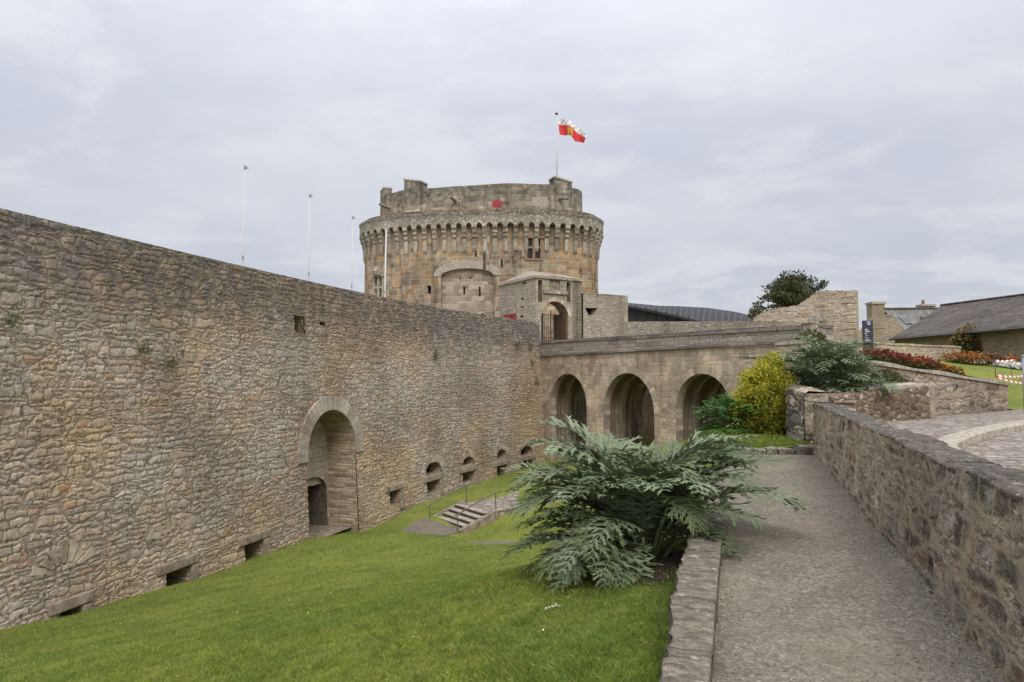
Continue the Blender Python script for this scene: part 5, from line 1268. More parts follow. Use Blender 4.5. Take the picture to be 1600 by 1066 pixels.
U = np.stack([np.stack([k[:, 0]*Ls, np.full(m_, q*slope)], 1) for q in [-.02] + list(np.linspace(0, 1, 10))], 1)
mb.grid(G, True, U); back = Rg + np.array([*nin, 0])*6 - [0, 0, 3]; mb.grid(np.stack([Rg, back], 1), True); mb.build('slate_roof', M['slate'], lb, True)
mb = MB(); mb.tube(Rg[::3]+[0, 0, .03], .11, 6); mb.build('ridge_tiles', M['slate'], lb)
mb = MB(); W0 = E - [0, 0, .25]; ks = np.linspace(0, 1, 8); G = np.stack([np.concatenate([E[:, :2], (.2+(E[:, 2]-.12-.2)*q)[:, None]], 1) for q in ks], 1); U = np.stack([np.stack([k[:, 0]*Ls, .2+(E[:, 2]-.3)*q], 1) for q in ks], 1)
mb.grid(G, True, U); mb.build('stone_wall', M['old_wall'], lb)
mb = MB(); mb.add([(*e0[:2], .2), (*e0[:2], e0[2]-.1), tuple(rdg - [0, 0, .12]), (*(rdg[:2]), .2)], [(0, 1, 2, 3)]); mb.build('gable_wall', M['old_wall'], lb)
mb = MB(); mb.tube(E + out*1.25 - [0, 0, .1], .07, 6); mb.build('gutter', M['zinc_dark'], lb)
# ------------------------------------------------------------------ house with two chimneys
hs = thing('slate_house', 'stone house with pale slate roof, skylight and two stone chimneys behind the garden', 'house', (38, 66, .8))
hdp = 62.0
P = lambda u, v, d=hdp: at_d(u, v, d)
gl, gr_, ga = P(1341, 521), P(1425, 545), P(1378, 495)
rb = P(1466, 481.5, 71.0)           # far end of the ridge
mb = MB(); a0 = P(1341, 560); a1 = P(1440, 560); gr2 = P(1425, 520)
mb.add([(a0[0], hdp, .5), (P(1432, 560)[0], hdp, .5), tuple(P(1432, 535)), tuple(P(1391, 491)), tuple(P(1365, 491)), (a0[0], hdp, P(1341, 520)[2])], [(0, 1, 2, 3, 4, 5)])
mb.build('gable_wall', M['old_wall'], hs)
# roof slope facing right/front: from ridge to eaves
r0 = P(1379, 484); eav = P(1436, 538); far_r = at_d(1470, 483, 73.0); far_e = far_r + (eav-r0)
mb = MB(); kk_ = np.linspace(0, 1, 12)[:, None]; top_ = r0+(far_r-r0)*kk_; bot_ = eav+(far_e-eav)*kk_
G = np.stack([top_*(1-q)+bot_*q for q in np.linspace(0, 1, 8)], 1) + [0, 0, .05]; LL_ = np.linalg.norm(far_r-r0); SL_ = np.linalg.norm(eav-r0)
U = np.stack([np.stack([kk_[:, 0]*LL_, np.full(12, -q*SL_)], 1) for q in np.linspace(0, 1, 8)], 1); mb.grid(G, False, U); mb.build('roof', M['slate_pale'], hs)
mb = MB(); lft = P(1335, 527); G2 = np.stack([top_+[0, 0, .05], lft+(far_r-r0)*kk_], 1); mb.grid(G2, True); mb.build('rear_roof', M['slate_pale'], hs)
mb = MB(); mb.tube(top_+[0, 0, .08], .12, 6); mb.build('ridge_tiles', M['slate'], hs)
def roofpt(a_, b_): return r0 + (far_r-r0)*a_ + (eav-r0)*b_
nrm = np.cross(far_r-r0, eav-r0); nrm /= np.linalg.norm(nrm); nrm = nrm if nrm[2] > 0 else -nrm
mb = MB(); q4 = [roofpt(.10, .22), roofpt(.21, .22), roofpt(.21, .43), roofpt(.10, .43)]; mb.slab([q+nrm*.18 for q in q4], tuple(-.15*nrm)); sk = mb.build('skylight', M['grey_metal'], hs)
mb = MB(); c_ = np.mean(q4, 0); mb.slab([c_+(q-c_)*.78+nrm*.21 for q in q4], tuple(-.02*nrm)); mb.build('skylight_pane', M['slate_pale'], hs)
mb = MB(); rl = [roofpt(.42, .28), roofpt(.75, .28), roofpt(.75, .75), roofpt(.45, .6)]; mb.slab([q+nrm*.3 for q in rl], tuple(-.25*nrm)); mb.build('dormer_roof', M['slate_pale'], hs)
def chim(u0, u1, v0, vt, d, nm):
    a_ = at_d(u0, v0, d); b_ = at_d(u1, v0, d); zt = at_d(u0, vt, d)[2]; zb_ = at_d(u0, v0, d)[2]
    mb = MB(); mb.box(((a_[0]+b_[0])/2, d+1.03, (zb_+zt)/2-.5), (b_[0]-a_[0], 1.0, zt-zb_+1.0)); o = mb.build('chimney', M['old_wall'], hs)
    mb = MB(); mb.box(((a_[0]+b_[0])/2, d+1.03, zt+.06), (b_[0]-a_[0]+.16, 1.2, .2)); mb.build('chimney_cap', M['slab'], hs); return (a_[0]+b_[0])/2, zt
chim(1368, 1388, 495, 473.5, hdp-.56, 'a'); cx_, cz_ = chim(1445.5, 1466.5, 487, 477, 72., 'b')
mb = MB(); mb.tube([(cx_-.3, 73., cz_+.1), (cx_-.3, 73., cz_+.65)], [.16, .13], 10); mb.build('chimney_pot', M['pot'], hs)
# ------------------------------------------------------------------ sign
sg = at_d(1356.5, 549, 37.0); sh_ = at_d(1356.5, 501, 37.)
sign = thing('information_sign', 'tall dark navy sign panel with small white lettering beside the garden wall', 'sign', (sg[0], sg[1], sg[2]-.25))
px = 37.0/F; W_ = 15.5*px; H_ = 48*px
mb = MB(); mb.box((sg[0], sg[1], sg[2]+H_/2-.15), (W_, .12, H_+.3)); bevel(mb.build('panel', M['navy'], sign), .01)
y_ = sg[1]-.066
def bar(u0, u1, v0, v1, nm='text_line'):
    a_ = at_d(u0, v1, y_); b_ = at_d(u1, v0, y_); mb = MB(); mb.box(((a_[0]+b_[0])/2, y_, (a_[2]+b_[2])/2), (b_[0]-a_[0], .012, b_[2]-a_[2])); mb.build(nm, M['white_mark'], sign)
for q in [(1351.3, 1356, 514.2, 515.3), (1351.3, 1357.5, 516.3, 516.9), (1351.5, 1359.6, 518, 519), (1351.5, 1354.3, 521, 522.2), (1351.6, 1356.5, 524.3, 524.7), (1351.6, 1353.8, 526.5, 526.9), (1351.7, 1358, 527.8, 528.1), (1351.7, 1357.8, 529.4, 529.9), (1351.8, 1361, 531.3, 532.3), (1351.8, 1361.2, 532.6, 533.2), (1352.8, 1356.5, 544, 544.8)]: bar(*q)
for q in [(1354.5, 1355, 502, 505.5), (1356.4, 1358, 502, 505.3), (1359.5, 1360, 502, 505.5), (1355.6, 1359.8, 506, 507.6)]: bar(*q, 'emblem')
mb = MB(); 
# ------------------------------------------------------------------ barrier tape
tp_ = thing('barrier_tape', 'red and white striped barrier tape strung on thin stakes across the lawn', 'barrier tape', gpos(1555, 590))
st = [gpos(1555.5, 592), gpos(1580.5, 590.5), gpos(1604, 592)]
for q in st: mb = MB(); mb.tube([q, q+[0, 0, .62]], .009, 5); mb.build('stake', M['iron'], tp_)
def tape(a_, b_, n, wdt=.09, sag=.05, tw=0.0):
    mb = MB()
    for c_ in (0, 1):
        for k in range(c_, n, 2):
            G = []
            for q in np.linspace(k/n, (k+1)/n, 4): pp = a_+(b_-a_)*q - [0, 0, sag*4*q*(1-q)]; G.append([pp-[0, .02, wdt/2], pp+[0, .02, wdt/2]])
            G = np.array(G); n0_ = len(mb.f); mb.grid(G, True); mb.grid(G+[0, .012, 0]); mb.mi[n0_:] = [c_]*(len(mb.f)-n0_)
    mb.build('tape', [M['tape_red'], M['tape_white']], tp_)
dS = st[0][1]
pt = lambda u, v, q: at_d(u, v, q[1])
tape(pt(1555.5, 586.5, st[0]), pt(1604, 586, st[2]), 15, .055); tape(pt(1555.5, 588.5, st[0]), pt(1604, 598.5, st[2]-[0, 2.5, 0]), 13, .055)
t2 = thing('barrier_tape', 'short red and white tape strip in front of the orange flowers', 'barrier tape', gpos(1570, 573)); tp_ = t2; q = gpos(1570, 575)
for u in (1555, 1585): s_ = gpos(u, 574); mb = MB(); mb.tube([s_, s_+[0, 0, .7]], .009, 5); mb.build('stake', M['iron'], t2)
tape(pt(1554, 563.5, q), pt(1586, 562, q), 9, .07)
gpst = at_d(1603.5, 606, 18.5)
mb = MB(); tag(thing('metal_post', 'plain pale grey metal post cut by the right edge of the picture', 'post', (gpst[0], gpst[1], -1.1)), None); gpo = [o for o in COL.objects if o.name.startswith('metal_post')][0]
mb.tube([(gpst[0], gpst[1], -1.1), (gpst[0], gpst[1], at_d(1602, 558, 18.5)[2])], .075, 12); mb.build('post_shaft', M['grey_metal'], gpo, True)
mb = MB(); zt = at_d(1602, 558, 18.5)[2]; mb.tube([(gpst[0], gpst[1], zt), (gpst[0], gpst[1], zt+.03), (gpst[0], gpst[1], zt+.06)], [.085, .085, .04], 12); mb.build('post_cap', M['grey_metal'], gpo, True)
# ================================================================== YEW TREE behind the ruined wall
td = 46.0; tb = at_d(1233, 500, td)
tree = thing('yew_tree', 'dark spreading evergreen tree showing above the ruined wall', 'tree', (tb[0], td, 1.0))
mb = MB(); px = td/F
trk = np.array([tb[0], td, 1.0]); topc = at_d(1240, 445, td)
mb.tube([trk, trk+[.05, 0, 1.6], at_d(1236, 480, td), topc], [.38, .3, .22, .08], 8)
br = []
tips = [(1215, 452), (1200, 470), (1186, 483), (1240, 428), (1258, 436), (1270, 446), (1288, 444), (1225, 436), (1250, 455), (1230, 462), (1208, 462), (1262, 462), (1195, 488)]
for u, v in tips:
    e_ = at_d(u, v, td + random.uniform(-1.4, 1.4)); s_ = at_d(1236, 482-random.uniform(0, 18), td); m_ = (s_+e_)/2 + [0, 0, -.2]; mb.tube([s_, m_, e_], [.13, .08, .03], 6); br.append((s_, e_))
mb.build('trunk', M['bark'], tree, True)
mb = MB(); Ps = []; Ds = []
cl_ = []
for i in range(230):
    u = RNG.normal(1234, 24); v = RNG.normal(456, 15)
    top_e = 431 + ((u-1238)/31)**2*22; 
    if v < top_e-1 or v > 492 or u < 1192 or u > 1271: continue
    if 1246 < u < 1254 and 458 < v < 468: continue
    cl_.append((u, v, td + RNG.normal(0, 1.2)))
for u, v in [(1281, 449), (1285, 445), (1288, 443), (1276, 452), (1188, 482), (1183, 476), (1192, 468), (1199, 452), (1262, 437), (1272, 441), (1246, 427), (1228, 430), (1182, 488)]: cl_.append((u, v, td))
for u, v, d in cl_:
    c = at_d(u, v, d); n = 55; r_ = .30 if 1190 < u < 1276 else .2
    q = RNG.normal(0, 1, (n, 3)); q /= np.linalg.norm(q, axis=1)[:, None]; rr = r_*RNG.uniform(.2, 1.1, (n, 1)); Ps.append(c + q*rr*[1.1, 1, .75]); Ds.append(q + [0, 0, .4] + RNG.normal(0, .5, (n, 3)))
leaf_quads(mb, np.vstack(Ps), np.vstack(Ds), .22, .4); mb.build('crown', M['yew'], tree)
# small yellowish bush at the roof end and one on the abutment
clump('small_bush', 'small yellow-green bush at the end of the dark metal roof', 'shrub', at_d(1182, 497, 43), .45, .8, [('low_herb', 1, 0, 1)], 300, .16)
clump('wall_top_bush', 'olive bush growing over the abutment beside the ruined wall', 'shrub', at_d(1268, 540, 30.5), .62, .75, [('low_herb', .7, 0, 1), ('weed', .5, .1, 1)], 900, .12)
# ================================================================== FOREGROUND
ZP = -1.6
# ---- walk (gravel path) and the wall on its right
wb0 = at_z(1570, 1066, ZP)[:2]; wb1 = at_z(1291, 738, ZP+.02)[:2]
wd = (wb1-wb0)/np.linalg.norm(wb1-wb0); wn2 = np.array([wd[1], -wd[0]])      # wn2 points right
A0 = wb0 - wd*6.5; B0 = at_d(1281, 712, 13.6)[:2]
B0 = wb0 + wd*((B0-wb0)@wd)
WL = np.linalg.norm(B0-A0)
zt_n = at_z(1600, 766, -.57); 
def zw(s): return -.565 + .06*np.clip((s-7)/10, -1, 1)
s_ = [0.0]
while s_[-1] < WL-.02:
    p = A0+wd*s_[-1]; d = max(1.2, np.hypot(*p)); s_.append(min(WL, s_[-1]+max(.012, .0035*d)))
s_ = np.array(s_); C0 = A0 + np.outer(s_, wd)
nv = 46; q = np.linspace(0, 1, nv); zb_ = ZP-.25
TH = .47
def P3(off, z): return np.concatenate([C0 + wn2*np.broadcast_to(off, (len(s_),))[:, None], np.broadcast_to(z, (len(s_),))[:, None]], 1)
zt_ = zw(s_) + .012*np.sin(s_*2.1) + .01*np.sin(s_*5.3+1)
rows = [P3(.055*k - .02*math.sin(k*3), zb_ + (zt_-.05-zb_)*k) for k in q]; U = [np.stack([s_, zb_+(zt_-.05-zb_)*k], 1) for k in q]
ww = thing('walk_side_wall', 'rough lichen-stained rubble wall running along the right side of the gravel path', 'wall', (*(A0+B0)/2, zb_))
mb = MB(); mb.grid(np.stack(rows, 1), True, np.stack(U, 1))
e0_ = [rows[k][-1] for k in range(nv)]; 
qe = np.linspace(0, 1, 30); E = np.stack([np.stack([np.array([*(B0+wn2*(.055*k+(TH-.055)*x)), (zb_+(zt_[-1]-.05-zb_)*k)]) for k in q]) for x in qe], 0)
mb.grid(E, True, np.stack([np.stack([np.full(nv, WL+x*TH), zb_+(zt_[-1]-.05-zb_)*q], 1) for x in qe], 0))
mb.build('wall_face', M['walk_wall'], ww, True)
mb = MB(); nt_ = 26; prof = []
for k in range(nt_+1):
    x = k/nt_; off = .03 + (TH-.03)*x; z = zt_ - .05 + .05*(1-(2*x-1)**6) ; prof.append(P3(off, z))
prof = [P3(.035, zt_-.09)] + prof + [P3(TH+.005, zt_-.12), P3(TH+.01, np.full(len(s_), -1.4))]
uu = [-.04] + list(np.linspace(0, TH, nt_+1)) + [TH+.08, TH+1.]
mb.grid(np.stack(prof, 1), True, np.stack([np.stack([s_, np.full(len(s_), u)], 1) for u in uu], 1)); mb.add([p[-1] for p in prof], [tuple(range(len(prof)))[::-1]])
mb.build('wall_top', M['walk_top'], ww, True)
# ---- low wall on the left of the path
lr0, lr1 = at_z(1110, 1066, -1.46)[:2], at_z(1128, 842, -1.46)[:2]; ll0, ll1 = at_z(1016, 1066, -1.46)[:2], at_z(1073, 812, -1.46)[:2]
ld = (lr1-lr0)/np.linalg.norm(lr1-lr0); ln_ = np.array([ld[1], -ld[0]])
LA = lr0 - ld*5.0; pe_l = at_z(1172, 706, -1.5)[:2]
LC = np.array([LA, lr0, (lr0+lr1)/2, lr1, lr1+(pe_l-lr1)*.35, lr1+(pe_l-lr1)*.7, pe_l]); lk = np.concatenate([[0], np.cumsum(np.linalg.norm(np.diff(LC, axis=0), axis=1))]); LLn = lk[-1]
s_ = [0.0]
def LP_(s): s = np.atleast_1d(s); return np.stack([np.interp(s, lk, LC[:, 0]), np.interp(s, lk, LC[:, 1])], 1)
while s_[-1] < LLn-.02:
    p = LP_(s_[-1])[0]; d = max(1.5, np.hypot(*p)); s_.append(min(LLn, s_[-1]+max(.012, .003*d)))
s_ = np.array(s_); C0 = LP_(s_)
LT = np.gradient(C0, axis=0); LT /= np.linalg.norm(LT, axis=1)[:, None]; LNn = np.stack([LT[:, 1], -LT[:, 0]], 1)
def lwid(s):
    p = LP_(s); lv = (ll1-ll0)/np.linalg.norm(ll1-ll0); k = (p-ll0)@ld/(lv@ld); e = ll0 + np.outer(k, lv); return np.clip(-((e-p)@ln_), .28, .46)
wid = lwid(s_) + .006*np.sin(s_*9.1+2) + .006*np.sin(s_*23+1) + np.interp(s_, np.sort(np.concatenate([np.arange(0, 16, .38), np.arange(0, 16, .38)+.365])), np.repeat(RNG.uniform(-.022, .022, 43), 2)[:86])
def P3(off, z): return np.concatenate([C0 + LNn*np.broadcast_to(off, (len(s_),))[:, None], np.broadcast_to(z, (len(s_),))[:, None]], 1)
s_end = lk[3]+.75; fl_ = np.clip((s_-s_end)/.25, 0, 1)
zt_ = -1.46 - .28*fl_ + .014*np.sin(s_*3.1) + .012*np.sin(s_*7.3+.6)
rows, uu = [], []
for k in np.linspace(0, 1, 14): rows.append(P3(-wid-.02*(1-k), -3.0 + (zt_-.03+3.0)*k)); uu.append(-1.6+1.55*k)
for k in np.linspace(0, 1, 30): rows.append(P3(-wid*(1-k)+.02*k, zt_ - .025*np.abs(2*k-1)**6)); uu.append(.45*k)
for k in np.linspace(.1, 1, 8): rows.append(P3(.02+.01*k, zt_-.025-.3*k)); uu.append(.46+.3*k)
lw_ = thing('low_path_wall', 'low pale granite edging wall between the lawn and the gravel path', 'low wall', (*(LA+ld*LLn/2), -2.2))
mb = MB(); G = np.stack(rows, 1); mb.grid(G, True, np.stack([np.stack([s_, np.full(len(s_), u)], 1) for u in uu], 1)); mb.add(G[-1], [tuple(range(len(rows)))[::-1]]); mb.build('wall_body', M['kerb_wall'], lw_, True)
# ---- path surface
pe_l = at_z(1172, 706, -1.5)[:2]; pe_r = at_z(1280, 712, -1.5)[:2]
def pathz(y): return -1.6 + .08*np.clip((y-7)/6, 0, 1)
na, nb_ = 260, 60
ya = np.linspace(-5, 1, na)
G = np.zeros((na, nb_, 3)); 
tt = np.concatenate([np.linspace(-.6, 1.0, na)])
for i, t_ in enumerate(tt):
    
    pl = (lr0 + (lr1-lr0)*(t_/.45)) if t_ < .45 else lr1 + (pe_l-lr1)*((t_-.45)/.55)
    pl = pl - ln_*(.05 if t_ < .45 else .05+.42*min(1, max(0, (t_-.53)/.04)))
    pr = wb0 + wn2*.1 + (pe_r + wn2*.1 - wb0 - wn2*.1)*t_
    k = np.linspace(0, 1, nb_)[:, None]; xy = pl + (pr-pl)*k; y = xy[:, 1]
    z = pathz(y) + .015*np.sin(xy[:, 0]*2.3+y*1.1) + .01*np.sin(y*3.7-xy[:, 0]*4) - .02*np.sin(math.pi*k[:, 0]) + .03*(k[:, 0]-.5)
    G[i] = np.concatenate([xy, z[:, None]], 1)
mb = MB(); mb.grid(G, True); pth = mb.build('gravel_path', M['gravel'], None, True, org=(0, 0, 0)); tag(pth, kind='structure')
# loose pebbles
Pq = []; n = 34000
ti = RNG.uniform(0, 1, n)**1.6; kq = RNG.uniform(0, 1, n); kq = np.where(RNG.uniform(0, 1, n) < .45, .5+.5*RNG.uniform(.2, 1, n)**.6, kq)
ii = np.clip((( ti*.75+.0)*1.0+.6)/1.6*(na-1), 0, na-1).astype(int); jj = np.clip(kq*(nb_-1), 0, nb_-2).astype(int)
Pq = G[ii, jj] + (G[ii, jj+1]-G[ii, jj])*RNG.uniform(0, 1, (n, 1)) + (G[np.minimum(ii+1, na-1), jj]-G[ii, jj])*RNG.uniform(0, 1, (n, 1))
sz = RNG.gamma(1.8, .0017, n)+.0022; V = []
octa = np.array([(1, 0, 0), (0, 1, 0), (-1, 0, 0), (0, -1, 0), (0, 0, 1)], float)
ang = RNG.uniform(0, 6.28, n); ca, sa = np.cos(ang), np.sin(ang)
O = np.repeat(octa[None], n, 0)*RNG.uniform(.6, 1.3, (n, 5, 1)); X = O[:, :, 0]*ca[:, None]*1.3 - O[:, :, 1]*sa[:, None]; Y = O[:, :, 0]*sa[:, None]*1.3 + O[:, :, 1]*ca[:, None]
V = np.stack([X, Y, O[:, :, 2]*.7 - .1], -1)*sz[:, None, None] + Pq[:, None, :]
o = np.arange(n)*5; fcs = np.concatenate([np.stack([o+a, o+b, o+4], 1) for a, b in ((0, 1), (1, 2), (2, 3), (3, 0))]).tolist()
mb = MB(); mb.add(V.reshape(-1, 3), fcs); pb = mb.build('loose_pebbles', M['pebble'], None, False, org=(0, 0, 0)); tag(pb, 'scattered loose pebbles on the gravel path', 'pebbles', kind='stuff')
# ---- kerb stones at the end of the path and the small lawn beyond
KG = 'kerb stones across the end of the path'
ku = [1150, 1176, 1196, 1214, 1241, 1279]
for k in range(len(ku)-1):
    a_ = at_d(ku[k]+.3+random.uniform(0, 1), 712, 13.75); b_ = at_d(ku[k+1]-.6, 712, 13.7); big = k == len(ku)-2
    mb = MB(); n_ = 8; q = np.linspace(0, 1, n_); h = (.12 if big else random.uniform(.035, .07))
    prof = []
    for (dy, dz) in ((-.14, -.2), (-.15, h*.75), (-.10, h), (.10, h), (.14, h*.7), (.14, -.2)):
        prof.append(np.stack([a_[0]+(b_[0]-a_[0])*(.5+(q-.5)*(1 if abs(dy) < .12 or dz > 0 else .97)), 13.8+dy+.02*np.sin(q*5+k)+(.0 if not big else -.1), -1.5+dz+.012*np.sin(q*4+k*2)], 1))
    Gk = np.stack(prof, 1); mb.grid(Gk, True); mb.add(Gk[0], [tuple(range(6))]); mb.add(Gk[-1], [tuple(range(6))[::-1]])
    o = mb.build('kerb_stone', M['kerbstone'], None, False); tag(o, 'large pale kerb stone at the foot of the stone steps' if big else 'small rounded kerb stone closing the end of the gravel path', 'kerb stone', KG)
mb = MB(); gx = np.linspace(1.5, 8.2, 60); gy = np.linspace(13.85, 19.5, 50); GX, GY = np.meshgrid(gx, gy, indexing='ij'); GZ = -1.44 + .03*np.sin(GX*2+GY) + .05*(GY-13.85)/5 - 1.3*np.clip(4.7-GX, 0, 9) - .5*np.clip(GY-17.2, 0, 9)
mb.grid(np.stack([GX, GY, GZ], -1), True); sl_ = mb.build('bank_lawn', M['lawn'], None, True, org=(0, 0, 0)); tag(sl_, kind='structure')
# ---- moat lawn
cp = []
def c(u, v, d): p = at_d(u, v, d); cp.append(tuple(p))
def wb(u, v): b = gbase(u, v); cp.append(b); return b
for u, v in [(0, 985), (85, 966), (110, 966), (130, 957), (190, 936), (275, 915), (345, 893), (410, 868), (470, 846), (515, 838), (556, 832), (600, 815), (650, 789), (700, 770), (760, 750), (815, 734)]: wb(u, v)
b0 = gbase(0, 985); cp += [(b0[0]-2.5, b0[1]-5, b0[2]+.1), (b0[0]-4.5, b0[1]-10, b0[2]+.2)]
for s in np.linspace(0, 11.6, 9): p = LP_(s)[0] - ln_*.45; cp.append((p[0], p[1], -1.72 - .10*max(0, (p[1]-3.0)/3)))
for s in (0, 5.8, 11.6): p = LP_(s)[0] + ln_*1.0; cp.append((p[0], p[1], -1.85))
for u, v, d in [(570, 835.5, 29.5), (600, 831.5, 28.6), (640, 832, 28), (680, 836, 27.2), (720, 840, 26.5), (800, 852, 24.5), (840, 846, 23)]: c(u, v, d)
for u, v, d in [(640, 833, 32.5), (700, 838, 31.2), (745, 846, 30), (800, 850.5, 28), (830, 848, 27.5)]: cp.append((*at_d(u, v, d)[:2], -7.45))
cp += [(2.9, 10.0, -2.3), (4.0, 13.0, -2.5), (4.0, 16.5, -3.4), (6.3, 21, -4.2), (9, 25, -4.0), (2.3, 8.3, -2.1), (1.0, 12, -3.3), (2.5, 17, -4.5), (4, 24, -5.2)]
for u, v, d in [(870, 790, 33), (900, 760, 36), (960, 738, 36), (1119, 674, 37), (1040, 706, 37), (870, 722, 50), (850, 712, 52), (1160, 655, 34), (700, 792, 36.3), (760, 772, 39)]: c(u, v, d)
c(850, 830, 28.5); c(820, 825, 30); c(880, 800, 29)
cp += [(14, 40, -2.6), (8, 60, -6), (18, 30, -2.6), (12, 16, -2.2)]
LH = rbf(cp)
gx = np.linspace(-22, 20, 240); gy = np.linspace(-6, 62, 380); GX, GY = np.meshgrid(gx, gy, indexing='ij'); GZ = LH(GX, GY)
for _ in range(10): GZ[1:-1, 1:-1] = (GZ[1:-1, 1:-1]*2 + GZ[:-2, 1:-1]+GZ[2:, 1:-1]+GZ[1:-1, :-2]+GZ[1:-1, 2:])/6
GZ = GZ + .02*np.sin(GX*1.9+GY*.7)*np.sin(GY*1.3) + .012*np.sin(GX*4.1-GY*2.7)
RX = np.interp(GY, RC[:, 1], RC[:, 0])
# clear of the path, the niche floor and the far right
lp = (GX-lr0[0])*ln_[0] + (GY-lr0[1])*ln_[1]
under = (lp > -.2) & (GY < 13.9)
GZ = np.where(under, np.minimum(GZ, -1.85), GZ); GZ = np.where((GX > 3) & (GY > 13) & (GY < 30), np.minimum(GZ, -2.2), GZ)
GZ = np.where(GX > wb0[0] + (GY-wb0[1])*wd[0]/wd[1], np.minimum(GZ, -1.9), GZ)
msk = (GX > RX - 1.2)
mb = MB(); mb.grid(np.stack([GX, GY, GZ], -1), True, mask=msk[:-1, :-1]); lawn = mb.build('moat_lawn', M['lawn'], None, True, org=(0, 0, 0)); tag(lawn, kind='structure')
def lawnz(x, y):
    i = np.clip((np.asarray(x)-gx[0])/(gx[1]-gx[0]), 0, len(gx)-2.001); j = np.clip((np.asarray(y)-gy[0])/(gy[1]-gy[0]), 0, len(gy)-2.001)
    i0, j0 = i.astype(int), j.astype(int); a_, b_ = i-i0, j-j0
    return GZ[i0, j0]*(1-a_)*(1-b_)+GZ[i0+1, j0]*a_*(1-b_)+GZ[i0, j0+1]*(1-a_)*b_+GZ[i0+1, j0+1]*a_*b_
# ---- steps in the moat
sbl = np.array([*at_z(673.5, 818.5, -7.42)[:2]]); sbr = np.array([*at_z(718, 835, -7.42)[:2]])
ed = (sbr-sbl)/np.linalg.norm(sbr-sbl); up_ = np.array([-ed[1], ed[0]]); up_ = up_ if up_[0] > 0 else -up_
sw = np.linalg.norm(sbr-sbl)
st_ = thing('stone_stairs', 'short flight of five pale stone steps with handrails on the moat lawn', 'steps', (*(sbl+sbr)/2, -7.42))
NS = 5; RI = .172; TD = .34
mr_, mt_ = MB(), MB()
for k in range(NS):
    b = sbl + up_*TD*k; z0 = -7.45+RI*k; p4 = [b, b+ed*sw, b+ed*sw+up_*(TD*(NS-k)+.4), b+up_*(TD*(NS-k)+.4)]
    mb = MB(); mb.prism([p4[0]+up_*.03, p4[1]+up_*.03, p4[2], p4[3]], -8.2, z0+RI-.05); mb.build('riser', M['riser'], st_)
    t4 = [b, b+ed*sw, b+ed*sw+up_*(TD+.05), b+up_*(TD+.05)]; mb = MB(); mb.prism([q_-(up_*.02) for q_ in t4[:2]]+t4[2:], z0+RI-.055, z0+RI); bevel(mb.build('tread', M['step'], st_), .012)
ZL = -7.45+RI*NS
for e_, s0 in ((-.26, 'l'), (sw+.02, 'r')):
    mb = MB(); q0 = sbl + ed*e_; L_ = TD*NS+.3; mb.prism([q0-up_*.1, q0+ed*.24-up_*.1, q0+ed*.24+up_*L_, q0+up_*L_], -8.2, [-7.2, -7.2, ZL+.12, ZL+.12]); mb.build('side_kerb', M['lintel'], st_)
def rail(e_, lab, ext=0.5, tilt=0):
    o = thing('handrail', lab, 'handrail', (*(sbl+ed*e_), -7.4)); mb = MB(); p0 = sbl+ed*e_-up_*.1; p1 = sbl+ed*e_+up_*(TD*NS+.35); h = .92
    for p, z in ((p0, -7.45), (p1, ZL-.05)): mb.tube([(*p, z), (*p, z+h)], .028, 6)
    mb.build('rail_post', M['rail'], o); mb = MB()
    mb.tube([(*(p0-up_*.18), -7.45+h-.12), (*(p0-up_*.14), -7.45+h+.0), (*p0, -7.45+h+.03), (*(p0*.5+p1*.5), (-7.45+ZL)/2+h+.06), (*p1, ZL+h), (*(p1+up_*ext*.6), ZL+h+.03), (*(p1+up_*ext), ZL+h+.0)], .032, 7); mb.build('rail_bar', M['rail'], o)
rail(.02, 'thin rusty handrail on the rampart side of the moat steps', .9); rail(sw-.02, 'thin rusty handrail on the camera side of the moat steps', .3)
# landing paving (top) and lower path: thin sheets that follow the ground
def sheet(nm, ctr, wdt, z=None, n=40, m_=12, mat=None, lift=.03):
    ctr = np.array(ctr, float); t_ = np.linspace(0, 1, len(ctr)); q = np.linspace(0, 1, n); C_ = np.stack([np.interp(q, t_, ctr[:, 0]), np.interp(q, t_, ctr[:, 1])], 1)
    for _ in range(4): C_[1:-1] = (C_[:-2]+C_[1:-1]*2+C_[2:])/4
    T_ = np.gradient(C_, axis=0); T_ /= np.linalg.norm(T_, axis=1)[:, None]; N_ = np.stack([T_[:, 1], -T_[:, 0]], 1)
    wv = np.interp(q, np.linspace(0, 1, len(wdt)), wdt); k = np.linspace(-.5, .5, m_)
    XY = C_[:, None] + N_[:, None]*(wv[:, None]*k)[:, :, None]; Zs = lawnz(XY[..., 0], XY[..., 1])+lift if z is None else np.broadcast_to(np.interp(q, np.linspace(0, 1, len(z)), z)[:, None], XY.shape[:2])
    mb = MB(); Gs = np.concatenate([XY, Zs[..., None]], -1); mb.grid(Gs, False)
    for sd in (0, -1): mb.grid(np.stack([Gs[:, sd], Gs[:, sd]-[0, 0, .7]], 1), sd == 0)
    o = mb.build(nm, mat, None, True, org=(0, 0, 0)); tag(o, kind='structure'); return o
tm = (sbl+sbr)/2 + up_*(TD*NS)
sheet('paved_landing', [tm+up_*.02, tm+up_*1.5+ed*-.1, tm+up_*3.0-ed*.3, tm+up_*5.5-ed*1.5, tm+up_*8-ed*3.5], [sw, sw*.95, sw*.8, 2.0, 1.8], [ZL, ZL+.02, ZL+.08, ZL+.25, ZL+.6], mat=M['paving'])
bm_ = (sbl+sbr)/2
sheet('lower_landing', [bm_+up_*.02, bm_-up_*1.0+ed*.2, bm_-up_*2.2+ed*.4], [sw+.1, sw*.95, sw*.5], None, mat=M['gravel'], lift=.05)
q = [at_d(700, 838, 31.0), at_d(745, 847, 30.0), at_d(800, 850, 28.6), at_d(850, 846, 27.5), at_d(900, 835, 27)]
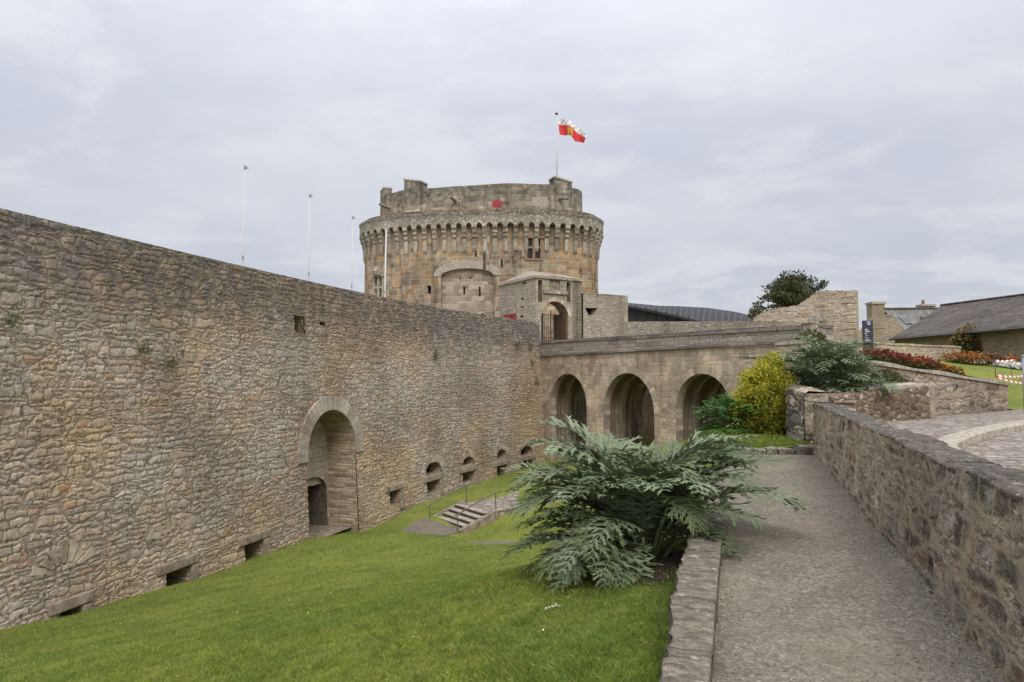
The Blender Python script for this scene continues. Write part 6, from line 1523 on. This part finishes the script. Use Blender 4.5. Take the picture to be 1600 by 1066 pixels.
sheet('lower_gravel_walk', [p[:2] for p in q], [1.0, .9, .9, 1.0, 1.0], None, mat=M['gravel'], lift=.05)
# ---- bare soil round the cardoon
cb = at_z(1005, 872, -1.93)
mb = MB(); a_ = np.linspace(0, 2*math.pi, 60); rr = np.linspace(0, 1, 16); rad = 1+.15*np.sin(a_*3+1)+.1*np.sin(a_*7)
X = cb[0]-.05 + np.outer(rr, rad*np.cos(a_))*.78; Y = cb[1]-.1 + np.outer(rr, rad*np.sin(a_))*1.0
kx = ((X-lr0[0])*ln_[0]+(Y-lr0[1])*ln_[1]); X = X - np.maximum(kx+.3, 0)*ln_[0]; Y = Y - np.maximum(kx+.3, 0)*ln_[1]
mb.grid(np.stack([X, Y, lawnz(X, Y)+.035-.03*rr[:, None]**4], -1)); so_ = mb.build('soil_patch', M['soil'], None, True, org=(0, 0, 0)); tag(so_, kind='structure')
# ---- plaza, pavement, kerb
mb = MB(); pz0 = A0 + wn2*(TH-.02); pz1 = B0 + wn2*(TH-.02)
def pz(x, y): return -1.13 + 0*x
mb.prism([tuple(pz0-wd*4), tuple(pz1), tuple(B0+wd*1.2+wn2*.3), (12, 17.8), (16.5, 21.3), (45, 22), (45, -12)], -1.5, -1.13); rd = mb.build('cobbled_road', M['cobble'], None, False, org=(0, 0, 0)); tag(rd, kind='structure')
kz = -1.0
kc = [at_z(u, v, kz)[:2] for u, v in [(1497, 690), (1515, 682), (1535, 675.5), (1560, 669), (1600, 662), (1660, 654)]]
kc = [kc[0]-np.array([.9, 1.6]), kc[0]-np.array([.35, .5])] + kc + [kc[-1]+np.array([6, 2.0])]
t_ = np.linspace(0, 1, len(kc)); q = np.linspace(0, 1, 60); KC = np.stack([np.interp(q, t_, [p[0] for p in kc]), np.interp(q, t_, [p[1] for p in kc])], 1)
for _ in range(5): KC[1:-1] = (KC[:-2]+2*KC[1:-1]+KC[2:])/4
KT = np.gradient(KC, axis=0); KT /= np.linalg.norm(KT, axis=1)[:, None]; KN = np.stack([KT[:, 1], -KT[:, 0]], 1)   # to the right = road
c3 = lambda xy, z: np.concatenate([xy, np.full((len(xy), 1), z)], 1)
mb = MB(); Gk = np.stack([c3(KC-KN*.30, kz-.1), c3(KC-KN*.30, kz+.012), c3(KC-KN*.04, kz+.012), c3(KC-KN*.0, kz-.02), c3(KC+KN*.01, kz-.3)], 1)
mb.grid(Gk, True); kb = mb.build('pavement_kerb', M['slab'], None, False, org=(0, 0, 0)); tag(kb, kind='structure')
edge = [tuple(p) for p in (KC-KN*.295)]
far = [(30, 22.5), (16.2, 21.2), (12, 17.9), tuple(B0+wd*1.2+wn2*.3), tuple(pz1+wn2*.02), tuple(pz1-wd*4+wn2*.02)]
mb = MB(); mb.prism(edge + far, kz-.1, kz); pv = mb.build('cobbled_pavement', M['cobble'], None, False, org=(0, 0, 0)); tag(pv, kind='structure')
# ---- planter at the head of the path, with the little stone steps
pA = at_d(1233, 690, 14.9)[:2]; pB = at_d(1258, 690, 14.2)[:2]; zA, zB = at_d(1233, 609, 14.9)[2], at_d(1262, 617, 14.2)[2]
pC = at_d(1300, 640, 14.6)[:2]; pD = at_d(1456, 655, 15.9)[:2]
zC, zD = at_d(1302, 622.5, 14.6)[2], at_d(1456, 603, 15.9)[2]
pl_ = thing('planter_wall', 'low rough planter wall of dark red-brown stones behind the gravel path', 'planter wall', (*(pA+pD)/2, -1.5))
def face(A_, B_, z0, za, zb2, mat, nm, n=None, extra=0):
    L_ = np.linalg.norm(B_-A_); n = max(8, int(L_/.03)); k = np.linspace(0, 1, n); m_ = int(1.3/.03); q = np.linspace(0, 1, m_); P_ = A_+np.outer(k, B_-A_); zt2 = za+(zb2-za)*k + .01*np.sin(k*L_*5)
    d_ = (B_-A_)/L_; nn = np.array([d_[1], -d_[0]])
    G = np.stack([np.concatenate([P_, (z0+(zt2-z0)*x)[:, None]], 1) for x in q] + [np.concatenate([P_-nn*.10, (zt2+.03)[:, None]], 1), np.concatenate([P_-nn*.5, (zt2+.035)[:, None]], 1), np.concatenate([P_-nn*.52, (zt2-1.)[:, None]], 1)], 1)
    U = np.stack([np.stack([k*L_, z0+(zt2-z0)*x], 1) for x in q] + [np.stack([k*L_, zt2+e], 1) for e in (.1, .5, 1.5)], 1)
    mb = MB(); mb.grid(G, True, U); mb.add(G[-1], [tuple(range(G.shape[1]))[::-1]]); mb.add(G[0], [tuple(range(G.shape[1]))]); return mb.build(nm, mat, pl_, True)
face(pC, pD, -1.5, zC, zD, M['planter'], 'front_wall'); face(pA, pB, -1.7, zA-.02, zB, M['walk_wall'], 'left_wall')
pE = at_d(1228, 690, 16.8)[:2]; face(pE, pA, -1.7, zA, zA-.02, M['walk_wall'], 'rear_wall')
mb = MB(); tp4 = [pA, pB, pC+np.array([-.05, -.05]), pC+np.array([.5, 1.1]), pA+np.array([.6, 1.0])]
mb.prism([tuple(p) for p in tp4], [-1.2]*5, [zA+.0, zB+.02, zC+.0, zC+.12, zA+.1]); mb.build('capping_slab', M['walk_top'], pl_)
# broad flat slab at the right end
mb = MB(); e1_ = at_d(1358, 602, 15.2)[:2]; mb.prism([tuple(e1_), tuple(pD+np.array([.03, -.02])), tuple(pD+np.array([.15, .55])), tuple(pD+np.array([-.8, 2.2])), tuple(e1_+np.array([.2, 1.8]))], [zD-.25]*5, [zD-.02, zD+.045, zD+.05, zD+.17, zD+.15]); mb.build('broad_slab', M['slab'], pl_)
mb = MB(); mb.box((pD[0]-.02, pD[1]+.12, (zD-1.1)/2-.02), (.16, .34, zD+1.12)); mb.build('end_stone', M['lintel'], pl_)
# earth inside the planter
mb = MB(); mb.prism([tuple(pA+np.array([.3, .4])), tuple(pC+np.array([.2, .5])), tuple(pD+np.array([-.5, .9])), tuple(pD+np.array([-1, 3])), tuple(pE+np.array([.4, .8]))], -1.4, [zA-.05, zC-.02, zD-.05, zD+.1, zA]); mb.build('planter_soil', M['soil'], pl_)
# the little steps squeezed between planter and walk wall
hs_ = thing('narrow_steps', 'narrow steep stone steps squeezed between the planter and the end of the path wall', 'steps', (*pB, -1.5))
hd_ = np.array([.45, .9]); hd_ /= np.linalg.norm(hd_); hn = np.array([hd_[1], -hd_[0]])
for k in range(6):
    z = -1.5+.16*(k+1); b = pB + np.array([.0, -.25]) + hd_*.2*k; mb = MB()
    p4 = [b, b+hn*.85, b+hn*.85+hd_*.9, b+hd_*.9]; mb.prism([tuple(p+RNG.normal(0, .01, 2)) for p in p4], -1.7, z-.05); mb.prism([tuple(p-hd_*.04+RNG.normal(0, .008, 2)) for p in p4], z-.047, z); o = mb.build('step', M['lintel'] if k % 2 else M['slab'], hs_); bevel(o, .015)
# curled handrail on the planter end
hr = thing('handrail', 'bent metal handrail with curled end above the planter end stone', 'handrail', (*pD, zD)); mb = MB()
hp = [(1449, 615), (1460, 610.5), (1472, 606.5), (1482, 602.5), (1488, 600), (1492, 599.2), (1495, 601), (1496, 604.5), (1494, 607.5)]
mb.tube([at_d(u, v, 15.9+.06*k) for k, (u, v) in enumerate(hp)], .02, 7); mb.build('rail_bar', M['rail'], hr, True)
mb = MB(); p_ = at_d(1458, 611.2, 15.95); mb.tube([p_, p_-[0.05, 0, .35]], .016, 6); mb.build('rail_post', M['rail'], hr)
# ================================================================== GROUND far away, courtyard
mb = MB(); mb.prism([(-3000, -3000), (3000, -3000), (3000, 3000), (-3000, 3000)], -14, -13.0); gd_ = mb.build('ground', M['lawn'], None, False, org=(0, 0, 0)); tag(gd_, kind='structure')
mb = MB(); ci = [tuple(p) for p in (RP(np.linspace(3, RS[-1], 30)) - RN(np.linspace(3, RS[-1], 30))*1.0)]
mb.prism(ci + [tuple(GA-BD*1.3), tuple(GA-BD*1.3+gd*5), (16, 62), (60, 70), (60, 130), (-70, 130), (-70, 20)], .4, 1.2); cy = mb.build('courtyard', M['paving'], None, False, org=(0, 0, 0)); tag(cy, kind='structure')
# ================================================================== CARDOONS
def lobe_geo(L, wdt, teeth, bend):
    """2D outline in strips along a spine: returns list of (t, half-width)"""
def leaf(mb, base, az, el0, L, droop, wid, lobes=12, twist=0.0, curl=.6, t0=.16):
    n = 26; t = np.linspace(0, 1, n); el = el0 - droop*t**1.25; azs = az + twist*t**2
    D = np.stack([np.cos(el)*np.cos(azs), np.cos(el)*np.sin(azs), np.sin(el)], 1); C_ = base + np.concatenate([[np.zeros(3)], np.cumsum(D[:-1]*L/(n-1), 0)])
    up = np.array([0, 0, 1.0]); S_ = np.cross(D, up); S_ /= np.linalg.norm(S_, axis=1)[:, None]+1e-9; N_ = np.cross(S_, D)
    rad = np.interp(t, [0, .25, .8, 1], [.016, .010, .005, .001])*L
    ri = np.stack([C_ - S_*rad[:, None], C_ + N_*rad[:, None]*.6, C_ + S_*rad[:, None], C_ - N_*rad[:, None]*.9], 1)
    f = []
    for i in range(n-1):
        for k in range(4): f.append((i*4+k, i*4+(k+1) % 4, (i+1)*4+(k+1) % 4, (i+1)*4+k))
    mb.add(ri.reshape(-1, 3), f)
    at = lambda A, x: np.array([np.interp(x, t, A[:, k]) for k in range(3)])
    roll = random.uniform(-.35, .35)
    for j in range(lobes):
        x = t0 + (1-t0-.02)*(j/(lobes-1))**.95
        ll = wid*L*(math.sin(math.pi*min(1, .16+.84*(j+.6)/lobes))**.65)*random.uniform(.8, 1.15) + .02*L
        c_ = at(C_, x); d_ = at(D, x); s0 = at(S_, x); n0 = at(N_, x)
        for sg in (-1, 1):
            fwd = .5 + .75*(j/lobes) + random.uniform(-.3, .3)
            v = s0*sg*math.cos(roll*sg) + n0*(random.uniform(.05, .65)+math.sin(roll*sg)*.6) ; v /= np.linalg.norm(v)
            dr = d_*fwd*.8 + v; dr /= np.linalg.norm(dr)
            side = np.cross(dr, n0); side /= np.linalg.norm(side)+1e-9; nn = np.cross(side, dr)
            m_ = 5; q = np.linspace(0, 1, m_); bend = curl*random.uniform(.5, 1.4)
            sp = c_ + np.outer(q, dr)*ll - np.outer(q**2, np.array([0, 0, 1]))*ll*bend*.45
            hw = np.interp(q, [0, .2, .5, .8, 1], [.055, .07, .058, .034, .002])*ll
            V = np.concatenate([sp - side*hw[:, None], sp - nn*hw[:, None]*.35, sp + side*hw[:, None]]); F_ = []
            for i in range(m_-1): F_ += [(i, i+1, m_+i+1, m_+i), (m_+i, m_+i+1, 2*m_+i+1, 2*m_+i)]
            nbase = len(V); V = list(V)
            for i, sl2 in ((1, 1), (1, -1), (2, 1), (2, -1), (3, 1), (3, -1)):
                b0_ = sp[i]*.7+sp[i-1]*.3 + side*sl2*hw[i]*.6; b1_ = sp[i]*.55+sp[min(i+1, 4)]*.45 + side*sl2*hw[i]*.6
                tip = sp[i] + dr*ll*(.34-.03*i) + side*sl2*ll*(.30-.06*i)*random.uniform(.6, 1.3) - np.array([0, 0, 1])*ll*random.uniform(0, .16)
                V += [b0_, b1_, tip]; F_.append((len(V)-3, len(V)-2, len(V)-1))
            mb.add(V, F_)
    return C_
def cardoon(nm, lab, base, rx_, ry_, n, Lr, mats, seed, zlift=0.0, wid=.30, special=(), lobes=12, droop=(60, 100), spread=66, skip=None):
    random.seed(seed); o = thing(nm, lab, 'plant', base); b = np.array(base, float); mbs = [MB(), MB(), MB()]
    for i in range(n):
        a_ = 2.399963*i + random.uniform(-.3, .3); k = (i+.5)/n
        el = R(88) - R(spread)*k**1.15 + random.uniform(-.12, .12); L_ = random.uniform(*Lr)*(1.2 if k < .45 else .93)
        if skip and skip(a_ % (2*math.pi), k): continue
        p = b + np.array([rx_*.3*math.cos(a_)*k, ry_*.3*math.sin(a_)*k, zlift*(1-k)])
        leaf(mbs[random.choices((0, 1, 2), (.42, .30, .28))[0]], p, a_, el, L_, R(random.uniform(*droop))*(1.12-.35*k), wid*random.uniform(.8, 1.2), lobes, random.uniform(-.45, .45), random.uniform(.3, 1.0), random.uniform(.14, .3))
    for (p, az, el, L_, dr_, w_) in special: leaf(mbs[random.choice((0, 1, 1))], np.array(p, float), az, el, L_, dr_, w_, lobes, random.uniform(-.3, .3), .7, .2)
    for m_, key in zip(mbs, mats):
        if m_.n: m_.build('foliage', M[key], o, False)
    mb = MB()
    for i in range(16):
        a_ = random.uniform(0, 6.28); p = b + np.array([.16*math.cos(a_), .16*math.sin(a_), -.05]); q_ = p + np.array([.42*math.cos(a_), .42*math.sin(a_), random.uniform(.35, .75)]); mb.tube([p, (p+q_)/2+[0, 0, .08], q_], [.032, .022, .010], 6)
    mb.build('stalks', M['stalk'], o, True); return o
cb = np.array([cb[0], cb[1], lawnz(cb[0], cb[1])])
sp_ = []
sp_.append((cb+[-.2, -.2, .45], R(215), R(5), 1.0, R(75), .34)); sp_.append((cb+[-.1, -.3, .3], R(245), R(5), .95, R(70), .30)); sp_.append((cb+[-.3, 0, .5], R(185), R(30), 1.2, R(70), .28))
sp_.append((cb+[.25, -.1, .75], R(350), R(60), 1.05, R(100), .27)); sp_.append((cb+[.2, .1, .8], R(15), R(55), 1.1, R(95), .27)); sp_.append((cb+[.1, -.3, .65], R(285), R(40), .85, R(120), .32))
sp_.append((cb+[-.3, -.1, .75], R(195), R(35), 1.2, R(70), .27)); sp_.append((cb+[-.2, .2, .9], R(170), R(40), 1.2, R(60), .27))
sp_.append((cb+[-.3, 0, .62], R(200), R(22), 1.15, R(55), .27)); sp_.append((cb+[-.2, -.35, .5], R(225), R(20), .95, R(85), .3))
skp = lambda a, k: (k > .62 and (a > R(262) or a < R(20))) or (k > .45 and (a > R(325) or a < R(32))) or (k > .8 and R(20) < a < R(150) and random.random() < .5)
cardoon('cardoon_plant', 'huge silvery green cardoon with jagged arching leaves beside the low path wall', cb, .9, .9, 100, (1.2, 1.58), ('cardoon', 'cardoon_silver', 'cardoon_dark'), 11, .18, .20, sp_, 15, (78, 110), 64, skp)
# dead leaf-like bits on the grass below it
c2 = at_d(1293, 604, 16.3); 
cardoon('cardoon_plant', 'second silvery cardoon growing in the planter behind the yellow bush', (c2[0], c2[1], -.5), 1.1, .8, 84, (1.05, 1.6), ('cardoon_silver', 'cardoon2', 'cardoon_silver'), 5, .1, .25, [((c2[0], c2[1]-.2, .1), R(a), R(e), 1.05, R(95), .3) for a, e in ((300, 55), (330, 45), (270, 50), (350, 35), (240, 45), (200, 45))], 10)
# dark acanthus-like plant
ab = at_d(1165, 690, 16.6)
ac = thing('dark_green_plant', 'dark glossy green large-leaved plant left of the yellow bush', 'plant', (ab[0], ab[1], -1.5)); mb = MB(); random.seed(3)
for i in range(46):
    a_ = 2.4*i; k = (i+.5)/46; leaf(mb, np.array([ab[0]+.25*math.cos(a_)*k, ab[1]+.25*math.sin(a_)*k, -1.55+.35*(1-k)]), a_, R(80-62*k), random.uniform(.9, 1.35), R(random.uniform(60, 100)), .33, 8, random.uniform(-.3, .3), .5, .3)
mb.build('foliage', M['acanthus'], ac)
# golden euonymus
eb = at_d(1203, 680, 16.2); eu = thing('golden_bush', 'dense rounded bush with bright yellow-green leaves against the bridge', 'bush', (eb[0], eb[1], -1.5)); Ps = []; Ds = []
lob = []
for i in range(330):
    q = RNG.normal(size=3); q /= np.linalg.norm(q); h = (q[2]+1)/2; wdr = .62*(1-.12*h); lob.append((np.array([eb[0]+.02+q[0]*wdr*(1-.22*max(0, q[2])), eb[1]+q[1]*wdr, -.64+q[2]*.86])*1.0 + RNG.normal(0, .05, 3) + q*.16*math.sin(q[0]*5+q[2]*4)*math.cos(q[1]*4+q[2]*3), q))
for u, v in [(1205, 566), (1212, 562), (1190, 570), (1218, 572), (1180, 585), (1226, 590), (1236, 598), (1165, 605), (1160, 620)]: p = at_d(u, v, 16.1); lob.append((p, np.array([0, -.3, 1.])))
for p, q in lob:
    n = 125; e = RNG.normal(0, .075, (n, 3)); Ps.append(p+e); Ds.append(q*1.1 + RNG.normal(0, .6, (n, 3)) + [0, 0, .3])
mb = MB(); leaf_quads(mb, np.vstack(Ps), np.vstack(Ds), .055, .6); mb.build('foliage', M['euonymus'], eu)
mb = MB()
for i in range(14): a_ = RNG.uniform(0, 6.28); p = np.array([eb[0], eb[1], -1.55]); q = p + [.45*math.cos(a_), .45*math.sin(a_), RNG.uniform(.3, .8)]*np.array([1, 1, 1]); mb.tube([p, (p*.5+q*.5), q], [.02, .014, .006], 5)
mb.build('stem', M['bark'], eu)
c3_ = at_d(1378, 600, 16.6); clump('low_herb', 'low bushy grey-green herb between the second cardoon and the broad slab', 'plant', (c3_[0], c3_[1], zD-.05), .5, .42, [('low_herb', .7, 0, 1), ('weed', .5, 0, 1)], 1500, .09)
# weeds growing on the rampart
for (u, v, r_, lab) in [(677, 553, .28, 'small green weed tuft growing out of the middle of the rampart'), (826, 542, .27, 'upper green weed tuft near the rampart corner by the bridge'), (829, 566, .28, 'trailing green weed below the upper tuft by the bridge corner'), (836, 596, .30, 'lowest green weed trailing down the rampart corner'), (805, 538, .3, 'green weed tuft left of the rampart corner tufts'), (218, 545, .2, 'tiny weed in a rampart joint in the left third of the wall'), (12, 500, .22, 'weed tuft in the rampart at the left edge'), (262, 566, .2, 'tiny weed low beside another on the left rampart'), (466, 512, .2, 'weed inside the square putlog hole of the rampart')]:
    h = rh(u, v); xy = (RP(h[0]) + RN(h[0])*(Roff(h[1])+.06))[0]; n_ = RN(h[0])[0]; o = thing('wall_weed', lab, 'weed', (*xy, h[1])); n = int(190*r_/.3)
    P_ = np.array([*xy, h[1]]) + RNG.normal(0, 1, (n, 3))*[r_*.35, r_*.35, r_*.55] ; P_[:, :2] += n_*np.abs(RNG.normal(0, .12, n))[:, None]; mb = MB(); leaf_quads(mb, P_, np.tile([n_[0], n_[1], .1], (n, 1))+RNG.normal(0, .6, (n, 3)), .08, .5); mb.build('foliage', M['weed'], o)
# ================================================================== GRASS
def blades(n, region, hb, wb_, name, lab, zf, spread=.5, kfun=None):
    X, Y = region(n); Zg = zf(X, Y); d = np.hypot(X, Y); k = kfun(X, Y) if kfun else 1.0
    h = hb*RNG.uniform(.5, 1.35, len(X))*k*(1+.02*d); w_ = wb_*(1+.13*d)*RNG.uniform(.7, 1.3, len(X)); a_ = RNG.uniform(0, 6.28, len(X)); le = RNG.normal(0, spread, (len(X), 2))*h[:, None]
    dx, dy = np.cos(a_)*w_/2, np.sin(a_)*w_/2
    V = np.stack([np.stack([X-dx, Y-dy, Zg-.01], 1), np.stack([X+dx, Y+dy, Zg-.01], 1), np.stack([X+dx*.6+le[:, 0]*.4, Y+dy*.6+le[:, 1]*.4, Zg+h*.6], 1), np.stack([X+le[:, 0], Y+le[:, 1], Zg+h], 1)], 1).reshape(-1, 3)
    N = len(X); me = bpy.data.meshes.new(name); me.vertices.add(N*4); me.vertices.foreach_set('co', V.astype(np.float32).ravel()); me.loops.add(N*4); me.polygons.add(N)
    me.loops.foreach_set('vertex_index', np.arange(N*4, dtype=np.int32)); me.polygons.foreach_set('loop_start', (np.arange(N)*4).astype(np.int32)); me.update(calc_edges=True); me.materials.append(M['blade'])
    o = bpy.data.objects.new(name, me); COL.objects.link(o); tag(o, lab, 'grass', kind='stuff'); return o
def reg(n):
    d = 2.6*np.exp(RNG.uniform(0, 1, n)**.9*math.log(34/2.6)); a_ = RNG.uniform(-.80, .36, n); X = d*np.tan(a_)/np.sqrt(1+np.tan(a_)**2)*1.0; Y = d*np.cos(a_)
    X = d*np.sin(a_)
    l = (X-lr0[0])*ln_[0] + (Y-lr0[1])*ln_[1]; s = (X-LA[0])*ld[0] + (Y-LA[1])*ld[1]; wv = np.interp(s, s_l, wid_l)
    cx = np.interp(Y, LC[:, 1], LC[:, 0]); l = (X-cx)*.955
    rxx = np.interp(Y, RC[:, 1], RC[:, 0]) + .66
    ok = (l < -wv-.02) & (X > rxx-.0) 
    soil = ((X-cb[0])/.62)**2 + ((Y-cb[1]+.05)/.82)**2 < RNG.uniform(.75, 1.15, n)
    # keep the paved walks clear
    def near(P_, w): return np.abs((X-P_[0])*ed[0]+(Y-P_[1])*ed[1]) < w
    bmid = (sbl+sbr)/2; uu_ = (X-bmid[0])*up_[0]+(Y-bmid[1])*up_[1]; ee = (X-bmid[0])*ed[0]+(Y-bmid[1])*ed[1]
    pav = (uu_ > -2.3) & (uu_ < 5) & (np.abs(ee+.1*uu_) < sw/2+.35)
    ok &= ~soil & ~pav
    return X[ok], Y[ok]
s_l, wid_l = s_, wid
def clumpf(x, y): return .75 + .5*(.5+.5*np.sin(x*2.3+np.sin(y*1.7)*1.3)*np.sin(y*2.9+np.cos(x*1.1)*2)) + .25*np.sin(x*9+y*4)*np.sin(y*11-x*3)
blades(440000, reg, .029, .0028, 'lawn_grass', 'short mown green grass of the moat lawn', lawnz, .55, clumpf)
def reg2(n): X = RNG.uniform(4.4, 7.0, n); Y = RNG.uniform(14.0, 18.0, n); return X, Y
def bz(x, y): return -1.44 + .03*np.sin(x*2+y) + .05*(y-13.85)/5 - 1.3*np.clip(4.7-x, 0, 9) - .5*np.clip(y-17.2, 0, 9)
blades(26000, reg2, .05, .003, 'bank_grass', 'thin short grass on the small bank below the yellow bush', bz, .55, clumpf)
# daisies
n = 26; X, Y = reg(9000); dd = np.hypot(X, Y); sel = RNG.permutation(len(X))[:n]; X, Y = X[sel], Y[sel]; mb = MB()
for x, y in zip(X, Y):
    z = lawnz(x, y)+.035; r_ = .004+.0004*math.hypot(x, y); a_ = np.linspace(0, 6.28, 7)[:-1]; mb.add(np.stack([x+r_*np.cos(a_), y+r_*np.sin(a_), np.full(6, z)+.004*np.sin(a_)], 1), [tuple(range(6))])
o = mb.build('lawn_daisies', M['daisy'], None, False, org=(0, 0, 0)); tag(o, 'tiny white daisies scattered in the lawn', 'daisies', kind='stuff')
# two withered pale leaves on the grass
for (u, v, lab) in [(980, 914, 'withered pale leaf lying on the soil below the big cardoon'), (850, 958, 'withered pale leaf lying on the open lawn')]:
    p = at_z(u, v, -2.0); p[2] = lawnz(p[0], p[1])+.03; mb = MB(); leaf(mb, p, R(random.uniform(0, 360)), R(12), .16, R(20), .35, 5); o = mb.build('withered_leaf', M['daisy'], None); tag(o, lab, 'dead leaf')

# leaf litter and grit blown along the foot of the path wall and the low wall
n = 420; k_ = RNG.uniform(0, 1, n)**1.5*1.05-.08; side_ = RNG.uniform(0, 1, n) < .72
base_r = wb0 + wn2*.04 + np.outer(k_, (pe_r-wb0)); base_l = lr0 + ln_*.05 + np.outer(np.minimum(k_*2.0, 1.0), (lr1-lr0))
off = np.abs(RNG.normal(0, .07, n))+.01
XY = np.where(side_[:, None], base_r - wn2*off[:, None], base_l + ln_*off[:, None])
ang = RNG.uniform(0, 6.28, n); P_ = np.concatenate([XY, (pathz(XY[:, 1])+.022+.012*RNG.uniform(0, 1, n))[:, None]], 1); D_ = np.stack([np.cos(ang), np.sin(ang), RNG.normal(.12, .2, n)], 1)
mb = MB(); leaf_quads(mb, P_, D_, .024, .6); M['litter'] = leafmat('dead_leaf_litter', [(.09, .05, .025), (.15, .09, .045), (.20, .14, .075), (.07, .075, .03)], .85, .1, .2, .1)
o = mb.build('leaf_litter', M['litter'], None, org=(0, 0, 0)); tag(o, 'brown leaf litter gathered along the edges of the gravel path', 'leaf litter', kind='stuff')
